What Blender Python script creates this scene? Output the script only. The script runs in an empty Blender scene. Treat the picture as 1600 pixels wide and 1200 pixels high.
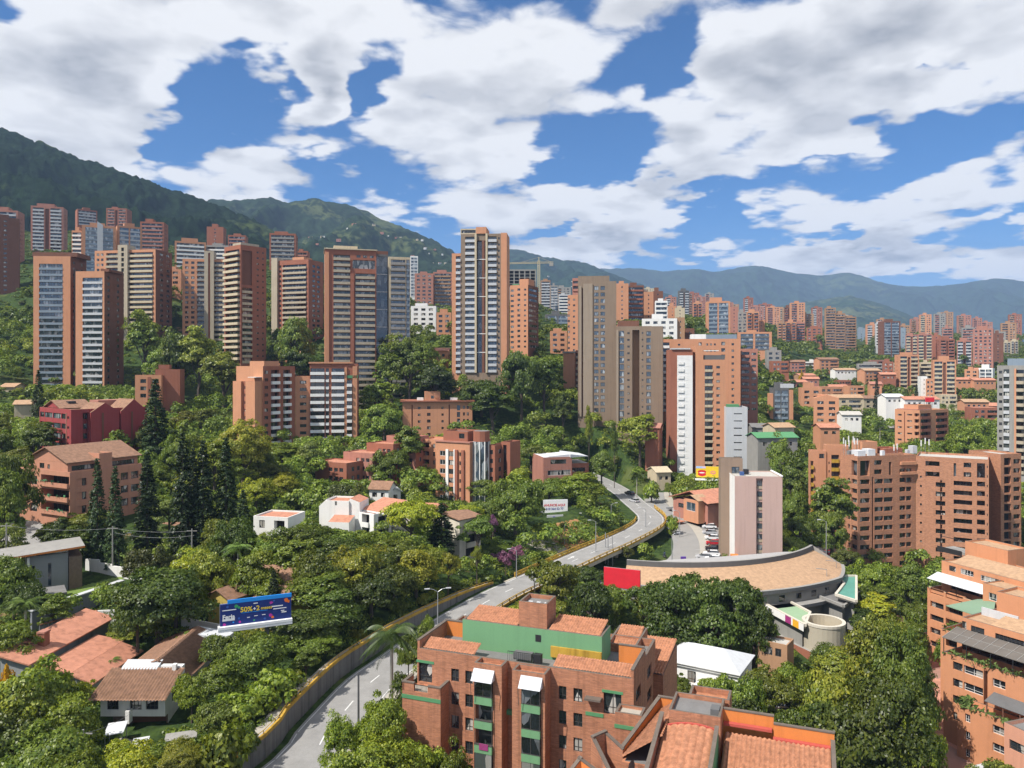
import bpy, math, random
import numpy as np
from mathutils import Vector, Matrix
random.seed(7); RNG = np.random.default_rng(7)
R = math.radians
scene = bpy.context.scene
COL = scene.collection
# ------------------------------------------------------------------ camera
CAMZ = 46.0; F = 1200.0; HY = 575.0          # eye height, focal length and horizon row at the photo's 1600 x 1200
cam_d = bpy.data.cameras.new("camera"); cam = bpy.data.objects.new("camera", cam_d); COL.objects.link(cam)
cam.location = (0, 0, CAMZ); cam.rotation_euler = (R(90), 0, 0)
cam_d.sensor_width = 36; cam_d.lens = 36 * F / 1600; cam_d.shift_y = -25 / 1600
cam_d.clip_start = 1; cam_d.clip_end = 40000
scene.camera = cam
# ------------------------------------------------------------------ light
SUN_EL = R(52); SUN_AZ = (-0.84, -0.54)      # horizontal direction towards the sun
SUN_S = 4.8; SKY_S = 0.10; CLOUD = 0.70
sun_d = bpy.data.lights.new("sun", 'SUN'); sun = bpy.data.objects.new("sun", sun_d); COL.objects.link(sun)
sun_d.energy = SUN_S; sun_d.angle = R(0.5); sun_d.color = (1.0, 0.945, 0.87)
_l = math.hypot(*SUN_AZ); sv = Vector((SUN_AZ[0] / _l * math.cos(SUN_EL), SUN_AZ[1] / _l * math.cos(SUN_EL), math.sin(SUN_EL)))
sun.rotation_euler = sv.to_track_quat('Z', 'Y').to_euler(); sun.location = (-60, -40, 120)
vs = scene.view_settings; vs.view_transform = 'Standard'; vs.look = 'None'; vs.exposure = 0.6; vs.gamma = 1; vs.use_curve_mapping = False
cy = scene.cycles
cy.max_bounces = 5; cy.diffuse_bounces = 2; cy.glossy_bounces = 2; cy.transmission_bounces = 2; cy.transparent_max_bounces = 4; cy.volume_bounces = 0
cy.use_denoising = True; cy.caustics_reflective = False; cy.caustics_refractive = False; cy.use_adaptive_sampling = True; cy.adaptive_threshold = 0.02
cy.sample_clamp_indirect = 6

# ------------------------------------------------------------------ node helpers
class NT:
    def __init__(s, tree): s.t = tree; s.n = tree.nodes; s.l = tree.links
    def node(s, typ, **kw):
        n = s.n.new(typ)
        for k, v in kw.items(): setattr(n, k, v)
        return n
    def put(s, sock, v):
        if hasattr(v, 'is_linked') or isinstance(v, bpy.types.NodeSocket): s.l.new(v, sock)
        else: sock.default_value = v
    def math(s, op, a, b=0.0, c=0.0, clamp=False):
        n = s.node('ShaderNodeMath', operation=op, use_clamp=clamp)
        s.put(n.inputs[0], a); s.put(n.inputs[1], b); s.put(n.inputs[2], c); return n.outputs[0]
    def vmath(s, op, a, b=(0, 0, 0)):
        n = s.node('ShaderNodeVectorMath', operation=op); s.put(n.inputs[0], a); s.put(n.inputs[1], b)
        return n.outputs['Value'] if op in ('LENGTH', 'DOT_PRODUCT') else n.outputs[0]
    def mix(s, f, a, b, blend='MIX'):
        n = s.node('ShaderNodeMix', data_type='RGBA', blend_type=blend)
        s.put(n.inputs[0], f); s.put(n.inputs[6], a); s.put(n.inputs[7], b); return n.outputs[2]
    def noise(s, vec, scale, detail=4, rough=0.55, dist=0.0):
        n = s.node('ShaderNodeTexNoise'); s.put(n.inputs['Vector'], vec)
        n.inputs['Scale'].default_value = scale; n.inputs['Detail'].default_value = detail
        n.inputs['Roughness'].default_value = rough; n.inputs['Distortion'].default_value = dist; return n.outputs[0]
    def ramp(s, v, a, b, lo=0.0, hi=1.0, smooth=True):
        n = s.node('ShaderNodeMapRange', interpolation_type='SMOOTHSTEP' if smooth else 'LINEAR')
        s.put(n.inputs[0], v); s.put(n.inputs[1], a); s.put(n.inputs[2], b); s.put(n.inputs[3], lo); s.put(n.inputs[4], hi); return n.outputs[0]
    def mapping(s, vec, scale=(1, 1, 1), loc=(0, 0, 0)):
        n = s.node('ShaderNodeMapping'); s.put(n.inputs[0], vec); n.inputs[1].default_value = loc; n.inputs[3].default_value = scale; return n.outputs[0]
def c4(c): return (c[0], c[1], c[2], 1.0)

# ------------------------------------------------------------------ sky with broken cumulus
world = bpy.data.worlds.new("World"); scene.world = world; world.use_nodes = True
def build_sky():
    t = NT(world.node_tree); t.n.clear()
    out = t.node('ShaderNodeOutputWorld'); bg = t.node('ShaderNodeBackground'); t.l.new(bg.outputs[0], out.inputs[0])
    sky = t.node('ShaderNodeTexSky', sky_type='NISHITA', sun_disc=False)
    sky.sun_elevation = SUN_EL; sky.sun_rotation = math.atan2(SUN_AZ[0], SUN_AZ[1]); sky.altitude = 1500; sky.air_density = 1.0; sky.dust_density = 0.4; sky.ozone_density = 3.0
    blue = t.mix(1.0, sky.outputs[0], (0.13, 0.50, 0.80, 1), 'MULTIPLY')
    d = t.node('ShaderNodeTexCoord').outputs['Generated']
    sx = t.node('ShaderNodeSeparateXYZ'); t.l.new(d, sx.inputs[0]); X, Y, Z = sx.outputs
    az = t.math('ARCTAN2', X, Y); el = t.math('ARCSINE', Z)
    k = t.math('DIVIDE', 1.0, t.math('ADD', t.math('MAXIMUM', Z, 0.0), 0.16))
    def warped(scale, detail, seed):
        cb = t.node('ShaderNodeCombineXYZ'); t.put(cb.inputs[0], t.math('MULTIPLY', X, k)); t.put(cb.inputs[1], t.math('MULTIPLY', Y, k)); t.put(cb.inputs[2], seed)
        n = t.node('ShaderNodeTexNoise'); t.l.new(cb.outputs[0], n.inputs['Vector']); n.inputs['Scale'].default_value = scale; n.inputs['Detail'].default_value = detail; n.inputs['Roughness'].default_value = 0.6
        return t.vmath('SUBTRACT', n.outputs['Color'], (0.5, 0.5, 0.5))
    wob = t.vmath('ADD', t.vmath('MULTIPLY', warped(3.2, 2, 4.0), (0.20, 0.09, 0)), t.vmath('MULTIPLY', warped(14.0, 2, 9.0), (0.05, 0.035, 0)))
    ae = t.node('ShaderNodeCombineXYZ'); t.put(ae.inputs[0], az); t.put(ae.inputs[1], el)
    ae = t.vmath('ADD', ae.outputs[0], wob); bank = 0.0
    for (px, py, rx, ry, rot, amp) in SKY_BLOBS:
        a0 = math.atan2(px - 800, F); e0 = math.atan2((HY - py), math.hypot(F, px - 800))
        m = t.node('ShaderNodeMapping', vector_type='TEXTURE'); t.put(m.inputs[0], ae)
        m.inputs[1].default_value = (a0, e0, 0); m.inputs[2].default_value = (0, 0, R(rot)); m.inputs[3].default_value = (rx / F, ry / F, 1)
        g = t.node('ShaderNodeTexGradient', gradient_type='QUADRATIC_SPHERE'); t.l.new(m.outputs[0], g.inputs[0])
        bank = t.math('MULTIPLY_ADD', g.outputs[1], amp, bank)
    def plane(elo):                                     # the cloud deck under a direction, optionally a little higher up
        zz = t.math('SINE', t.math('ADD', el, elo)) if elo else Z; kk = t.math('DIVIDE', 1.0, t.math('ADD', t.math('MAXIMUM', zz, 0.0), 0.17))
        cb = t.node('ShaderNodeCombineXYZ'); t.put(cb.inputs[0], t.math('MULTIPLY', X, kk)); t.put(cb.inputs[1], t.math('MULTIPLY', Y, kk)); t.put(cb.inputs[2], t.math('MULTIPLY', kk, 0.1)); return cb.outputs[0]
    def heads(p, scale):                                # rounded cauliflower heads
        q = t.vmath('ADD', p, t.vmath('MULTIPLY', warped(scale * 1.6, 2, 2.0), (0.9 / scale, 0.9 / scale, 0)))
        n = t.node('ShaderNodeTexVoronoi', feature='F1', voronoi_dimensions='2D'); t.l.new(q, n.inputs['Vector']); n.inputs['Scale'].default_value = scale; return t.math('SUBTRACT', 0.42, n.outputs['Distance'])
    def puff(p): return t.math('ADD', t.math('MULTIPLY', heads(p, 3.0), 0.55), t.math('ADD', t.math('MULTIPLY', heads(p, 7.5), 0.26), t.math('MULTIPLY', t.noise(p, 1.9, 2, 0.56, 0.1), 0.9)))
    p0 = plane(0.0); s0 = puff(p0); s1 = puff(plane(0.035))
    f0 = t.math('MULTIPLY_ADD', t.math('SUBTRACT', t.noise(p0, 1.9, 5, 0.56, 0.1), 0.5), 0.7, 0.09); f0 = t.math('MULTIPLY_ADD', t.math('SUBTRACT', t.noise(p0, 7.0, 5, 0.62, 0.3), 0.5), 0.50, f0)
    f0 = t.math('ADD', t.math('ADD', f0, bank), s0)
    cov = t.ramp(f0, 0.355, 0.575)
    # thick cores and undersides are grey, edges and tops turned to the light are white
    thick = t.ramp(f0, 0.58, 1.2)
    top = t.math('MULTIPLY', t.math('SUBTRACT', s0, s1), 2.0)
    top = t.math('MAXIMUM', t.math('MINIMUM', top, 0.40), -0.45)
    lum = t.math('ADD', t.math('MULTIPLY_ADD', thick, -0.62, 0.92), top)
    lum = t.math('ADD', lum, 0.0, 0, True)
    cloud = t.mix(lum, c4([v * CLOUD for v in (0.36, 0.375, 0.41)]), c4([v * CLOUD for v in (0.93, 0.93, 0.935)]))
    low = t.ramp(el, 0.0, 0.22, 1.0, 0.0)            # air between us and the lowest sky
    blue2 = t.mix(t.math('MULTIPLY', low, 0.85), blue, c4([v / SKY_S for v in (0.14, 0.26, 0.44)]))
    cl = t.node('ShaderNodeVectorMath', operation='SCALE'); t.l.new(cloud, cl.inputs[0]); cl.inputs['Scale'].default_value = 1.0 / SKY_S
    col = t.mix(cov, blue2, cl.outputs[0])
    t.l.new(col, bg.inputs[0]); bg.inputs[1].default_value = SKY_S
SKY_BLOBS = [  # px, py, rx, ry, rotation, amount: openings (-) and banks (+) of cloud
    (335, 165, 200, 120, 35, -0.70), (275, 225, 100, 60, 15, -0.44), (410, 75, 110, 55, 25, -0.37), (570, 140, 90, 150, -8, -0.67), (600, 245, 90, 60, 30, -0.33), (500, 225, 90, 40, 5, -0.37),
    (10, 12, 140, 60, 0, -0.44), (640, 330, 130, 45, 0, -0.33), (950, 240, 200, 95, 12, -0.74), (860, 275, 100, 50, 15, -0.37), (1052, 85, 85, 110, 0, -0.70), (1010, 140, 80, 50, 0, -0.37),
    (1448, 92, 70, 50, 0, -0.55), (1510, 125, 90, 45, -20, -0.37), (1420, 225, 130, 65, 18, -0.63), (1560, 190, 120, 45, 20, -0.37), (1310, 235, 90, 35, 20, -0.37),
    (1375, 292, 130, 40, 10, -0.52), (1150, 332, 190, 45, 10, -0.59), (1330, 362, 150, 24, 0, -0.37), (1085, 385, 80, 40, 40, -0.37), (1460, 425, 90, 26, 0, -0.44), (890, 352, 130, 26, 5, -0.41), (1570, 330, 110, 24, 10, -0.33), (240, 245, 60, 30, 0, -0.30),
    (120, 110, 300, 180, 0, 0.45), (140, 240, 230, 90, 0, 0.25), (480, 130, 80, 120, 0, 0.55), (620, 20, 250, 80, 0, 0.3), (760, 190, 280, 150, 0, 0.5), (430, 262, 230, 75, 0, 0.45), (560, 310, 220, 40, 0, 0.2),
    (1240, 110, 280, 150, 0, 0.42), (1230, 215, 150, 70, 0, 0.25), (1020, 300, 330, 45, 8, 0.42), (1530, 50, 240, 70, 0, 0.3), (1540, 260, 200, 60, 10, 0.35), (950, 385, 260, 36, 0, 0.4), (1350, 400, 300, 40, 0, 0.4), (1220, 310, 150, 26, 10, 0.2), (860, 60, 240, 90, 0, 0.3),
]
build_sky()

# ------------------------------------------------------------------ picking places from the photograph
def at(px, py, D): return ((px - 800) / F * D, D, CAMZ + (HY - py) / F * D)
def proj(x, y, z): return (800 + F * x / y, HY - F * (z - CAMZ) / y)
def zat(py, D): return CAMZ + (HY - py) / F * D
def dat(py, z): return (CAMZ - z) * F / (py - HY)
def pz(px, py, z):
    D = dat(py, z); return ((px - 800) / F * D, D, z)

# ------------------------------------------------------------------ materials
MATS = {}
def mat(name, col, rough=0.85, var=0.18, scale=0.6, streak=0.0, brick=0.0, spec=0.3, rand=0.0, metal=0.0, bump=0.0, grime=0.0):
    """procedural paint, brick, stone or metal: noise, streaks and optional masonry courses"""
    if name in MATS: return MATS[name]
    m = bpy.data.materials.new(name); m.use_nodes = True; t = NT(m.node_tree); MATS[name] = m
    b = t.n['Principled BSDF']; oc = t.node('ShaderNodeTexCoord').outputs['Object']
    n = t.noise(oc, scale, 5, 0.6)
    f = t.math('MULTIPLY_ADD', t.math('SUBTRACT', n, 0.5), 2 * var, 1.0)
    n2 = t.noise(oc, scale * 9, 3, 0.6)
    f = t.math('MULTIPLY', f, t.math('MULTIPLY_ADD', t.math('SUBTRACT', n2, 0.5), var, 1.0))
    if streak:
        st = t.noise(t.mapping(oc, (1.3, 1.3, 0.06)), 1.0, 4, 0.6)
        f = t.math('MULTIPLY', f, t.math('MULTIPLY_ADD', t.ramp(st, 0.45, 0.75), -streak, 1.0))
    if rand:
        oi = t.node('ShaderNodeObjectInfo').outputs['Random']
        f = t.math('MULTIPLY', f, t.math('MULTIPLY_ADD', t.math('SUBTRACT', oi, 0.5), 2 * rand, 1.0))
    base = c4(col)
    if brick:
        s = t.node('ShaderNodeSeparateXYZ'); t.l.new(oc, s.inputs[0])
        cb = t.node('ShaderNodeCombineXYZ'); t.put(cb.inputs[0], t.math('ADD', s.outputs[0], s.outputs[1])); t.put(cb.inputs[1], s.outputs[2])
        bt = t.node('ShaderNodeTexBrick'); t.l.new(cb.outputs[0], bt.inputs['Vector'])
        bt.inputs['Scale'].default_value = 1.0; bt.inputs['Brick Width'].default_value = 0.55; bt.inputs['Row Height'].default_value = brick
        bt.inputs['Mortar Size'].default_value = brick * 0.10; bt.inputs['Bias'].default_value = 0.0
        bt.inputs['Color1'].default_value = c4([v * 1.18 for v in col]); bt.inputs['Color2'].default_value = c4([v * 0.80 for v in col]); bt.inputs['Mortar'].default_value = c4([0.55 * v + 0.06 for v in col])
        base = bt.outputs[0]
    sc = t.node('ShaderNodeVectorMath', operation='SCALE'); t.put(sc.inputs[0], base) if not isinstance(base, tuple) else t.put(sc.inputs[0], base[:3]); t.put(sc.inputs['Scale'], f)
    t.l.new(sc.outputs[0], b.inputs['Base Color'])
    b.inputs['Roughness'].default_value = rough; b.inputs['Specular IOR Level'].default_value = spec; b.inputs['Metallic'].default_value = metal
    if bump:
        bp = t.node('ShaderNodeBump'); bp.inputs['Strength'].default_value = bump; bp.inputs['Distance'].default_value = 0.05
        t.l.new(t.noise(oc, scale * 12, 4, 0.6), bp.inputs['Height']); t.l.new(bp.outputs[0], b.inputs['Normal'])
    return m
def glassmat(name, dark, pale, share, ior=1.75, rough=0.06):
    """window glass: dark rooms behind most panes, pale blinds or curtains behind some"""
    if name in MATS: return MATS[name]
    m = bpy.data.materials.new(name); m.use_nodes = True; t = NT(m.node_tree); MATS[name] = m
    b = t.n['Principled BSDF']; oc = t.node('ShaderNodeTexCoord').outputs['Object']
    oi = t.node('ShaderNodeObjectInfo').outputs['Random']
    off = t.node('ShaderNodeCombineXYZ'); t.put(off.inputs[0], t.math('MULTIPLY', oi, 91.0)); t.put(off.inputs[1], t.math('MULTIPLY', oi, 37.0))
    v = t.vmath('ADD', oc, off.outputs[0])
    vor = t.node('ShaderNodeTexVoronoi', feature='F1'); t.l.new(t.mapping(v, (0.75, 0.75, 0.36)), vor.inputs['Vector']); vor.inputs['Scale'].default_value = 1.0
    s = t.node('ShaderNodeSeparateColor'); t.l.new(vor.outputs['Color'], s.inputs[0])
    f = t.ramp(s.outputs[0], 1 - share, 1 - share + 0.05)
    fold = t.noise(t.mapping(v, (6, 6, 0.2)), 1.0, 2)
    c = t.mix(f, c4(dark), t.mix(t.math('MULTIPLY', fold, 0.7), c4(pale), c4([q * 0.55 for q in pale])))
    f2 = t.math('MULTIPLY_ADD', t.math('SUBTRACT', s.outputs[1], 0.5), 0.9, 1.0)
    sc = t.node('ShaderNodeVectorMath', operation='SCALE'); t.l.new(c, sc.inputs[0]); t.put(sc.inputs['Scale'], f2)
    t.l.new(sc.outputs[0], b.inputs['Base Color']); b.inputs['Roughness'].default_value = rough; b.inputs['IOR'].default_value = ior
    return m

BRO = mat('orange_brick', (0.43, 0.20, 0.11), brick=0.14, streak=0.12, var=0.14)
BROF = mat('orange_brick_far', (0.46, 0.17, 0.075), streak=0.18, var=0.16, scale=0.2)
BRL = mat('light_orange_brick', (0.52, 0.25, 0.14), streak=0.1, var=0.12, scale=0.3)
BRR = mat('red_brick', (0.30, 0.115, 0.07), streak=0.15, var=0.16, scale=0.3)
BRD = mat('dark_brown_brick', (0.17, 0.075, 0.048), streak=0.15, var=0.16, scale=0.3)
BRP = mat('pinkish_brick', (0.37, 0.17, 0.125), streak=0.15, var=0.16, scale=0.3)
BRT = mat('tan_brick', (0.36, 0.21, 0.12), streak=0.15, var=0.16, scale=0.3)
BRB = mat('grey_brown_brick', (0.235, 0.175, 0.125), streak=0.15, var=0.14, scale=0.3)
TAUPE = mat('pale_taupe_render', (0.30, 0.24, 0.18), streak=0.15, var=0.1, scale=0.3)
MAROON = mat('maroon_paint', (0.30, 0.055, 0.055), streak=0.15, var=0.12, scale=0.3)
SALMON = mat('salmon_render', (0.46, 0.22, 0.14), streak=0.12, var=0.12, scale=0.4)
PINK = mat('pale_pink_render', (0.52, 0.36, 0.31), streak=0.10, var=0.06, scale=0.2)
CREAM = mat('cream_concrete', (0.50, 0.42, 0.29), streak=0.2, var=0.12, scale=0.4)
BEIGE = mat('beige_concrete', (0.40, 0.34, 0.25), streak=0.2, var=0.12, scale=0.4)
GREY = mat('grey_concrete', (0.27, 0.26, 0.24), streak=0.2, var=0.15, scale=0.4)
DGREY = mat('dark_grey_concrete', (0.12, 0.12, 0.12), streak=0.1, var=0.15, scale=0.4)
WHITE = mat('white_paint', (0.74, 0.73, 0.70), streak=0.10, var=0.05, scale=0.3)
LGREY = mat('light_grey_panel', (0.48, 0.49, 0.50), streak=0.08, var=0.06, scale=0.3)
BLUEG = mat('blue_grey_panel', (0.20, 0.25, 0.30), streak=0.08, var=0.08, scale=0.3)
GREEN = mat('green_paint', (0.145, 0.30, 0.15), streak=0.08, var=0.06, scale=0.3)
GREEND = mat('dark_green_paint', (0.085, 0.24, 0.11), var=0.08)
YELLOW = mat('yellow_paint', (0.46, 0.28, 0.04), streak=0.45, var=0.3, scale=0.8)
OCHRE = mat('ochre_paint', (0.42, 0.33, 0.08), streak=0.12, var=0.08)
ORANGE = mat('orange_render', (0.60, 0.20, 0.05), streak=0.15, var=0.12, scale=0.5)
BLACK = mat('black_metal', (0.025, 0.025, 0.027), rough=0.5, var=0.1)
STEEL = mat('galvanised_steel', (0.38, 0.39, 0.40), rough=0.45, var=0.08, metal=0.5)
WINF = mat('window_frame_dark', (0.06, 0.055, 0.05), rough=0.5, var=0.05)
WINW = mat('window_frame_pale', (0.62, 0.62, 0.60), rough=0.5, var=0.05)
ASPH = mat('asphalt', (0.25, 0.245, 0.235), rough=0.9, var=0.3, scale=0.35, bump=0.1)
ASPHD = mat('dark_asphalt', (0.10, 0.10, 0.10), rough=0.9, var=0.2, scale=0.3)
PAVE = mat('concrete_paving', (0.36, 0.33, 0.28), var=0.15, scale=0.5)
BRICKP = mat('salmon_brick_paving', (0.50, 0.24, 0.165), var=0.15, scale=0.8, brick=0.25)
LINE = mat('road_paint_white', (0.62, 0.62, 0.60), var=0.2, scale=1.5)
LINEY = mat('road_paint_yellow', (0.60, 0.40, 0.05), var=0.2, scale=1.5)
ROOFG = mat('grey_membrane_roof', (0.17, 0.165, 0.16), var=0.3, scale=0.6)
ROOFW = mat('white_sheet_roof', (0.55, 0.565, 0.58), var=0.08, scale=0.6, streak=0.1)
ROOFP = mat('pale_gravel_roof', (0.42, 0.40, 0.36), var=0.25, scale=0.8)
COPING = mat('weathered_coping', (0.13, 0.105, 0.085), var=0.35, scale=1.5)
TILE = mat('clay_roof_tiles', (0.37, 0.165, 0.09), var=0.8, scale=2.2)
TILEB = mat('weathered_brown_tiles', (0.24, 0.135, 0.085), var=0.7, scale=1.4)
TILEP = mat('pale_salmon_tiles', (0.39, 0.25, 0.15), var=0.5, scale=1.4)
TILER = mat('flat_red_roof', (0.46, 0.205, 0.13), var=0.35, scale=0.9, streak=0.3)
STONE = mat('brown_stone', (0.17, 0.12, 0.085), var=0.4, scale=2.0)
GLASS = glassmat('window_glass', (0.022, 0.026, 0.03), (0.42, 0.40, 0.36), 0.28)
GLASSB = glassmat('bluish_glass', (0.045, 0.065, 0.085), (0.34, 0.37, 0.38), 0.30, ior=2.0)
GLASSG = glassmat('grey_green_glass', (0.05, 0.06, 0.055), (0.40, 0.40, 0.36), 0.34)
GLASSD = glassmat('dark_glass', (0.012, 0.014, 0.018), (0.12, 0.13, 0.14), 0.25, ior=1.9)
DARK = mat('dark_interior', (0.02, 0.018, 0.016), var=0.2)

# ------------------------------------------------------------------ mesh builder
class MB:
    def __init__(s): s.v = []; s.f = []; s.m = []; s.mats = []
    def mi(s, m):
        if m not in s.mats: s.mats.append(m)
        return s.mats.index(m)
    def poly(s, pts, m):
        i = len(s.v); s.v.extend([tuple(p) for p in pts]); s.f.append(tuple(range(i, i + len(pts)))); s.m.append(s.mi(m))
    def box(s, x0, x1, y0, y1, z0, z1, m, top=None, T=None):
        if x0 > x1: x0, x1 = x1, x0
        if y0 > y1: y0, y1 = y1, y0
        c = [(x0, y0, z0), (x1, y0, z0), (x1, y1, z0), (x0, y1, z0), (x0, y0, z1), (x1, y0, z1), (x1, y1, z1), (x0, y1, z1)]
        if T: c = [T(*p) for p in c]
        i = len(s.v); s.v.extend(c); a = s.mi(m); b = s.mi(top) if top else a
        for f, q in (((0, 3, 2, 1), a), ((4, 5, 6, 7), b), ((0, 1, 5, 4), a), ((1, 2, 6, 5), a), ((2, 3, 7, 6), a), ((3, 0, 4, 7), a)):
            s.f.append(tuple(i + k for k in f)); s.m.append(q)
    def prism(s, pts, z0, z1, m, top=None, T=None):
        """upright prism over a counter-clockwise outline; z0/z1 may be numbers or per-point lists"""
        n = len(pts); a0 = z0 if hasattr(z0, '__len__') else [z0] * n; a1 = z1 if hasattr(z1, '__len__') else [z1] * n
        b = [(p[0], p[1], a0[k]) for k, p in enumerate(pts)]; t_ = [(p[0], p[1], a1[k]) for k, p in enumerate(pts)]
        if T: b = [T(*p) for p in b]; t_ = [T(*p) for p in t_]
        i = len(s.v); s.v.extend(b + t_); a = s.mi(m); q = s.mi(top) if top else a
        for k in range(n): s.f.append((i + k, i + (k + 1) % n, i + n + (k + 1) % n, i + n + k)); s.m.append(a)
        s.f.append(tuple(i + n + k for k in range(n))); s.m.append(q); s.f.append(tuple(i + k for k in reversed(range(n)))); s.m.append(a)
    def bar(s, p0, p1, w, h, m):
        """rectangular bar between two points; h is its thickness across the other axis"""
        p0 = Vector(p0); p1 = Vector(p1); d = (p1 - p0).normalized()
        u = d.cross(Vector((0, 0, 1))); u = u.normalized() if u.length > 1e-4 else Vector((1, 0, 0)); n = u.cross(d)
        i = len(s.v); a = s.mi(m)
        for p in (p0, p1):
            for sx, sz in ((-1, -1), (1, -1), (1, 1), (-1, 1)): s.v.append(tuple(p + u * (sx * w / 2) + n * (sz * h / 2)))
        for f in ((0, 1, 2, 3), (7, 6, 5, 4), (0, 4, 5, 1), (1, 5, 6, 2), (2, 6, 7, 3), (3, 7, 4, 0)): s.f.append(tuple(i + k for k in f)); s.m.append(a)
    def tube(s, pts, rad, m, n=6, cap=True):
        """tapered tube through points; rad is a list or a number"""
        pts = [Vector(p) for p in pts]; K = len(pts); rad = rad if hasattr(rad, '__len__') else [rad] * K
        i = len(s.v); a = s.mi(m)
        for k, p in enumerate(pts):
            d = (pts[min(k + 1, K - 1)] - pts[max(k - 1, 0)]).normalized()
            u = d.cross(Vector((0.13, 0.97, 0.2))).normalized(); w = d.cross(u)
            for q in range(n):
                an = 2 * math.pi * q / n; s.v.append(tuple(p + u * (math.cos(an) * rad[k]) + w * (math.sin(an) * rad[k])))
        for k in range(K - 1):
            for q in range(n):
                s.f.append((i + k * n + q, i + k * n + (q + 1) % n, i + (k + 1) * n + (q + 1) % n, i + (k + 1) * n + q)); s.m.append(a)
        if cap:
            s.f.append(tuple(i + (K - 1) * n + q for q in range(n))); s.m.append(a); s.f.append(tuple(i + q for q in reversed(range(n)))); s.m.append(a)
    def mesh(s, name):
        me = bpy.data.meshes.new(name); me.from_pydata(s.v, [], s.f)
        for m in s.mats: me.materials.append(m)
        me.polygons.foreach_set('material_index', s.m); me.update(); return me
    def build(s, name, parent=None, loc=None):
        o = bpy.data.objects.new(name, s.mesh(name)); COL.objects.link(o)
        if parent: o.parent = parent
        if loc: o.location = loc
        return o
def link(name, me, parent=None, loc=(0, 0, 0), rz=0.0):
    o = bpy.data.objects.new(name, me); COL.objects.link(o); o.location = loc; o.rotation_euler = (0, 0, rz)
    if parent: o.parent = parent
    return o
def tag(o, label=None, cat=None, group=None, kind=None):
    if label: o['label'] = label
    if cat: o['category'] = cat
    if group: o['group'] = group
    if kind: o['kind'] = kind
    return o
def empty(name, loc, rz=0.0, label=None, cat=None, group=None):
    o = bpy.data.objects.new(name, None); COL.objects.link(o); o.location = loc; o.rotation_euler = (0, 0, rz); o.empty_display_size = 0.5
    return tag(o, label, cat, group)
def npmesh(name, verts, faces, mats, smooth=False):
    """mesh from numpy arrays of equal-sided faces"""
    me = bpy.data.meshes.new(name); nv = len(verts); nf, k = faces.shape
    me.vertices.add(nv); me.vertices.foreach_set('co', np.asarray(verts, dtype=np.float32).ravel())
    me.loops.add(nf * k); me.loops.foreach_set('vertex_index', faces.astype(np.int32).ravel())
    me.polygons.add(nf); me.polygons.foreach_set('loop_start', np.arange(nf, dtype=np.int32) * k)
    for m in mats: me.materials.append(m)
    me.update(calc_edges=True)
    if smooth: me.polygons.foreach_set('use_smooth', np.ones(nf, dtype=bool))
    return me
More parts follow.
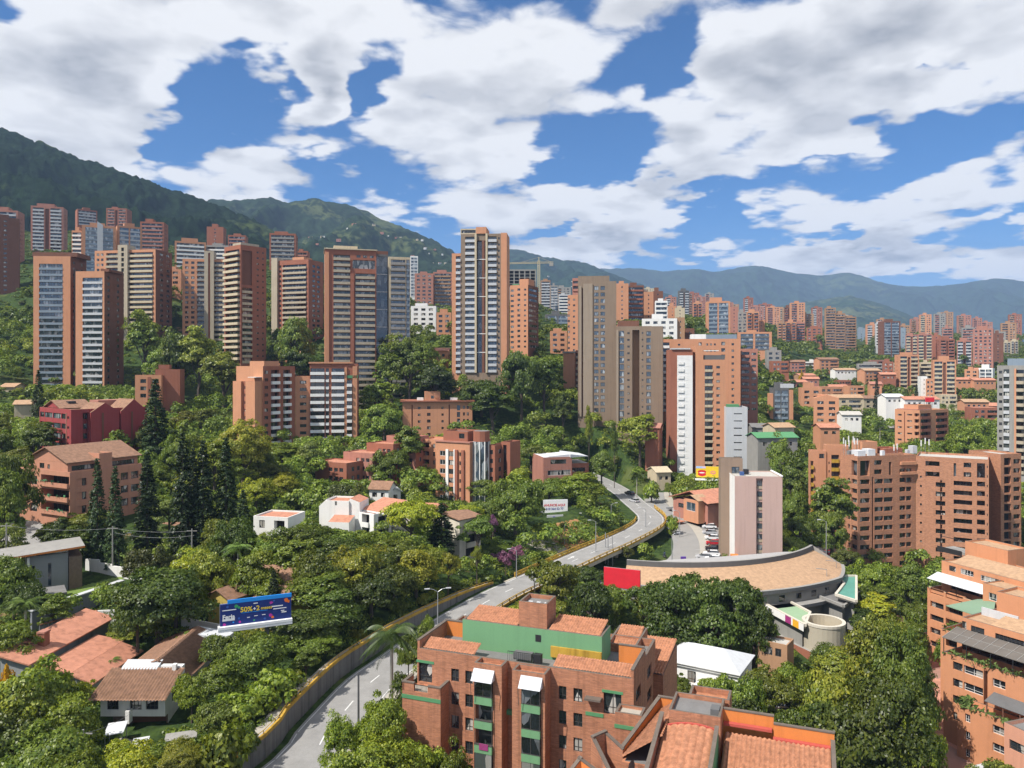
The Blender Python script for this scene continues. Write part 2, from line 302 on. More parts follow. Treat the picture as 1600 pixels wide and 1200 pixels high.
# far towers and houses: left, right, top and foot in the photo, distance, wall, window style, trim, name, label, group
GL, GC, GR = 'towers high on the left hillside', 'towers in the middle distance', 'towers across the valley'
FAR = [
 (-14, 30, 338, 480, 500, 'BRD', 'slit', 'GREY', 'apartment_tower', 'dark tower with one column of tiny windows cut by the left edge', GL),
 (-20, 28, 327, 400, 560, 'BRP', 'band', 'LGREY', 'apartment_tower', 'pinkish tower top showing above the dark tower at the left edge', GL),
 (48, 99, 321, 392, 640, 'BRP', 'split', 'LGREY', 'apartment_tower', 'pink brick tower with pale window bands and dark central groove above the orange framed pair', GL),
 (121, 152, 326, 352, 780, 'BRR', 'band', 'LGREY', 'apartment_tower', 'small red brick tower top left of the two peeping over the blue glass block', GL),
 (166, 198, 325, 356, 780, 'BRR', 'split', 'BRP', 'apartment_tower', 'small red brick tower top right of the two peeping over the blue glass block', GL),
 (112, 128, 360, 425, 530, 'BRL', 'band', 'WHITE', 'apartment_tower', 'narrow white banded block edge left of the blue glass block', GL),
 (128, 181, 351, 425, 520, 'BRL', 'glass', 'BLUEG', 'apartment_tower', 'orange block with blue glass bays and a slanted grey fin', GL),
 (183, 222, 352, 405, 540, 'BRL', 'glass', 'LGREY', 'apartment_tower', 'orange edged block with pale glass bands just right of the grey fin', GL),
 (219, 256, 346, 400, 600, 'BRR', 'band', 'BRP', 'apartment_tower', 'brown red banded tower right of the pale glass block', GL),
 (273, 322, 376, 424, 560, 'BRL', 'band', 'WHITE', 'apartment_tower', 'wide block of blue and white bands with orange edge left', GL),
 (323, 349, 354, 392, 700, 'BRR', 'slit', 'BRR', 'apartment_tower', 'red brick tower top rising behind the blue and white banded block', GL),
 (322, 357, 383, 410, 580, 'GREY', 'band', 'WHITE', 'apartment_tower', 'white banded block top left of the curved balcony tower', GL),
 (356, 384, 367, 392, 640, 'BRR', 'band', 'BRP', 'apartment_tower', 'little red block peeping over the curved balcony tower', GL),
 (250, 283, 420, 446, 470, 'BRL', 'grid', 'BRL', 'apartment_block', 'orange stepped block glimpsed between the two beige shaft towers', GL),
 (421, 462, 364, 412, 560, 'BRR', 'band', 'GREY', 'apartment_tower', 'grey banded tower with red edge above the beige shaft tower', GL),
 (462, 481, 392, 412, 600, 'BRR', 'band', 'BRP', 'apartment_tower', 'low red banded tower right of the grey banded one', GL),
 (480, 497, 438, 482, 480, 'BRR', 'band', 'BRP', 'apartment_block', 'red brick block seen in the gap left of the broad beige tower', GL),
 (641, 653, 400, 462, 700, 'WHITE', 'glass', 'LGREY', 'apartment_tower', 'slim white tower just right of the grey wing', GC),
 (648, 677, 427, 480, 620, 'BRP', 'grid', 'BRP', 'apartment_tower', 'pinkish tower left of two beside the slender slab', GC),
 (677, 706, 425, 482, 630, 'BRP', 'band', 'BRT', 'apartment_tower', 'pinkish tower right of two beside the slender slab', GC),
 (642, 681, 478, 508, 480, 'WHITE', 'grid', 'WHITE', 'apartment_block', 'white block with square windows above the treetops', GC),
 (682, 705, 488, 524, 460, 'BRL', 'grid', 'BRL', 'apartment_block', 'orange block right of the white square windowed block', GC),
 (794, 838, 421, 450, 700, 'GREY', 'frame', 'GREY', 'unfinished_tower', 'unfinished concrete frame tower beside the crane', GC),
 (845, 860, 438, 492, 820, 'BRT', 'band', 'LGREY', 'apartment_tower', 'tan banded tower left of the small pale group right of the crane', GC),
 (860, 872, 446, 492, 840, 'GREY', 'glass', 'LGREY', 'apartment_tower', 'thin grey tower in the small pale group right of the crane', GC),
 (873, 891, 460, 497, 760, 'LGREY', 'band', 'WHITE', 'apartment_tower', 'white banded tower right of the thin grey one', GC),
 (852, 892, 491, 508, 600, 'DGREY', 'glass', 'BLUEG', 'office_block', 'low dark glass block under the small pale towers', GC),
 (860, 886, 517, 555, 450, 'BRL', 'grid', 'BRL', 'apartment_block', 'orange block half hidden left of the grooved grey brown tower', GC),
 (962, 982, 443, 500, 520, 'BRL', 'slit', 'BRL', 'apartment_tower', 'orange tower with blank sunlit side right behind the grooved grey brown tower', GC),
 (981, 1006, 446, 500, 528, 'BRD', 'band', 'BRR', 'apartment_tower', 'dark brown banded tower joined to the blank orange one', GC),
 (1006, 1021, 456, 502, 545, 'BRL', 'slit', 'BRL', 'apartment_tower', 'slim blank orange tower left of the white slanting top block', GC),
 (1020, 1036, 455, 500, 560, 'BRD', 'slit', 'BRR', 'apartment_tower', 'dark red tower behind the white slanting top block', GC),
 (1024, 1043, 470, 502, 500, 'WHITE', 'band', 'WHITE', 'office_block', 'white office block with thin dark bands', GC),
 (1044, 1057, 478, 499, 700, 'BRL', 'slit', 'BRL', 'apartment_block', 'small orange block right of the white office block', GC),
 (1055, 1070, 481, 499, 690, 'CREAM', 'slit', 'CREAM', 'apartment_block', 'small cream block right of the white office block', GC),
 (1061, 1077, 454, 492, 920, 'DGREY', 'split', 'LGREY', 'office_tower', 'grey twin fin tower standing alone against the far hills', GC),
 (1083, 1097, 473, 497, 800, 'BRL', 'split', 'BRR', 'apartment_tower', 'orange tower right of the grey twin fin tower', GC),
 (1003, 1058, 498, 532, 430, 'WHITE', 'grid', 'WHITE', 'apartment_block', 'white block with grey bays behind the lower grey brown tower', GC),
 (1056, 1070, 496, 532, 428, 'BRT', 'slit', 'BRT', 'apartment_block', 'tan end block attached to the white block with grey bays', GC),
 (1070, 1085, 513, 534, 440, 'BRD', 'slit', 'BRD', 'apartment_block', 'low brown block right of the tan end block', GC),
 (1104, 1141, 471, 522, 560, 'BRL', 'glass', 'BLUEG', 'office_tower', 'orange framed tower with dark blue window bands', GC),
 (1141, 1153, 480, 522, 660, 'BRP', 'slit', 'BRP', 'apartment_block', 'narrow pinkish block right against the orange framed blue tower', GC),
 (1152, 1168, 488, 522, 700, 'GREY', 'grid', 'GREY', 'apartment_block', 'grey green block among the orange ones right of the blue banded tower', GC),
 (1167, 1186, 487, 522, 690, 'BRL', 'split', 'BRR', 'apartment_block', 'orange block with red side right of the grey green block', GC),
 (1185, 1195, 500, 524, 700, 'BRL', 'slit', 'BRL', 'apartment_block', 'small orange block at the end of the orange row', GC),
 (1152, 1206, 519, 546, 560, 'BRL', 'glass', 'DGREY', 'office_block', 'long low orange office with dark glass front', GC),
 (1226, 1239, 480, 508, 1000, 'BRD', 'split', 'BRR', 'apartment_tower', 'dark slim tower rising behind three orange blocks', GR),
 (1216, 1228, 504, 536, 830, 'BRT', 'split', 'BRL', 'apartment_block', 'leftmost of three orange blocks under the dark slim tower', GR),
 (1228, 1244, 503, 536, 835, 'BRL', 'split', 'BRR', 'apartment_block', 'middle one of three orange blocks under the dark slim tower', GR),
 (1244, 1258, 504, 534, 840, 'BRP', 'band', 'BRP', 'apartment_block', 'rightmost of three orange blocks under the dark slim tower', GR),
 (1260, 1285, 512, 534, 820, 'BRR', 'grid', 'BRR', 'apartment_block', 'low red brown block between the orange trio and the tan stepped towers', GR),
 (1290, 1306, 481, 548, 860, 'BRT', 'band', 'BRT', 'apartment_tower', 'tallest of three stepped tan towers', GR),
 (1305, 1321, 490, 548, 858, 'BRT', 'band', 'BRT', 'apartment_tower', 'middle of three stepped tan towers', GR),
 (1320, 1338, 495, 552, 856, 'BRT', 'band', 'BRT', 'apartment_tower', 'lowest of three stepped tan towers, at their right', GR),
 (1340, 1352, 513, 540, 1100, 'BLUEG', 'slit', 'LGREY', 'apartment_tower', 'hazy blue grey tower right of the tan stepped towers', GR),
 (1369, 1381, 505, 540, 830, 'LGREY', 'split', 'WHITE', 'apartment_tower', 'whitish tower against the left side of the dark framed tower', GR),
 (1379, 1407, 502, 556, 800, 'BRD', 'glass', 'BLUEG', 'apartment_tower', 'dark brown framed tower with blue glass front', GR),
 (1407, 1415, 512, 548, 900, 'BLUEG', 'slit', 'BLUEG', 'apartment_tower', 'thin grey tower edge right of the dark framed tower', GR),
 (1415, 1434, 523, 558, 770, 'BRP', 'split', 'CREAM', 'apartment_tower', 'pink and cream tower first in the row right of the dark framed tower', GR),
 (1434, 1457, 522, 563, 760, 'BRP', 'split', 'CREAM', 'apartment_tower', 'pink and cream tower second in the row right of the dark framed tower', GR),
 (1456, 1470, 524, 560, 780, 'BRR', 'slit', 'BRR', 'apartment_tower', 'red side tower between pink ones right of the dark framed tower', GR),
 (1472, 1489, 512, 535, 860, 'BRP', 'band', 'BRP', 'apartment_tower', 'pink tower top peeping behind the row', GR),
 (1469, 1492, 530, 563, 750, 'BRR', 'split', 'BRP', 'apartment_tower', 'red and grey tower in the middle of the row', GR),
 (1503, 1523, 512, 540, 860, 'GREY', 'band', 'BRP', 'apartment_tower', 'grey tower top peeping left of the big mauve tower', GR),
 (1495, 1519, 532, 570, 740, 'BRP', 'split', 'LGREY', 'apartment_tower', 'pinkish tower left in front of the big mauve tower', GR),
 (1520, 1552, 514, 576, 700, 'BRP', 'grid', 'BRD', 'apartment_tower', 'big mauve tower with dark balcony columns', GR),
 (1551, 1568, 521, 566, 740, 'BRD', 'slit', 'BRP', 'apartment_tower', 'dark red tower close right of the big mauve tower', GR),
 (1569, 1579, 534, 562, 900, 'CREAM', 'split', 'GREY', 'apartment_tower', 'cream tower left of two near the right edge', GR),
 (1580, 1591, 532, 560, 920, 'CREAM', 'split', 'GREY', 'apartment_tower', 'cream tower right of two near the right edge', GR),
 (1405, 1436, 554, 603, 560, 'BRL', 'split', 'CREAM', 'apartment_tower', 'orange tower with white central balconies, left of a matching pair', GR),
 (1458, 1494, 562, 628, 530, 'BRL', 'split', 'CREAM', 'apartment_tower', 'orange tower with white central balconies, right of a matching pair', GR),
 (1438, 1459, 566, 605, 570, 'CREAM', 'band', 'CREAM', 'apartment_tower', 'cream block between the matching orange and white pair', GR),
 (1439, 1449, 588, 622, 520, 'WHITE', 'slit', 'WHITE', 'apartment_block', 'narrow white block before the cream one', GR),
 (1447, 1459, 592, 622, 515, 'BRL', 'grid', 'BRL', 'apartment_block', 'orange block tucked left of the right hand orange and white tower', GR),
 (1507, 1529, 577, 592, 640, 'BRL', 'grid', 'BRL', 'apartment_block', 'low orange block under the big mauve tower', GR),
 (1529, 1551, 575, 593, 635, 'WHITE', 'glass', 'LGREY', 'office_block', 'low white block under the big mauve tower', GR),
 (1380, 1396, 565, 586, 600, 'BRR', 'grid', 'BRL', 'apartment_block', 'small orange block left of the matching orange and white pair', GR),
 (1253, 1309, 565, 578, 690, 'WHITE', 'band', 'WHITE', 'school_building', 'long low white building among trees below the tan stepped towers', GR),
 (1340, 1385, 568, 578, 650, 'GREY', 'band', 'GREY', 'school_building', 'long low grey building among trees right of the white one', GR),
 (1198, 1221, 547, 577, 500, 'GREY', 'grid', 'GREY', 'apartment_block', 'plain grey concrete block on the green slope', GR),
 (1208, 1233, 606, 657, 400, 'DGREY', 'glass', 'BLUEG', 'office_block', 'slate glass block with orange edge pillars among trees', GR),
 (1252, 1284, 606, 634, 430, 'BRL', 'grid', 'BRD', 'apartment_block', 'orange and dark brick block behind the gabled orange block', GR),
 (1271, 1311, 622, 667, 395, 'BRL', 'grid', 'BRL', 'apartment_block', 'gabled orange block with dark window rows among trees', GR),
]
# ------------------------------------------------------------------ terrain
def vnoise(x, y, seed=0):
    """smooth value noise on numpy arrays"""
    xi = np.floor(x).astype(np.int64); yi = np.floor(y).astype(np.int64); fx = x - xi; fy = y - yi
    fx = fx * fx * (3 - 2 * fx); fy = fy * fy * (3 - 2 * fy)
    def h(a, b):
        n = (a * 374761393 + b * 668265263 + seed * 1442695041) & 0x7fffffff
        n = ((n ^ (n >> 13)) * 1274126177) & 0x7fffffff
        return ((n ^ (n >> 16)) & 0xffff) / 65535.0
    return (h(xi, yi) * (1 - fx) + h(xi + 1, yi) * fx) * (1 - fy) + (h(xi, yi + 1) * (1 - fx) + h(xi + 1, yi + 1) * fx) * fy
def fbm(x, y, seed=0, oct=5, gain=0.5):
    a = 1.0; s = 0.0; t = 0.0
    for k in range(oct):
        s = s + a * vnoise(x, y, seed + k); t += a; a *= gain; x = x * 2.03 + 17.1; y = y * 2.03 - 5.3
    return s / t
CTRL = []
def cp(px, D, z): CTRL.append(((px - 800) / F * D, D, z))
for px, D, z in [
    (-500, 60, 0), (0, 60, -1), (400, 60, -1), (800, 60, -12), (1200, 60, -15), (1700, 60, -16), (2300, 60, -18),
    (-500, 110, 4), (0, 95, -1), (150, 97, -0.5), (260, 97, 0), (330, 97, 1.0), (0, 118, 3), (100, 122, 3), (190, 122, 3.5), (300, 115, 3),
    (0, 140, 5.5), (100, 145, 6), (200, 150, 6), (300, 140, 5), (400, 130, 4.5), (420, 110, 3.2), (480, 130, 4.5), (-500, 180, 16),
    (0, 175, 11), (60, 175, 11.5), (200, 185, 12), (250, 165, 8.5), (330, 165, 7.5), (400, 170, 6), (450, 185, 6), (530, 190, 6), (600, 185, 5), (690, 180, 3.5), (720, 200, 2),
    (600, 160, 4.5), (650, 165, 4), (560, 140, 4.2), (500, 115, 4.2), (720, 175, 2.2), (780, 185, 1.0),
    (55, 215, 19), (160, 225, 21), (240, 220, 17), (330, 215, 13), (420, 230, 11), (540, 250, 9), (630, 240, 6), (720, 240, 3.5), (800, 235, 2), (880, 255, 3), (950, 255, 2), (900, 232, 3.2),
    (-500, 300, 50), (0, 300, 31), (100, 320, 31), (240, 300, 25), (380, 292, 17), (510, 300, 17), (620, 310, 15), (690, 320, 14), (780, 320, 16), (860, 310, 14), (960, 310, 14), (1000, 290, 3),
    (50, 350, 37), (170, 350, 35), (300, 400, 46), (400, 370, 36), (560, 360, 26), (620, 365, 30), (740, 350, 42), (680, 370, 44), (840, 370, 30), (930, 335, 21), (1010, 330, 15),
    (0, 480, 85), (150, 440, 66), (330, 440, 62), (460, 440, 62), (650, 480, 66), (820, 430, 52), (900, 420, 46), (-500, 500, 120),
    (100, 700, 150), (300, 700, 132), (500, 700, 118), (650, 800, 100), (850, 800, 92), (980, 600, 60), (1000, 1000, 105), (1130, 1000, 104),
    (910, 200, -4), (940, 192, -4.5), (905, 182, -4.5), (1000, 225, -2.5), (1042, 230, -2.5), (1050, 205, -4), (1040, 188, -5), (1030, 260, 0), (1000, 283, 0),
    (1080, 200, -3.5), (1100, 215, -3.2), (1080, 228, -2.8), (1190, 200, -4), (1100, 310, 2), (1060, 270, 0.5), (1150, 260, -1), (1240, 215, -9), (1250, 260, -6),
    (1000, 160, -7), (1100, 150, -9), (1200, 160, -9), (1280, 160, -11), (1320, 185, -8), (1100, 125, -9), (1150, 128, -9), (960, 140, -6), (900, 125, -8), (1000, 105, -11),
    (1220, 105, -14), (1300, 120, -14), (1400, 140, -14.5), (1440, 130, -15), (1450, 100, -15.3), (1380, 180, -14), (1340, 235, -14.5), (1450, 240, -16), (1580, 240, -16), (1700, 150, -16), (2200, 200, -16),
    (1210, 360, -2), (1300, 350, 2), (1440, 350, 6), (1580, 300, 3), (1350, 420, 10), (1500, 420, 12), (1650, 420, 12), (2200, 420, 5),
    (1250, 600, 14), (1350, 600, 20), (1450, 560, 16), (1450, 700, 34), (1550, 700, 36), (1300, 800, 58), (1400, 800, 52), (1600, 1000, 70), (1850, 1000, 60), (2300, 900, 40),
    (1200, 900, 84), (1300, 1000, 85), (1500, 1200, 92), (1100, 1400, 140), (1700, 1500, 110), (700, 1200, 150), (400, 1200, 200), (0, 1000, 215), (-500, 1000, 260)]: cp(px, D, z)
for f in FAR: cp((f[0] + f[1]) / 2, f[4], CAMZ + (HY - f[3]) / F * f[4])
CA = np.array(CTRL)
def _lg(X, Y):                                       # interpolate in a log-polar plane so that far points reach further
    r = np.hypot(X, Y); return np.stack([np.arctan2(X, Y) * 2.2, np.log(np.maximum(r, 20))], -1)
_P = _lg(CA[:, 0], CA[:, 1]); _K = np.linalg.norm(_P[:, None] - _P[None], axis=-1)
_A = np.zeros((len(CA) + 1, len(CA) + 1)); _A[:-1, :-1] = -_K + np.diag([.02] * (len(CA) - len(FAR)) + [.10] * len(FAR)); _A[-1, :-1] = 1; _A[:-1, -1] = 1
_W = np.linalg.solve(_A, np.append(CA[:, 2], 0))
# roads: centre-line points (x, y, z), width
_LE = [(425, 1187), (460, 1145), (495, 1107), (540, 1062), (590, 1027), (640, 992), (687, 962), (750, 927), (807, 902), (889, 866), (940, 845), (987, 822)]
ROAD_L = [(-33.5, 79.0, 0.0)] + [pz(px, py, 0.0) for px, py in _LE]      # left edge
ROAD_W = 8.0
def offset_line(L, w):
    out = []
    for k, p in enumerate(L):
        a = Vector(L[max(k - 1, 0)][:2]); b = Vector(L[min(k + 1, len(L) - 1)][:2]); d = (b - a).normalized()
        wk = w[k] if hasattr(w, '__len__') else w
        out.append((p[0] + d.y * wk, p[1] - d.x * wk, p[2]))
    return out
def smooth_line(L, step):
    """Catmull-Rom through points, resampled"""
    P = [Vector(p) for p in L]; out = []
    for k in range(len(P) - 1):
        p0 = P[max(k - 1, 0)]; p1 = P[k]; p2 = P[k + 1]; p3 = P[min(k + 2, len(P) - 1)]; n = max(1, int((p2 - p1).length / step))
        for i in range(n):
            t = i / n; out.append(0.5 * ((2 * p1) + (p2 - p0) * t + (2 * p0 - 5 * p1 + 4 * p2 - p3) * t * t + (3 * p1 - p0 - 3 * p2 + p3) * t ** 3))
    out.append(P[-1]); return [tuple(p) for p in out]
ROAD_L = [(-37.0, 66.0, 0.0), (-35.0, 73.0, 0.0)] + ROAD_L[1:] + [(38.6, 236.0, 0.0), (38.5, 248, 0.1), (37.5, 262, 0.3), (36.5, 280, 0.5), (33, 300, 1.0), (26, 322, 2.2)]
ROAD_L = smooth_line(ROAD_L, 3.0)
ROAD_R = offset_line(ROAD_L, ROAD_W)
ROAD_C = offset_line(ROAD_L, ROAD_W / 2)
SIDE_C = smooth_line([(52, 282, 0.4), (49.0, 262, 0.0), (49.8, 246, -1.2), (50.4, 230, -2.4), (48.6, 214, -3.4), (44, 200, -4.2), (34, 188, -4.6), (22, 180, -4.6), (10, 172, -5.0)], 3.0)
def seg_dist(X, Y, L, side=False):
    """distance to a polyline and its height there"""
    best = np.full(X.shape, 1e9); zz = np.zeros(X.shape); sd = np.zeros(X.shape)
    for a, b in zip(L[:-1], L[1:]):
        dx, dy = b[0] - a[0], b[1] - a[1]; t = np.clip(((X - a[0]) * dx + (Y - a[1]) * dy) / (dx * dx + dy * dy + 1e-9), 0, 1)
        d = np.hypot(X - a[0] - t * dx, Y - a[1] - t * dy); q = d < best
        best = np.where(q, d, best); zz = np.where(q, a[2] + t * (b[2] - a[2]), zz); sd = np.where(q, dx * (Y - a[1]) - dy * (X - a[0]), sd)
    return (best, zz, sd) if side else (best, zz)
BRIDGE = [p for p in ROAD_C if 166 < p[1] < 226]
GROUNDROAD1 = [p for p in ROAD_C if p[1] <= 168]; GROUNDROAD2 = [p for p in ROAD_C if p[1] >= 224]
def wall_top(y): return np.interp(y, [60, 85, 100, 125, 140, 155, 165], [2.2, 2.4, 2.8, 2.8, 1.9, 0.9, 0.1])
def ground_z(X, Y, rough=True):
    X = np.atleast_1d(np.asarray(X, float)); Y = np.atleast_1d(np.asarray(Y, float))
    q = _lg(X, Y); z = np.full(X.shape, _W[-1])
    for k in range(len(CA)): z = z - _W[k] * np.hypot(q[..., 0] - _P[k, 0], q[..., 1] - _P[k, 1])
    r = np.hypot(X, Y)
    if rough: z = z + (fbm(X / 30, Y / 30, 3) - 0.5) * np.clip((r - 90) / 200, 0.15, 5.0)
    for L, lo in ((GROUNDROAD1, 4.6), (GROUNDROAD2, 5.4), (SIDE_C, 4.6)):
        d, zr = seg_dist(X, Y, L); w = np.clip((d - lo) / 5.0, 0, 1); w = w * w * (3 - 2 * w)
        z = z * w + (zr - 0.06) * (1 - w)
    d, zr, sd = seg_dist(X, Y, GROUNDROAD1, True); wt = wall_top(Y); left = (sd > 0) & (d > 6.2) & (Y < 163) & (d < 13)
    zl = np.maximum(np.where(d < 9.6, np.maximum(z, zr + wt - .25), z), zr + (wt - .25) * np.clip((13 - d) / 3.4, 0, 1)); z = np.where(left, zl, z)
    d, _ = seg_dist(X, Y, BRIDGE); z = np.where(d < 7, np.minimum(z, -3.6), z)
    return z
def gz(x, y): return float(ground_z(x, y)[0])
def hit(px, py):
    """ground point seen at a pixel"""
    D = np.geomspace(62, 1500, 500); x = (px - 800) / F * D; z = CAMZ + (HY - py) / F * D; g = ground_z(x, D)
    k = np.argmax(g >= z); D = float(D[k]) if g[k] >= z[k] else 1500.0
    return ((px - 800) / F * D, D, gz((px - 800) / F * D, D))

def ground_material():
    m = bpy.data.materials.new('grassy_earth'); m.use_nodes = True; t = NT(m.node_tree); b = t.n['Principled BSDF']
    oc = t.node('ShaderNodeTexCoord').outputs['Object']
    a = t.noise(oc, 0.05, 6, 0.6); n = t.noise(oc, 0.7, 6, 0.65)
    c = t.mix(t.ramp(n, 0.3, 0.7), (0.016, 0.030, 0.009, 1), (0.050, 0.082, 0.020, 1))
    c = t.mix(t.ramp(a, 0.55, 0.68), c, (0.085, 0.105, 0.03, 1))
    c = t.mix(t.ramp(t.noise(oc, 0.11, 5, 0.6), 0.64, 0.72), c, (0.20, 0.13, 0.07, 1))
    t.l.new(c, b.inputs['Base Color']); b.inputs['Roughness'].default_value = 0.95; b.inputs['Specular IOR Level'].default_value = 0.1
    return m
def build_ground():
    th = np.radians(np.concatenate([np.linspace(-100, -42, 26), np.linspace(-41.5, 41.5, 330), np.linspace(42, 100, 26)]))
    r = np.concatenate([[2, 30], np.arange(55, 130, 1.2), np.arange(130, 330, 2.0), np.geomspace(332, 1500, 90), np.geomspace(1600, 12000, 16)])
    TH, RR = np.meshgrid(th, r); X = RR * np.sin(TH); Y = RR * np.cos(TH)
    zz = ground_z(X, np.maximum(Y, 40)); zf = 60 + 0 * zz
    w = np.clip((RR - 1200) / 500, 0, 1); Z = zz * (1 - w) + np.minimum(zz, 60) * w
    w = np.clip((40 - Y) / 60, 0, 1); Z = Z * (1 - w) - 16 * w
    nr, nt = X.shape; V = np.stack([X, Y, Z], -1).reshape(-1, 3)
    i = (np.arange(nr - 1)[:, None] * nt + np.arange(nt - 1)[None]).ravel()
    Fq = np.stack([i, i + nt, i + nt + 1, i + 1], -1)[:, ::-1]
    tag(link('ground', npmesh('ground', V, Fq, [ground_material()], True)), kind='structure')
build_ground()

# ------------------------------------------------------------------ mountains
def hill_material(name, forest, pasture, share, scale):
    m = bpy.data.materials.new(name); m.use_nodes = True; t = NT(m.node_tree); b = t.n['Principled BSDF']
    oc = t.node('ShaderNodeTexCoord').outputs['Object']
    big = t.noise(oc, 1.0 / scale, 7, 0.6); fine = t.noise(oc, 16.0 / scale, 5, 0.65)
    c = t.mix(t.ramp(fine, 0.35, 0.65), c4([v * 0.6 for v in forest]), c4([v * 1.35 for v in forest]))
    f = t.ramp(t.math('MULTIPLY_ADD', fine, 0.35, big), 0.80 - share * 0.5, 0.88 - share * 0.5)
    c = t.mix(f, c, t.mix(fine, c4(pasture), c4([v * 0.6 for v in pasture])))
    t.l.new(c, b.inputs['Base Color']); b.inputs['Roughness'].default_value = 1.0; b.inputs['Specular IOR Level'].default_value = 0.0
    bp = t.node('ShaderNodeBump'); bp.inputs['Strength'].default_value = 0.6; bp.inputs['Distance'].default_value = scale * 0.02
    t.l.new(fine, bp.inputs['Height']); t.l.new(bp.outputs[0], b.inputs['Normal'])
    return m
HILLS = []
def hills(ridge, D, near, base, amp, m, rough, seed, step=4):
    """a range whose skyline passes through the given points at distance D; its slope starts at distance near"""
    px = np.arange(ridge[0][0], ridge[-1][0] + 1, step, dtype=float); ry = np.interp(px, [p[0] for p in ridge], [p[1] for p in ridge])
    k = np.ones(5) / 5; ry[2:-2] = np.convolve(ry, k, 'valid')
    nr = 90; t = np.concatenate([np.linspace(0, 1, nr), [1.04, 1.1, 1.2, 1.35]])
    PX, T = np.meshgrid(px, t); RYZ = np.tile(CAMZ + (HY - ry) / F * D, (len(t), 1))
    Y = near + (D - near) * T; X = (PX - 800) / F * Y
    s = np.clip(T, 0, 1); prof = s ** 1.25
    Z = base + (RYZ - base) * prof
    rid = 1 - np.abs(2 * fbm(X / (D * 0.10), Y / (D * 0.22), seed, 6, 0.55) - 1)
    Z = Z + (rid - 0.75) * amp * np.sin(np.pi * np.clip(s, 0, 1)) ** 0.8 * (RYZ - base) / 400
    Z = Z + (fbm(X / (D * 0.008), Y / (D * 0.008), seed + 9, 4, 0.6) - 0.5) * rough * np.clip(s * 3, 0, 1)
    Z = np.where(T > 1, RYZ - (T - 1) * (RYZ - base) * 1.5 + (fbm(X / (D * 0.008), Y / (D * 0.008), seed + 9, 4, 0.6) - 0.5) * rough, Z)
    nt = len(px); V = np.stack([X, Y, Z], -1).reshape(-1, 3)
    i = (np.arange(len(t) - 1)[:, None] * nt + np.arange(nt - 1)[None]).ravel()
    Fq = np.stack([i, i + 1, i + nt + 1, i + nt], -1)
    o = tag(link('hills', npmesh('hills', V, Fq, [m], True)), kind='structure'); HILLS.append((px, Y, Z)); return o
HM1 = hill_material('near_hill_forest', (0.010, 0.019, 0.009), (0.05, 0.07, 0.022), 0.07, 260)  # forest darkened, a cloud shadow put into its colour
HM2 = hill_material('farmed_hill', (0.017, 0.030, 0.014), (0.085, 0.105, 0.04), 0.14, 330)
HM4 = hill_material('far_hill_forest', (0.016, 0.032, 0.018), (0.06, 0.085, 0.035), 0.06, 1500)  # darker forest green, with cloud shade put into the colour
HM5 = hill_material('green_foothill', (0.024, 0.044, 0.022), (0.10, 0.12, 0.055), 0.22, 600)
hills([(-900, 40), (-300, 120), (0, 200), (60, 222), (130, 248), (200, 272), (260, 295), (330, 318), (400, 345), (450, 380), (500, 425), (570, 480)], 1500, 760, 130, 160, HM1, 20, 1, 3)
hills([(230, 330), (330, 312), (360, 315), (400, 311), (420, 308), (445, 318), (470, 314), (492, 310), (520, 317), (545, 321), (570, 328), (590, 341), (620, 352), (660, 368), (700, 388), (720, 398), (760, 420), (820, 450), (900, 480)], 2700, 1100, 120, 200, HM2, 22, 2)
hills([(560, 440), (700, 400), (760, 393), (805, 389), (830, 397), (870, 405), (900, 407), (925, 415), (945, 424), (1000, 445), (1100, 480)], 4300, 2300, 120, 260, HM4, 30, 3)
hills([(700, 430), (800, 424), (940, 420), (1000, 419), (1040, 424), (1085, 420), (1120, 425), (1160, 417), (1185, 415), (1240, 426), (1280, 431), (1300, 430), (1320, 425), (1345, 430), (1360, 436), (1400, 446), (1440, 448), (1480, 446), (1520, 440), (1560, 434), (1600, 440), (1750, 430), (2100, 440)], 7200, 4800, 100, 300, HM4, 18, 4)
hills([(950, 540), (1100, 505), (1200, 482), (1280, 468), (1330, 462), (1380, 476), (1430, 495), (1520, 518), (1620, 530), (1800, 540)], 4700, 2400, 60, 160, HM5, 20, 6)

# ------------------------------------------------------------------ roads
def strip(name, A, B, m, lift=0.0, kind='structure'):
    V = []; Fq = []
    for a, b in zip(A, B): V += [(a[0], a[1], a[2] + lift), (b[0], b[1], b[2] + lift)]
    for k in range(len(A) - 1): Fq.append((2 * k, 2 * k + 1, 2 * k + 3, 2 * k + 2))
    me = bpy.data.meshes.new(name); me.from_pydata(V, [], Fq); me.materials.append(m)
    o = link(name, me); 
    if kind: o['kind'] = kind
    return o
strip('road', ROAD_L, ROAD_R, ASPH, 0.02)
SIDE_L = offset_line(SIDE_C, -3.6); SIDE_R = offset_line(SIDE_C, 3.6)
strip('road', SIDE_L, SIDE_R, ASPH, 0.02)
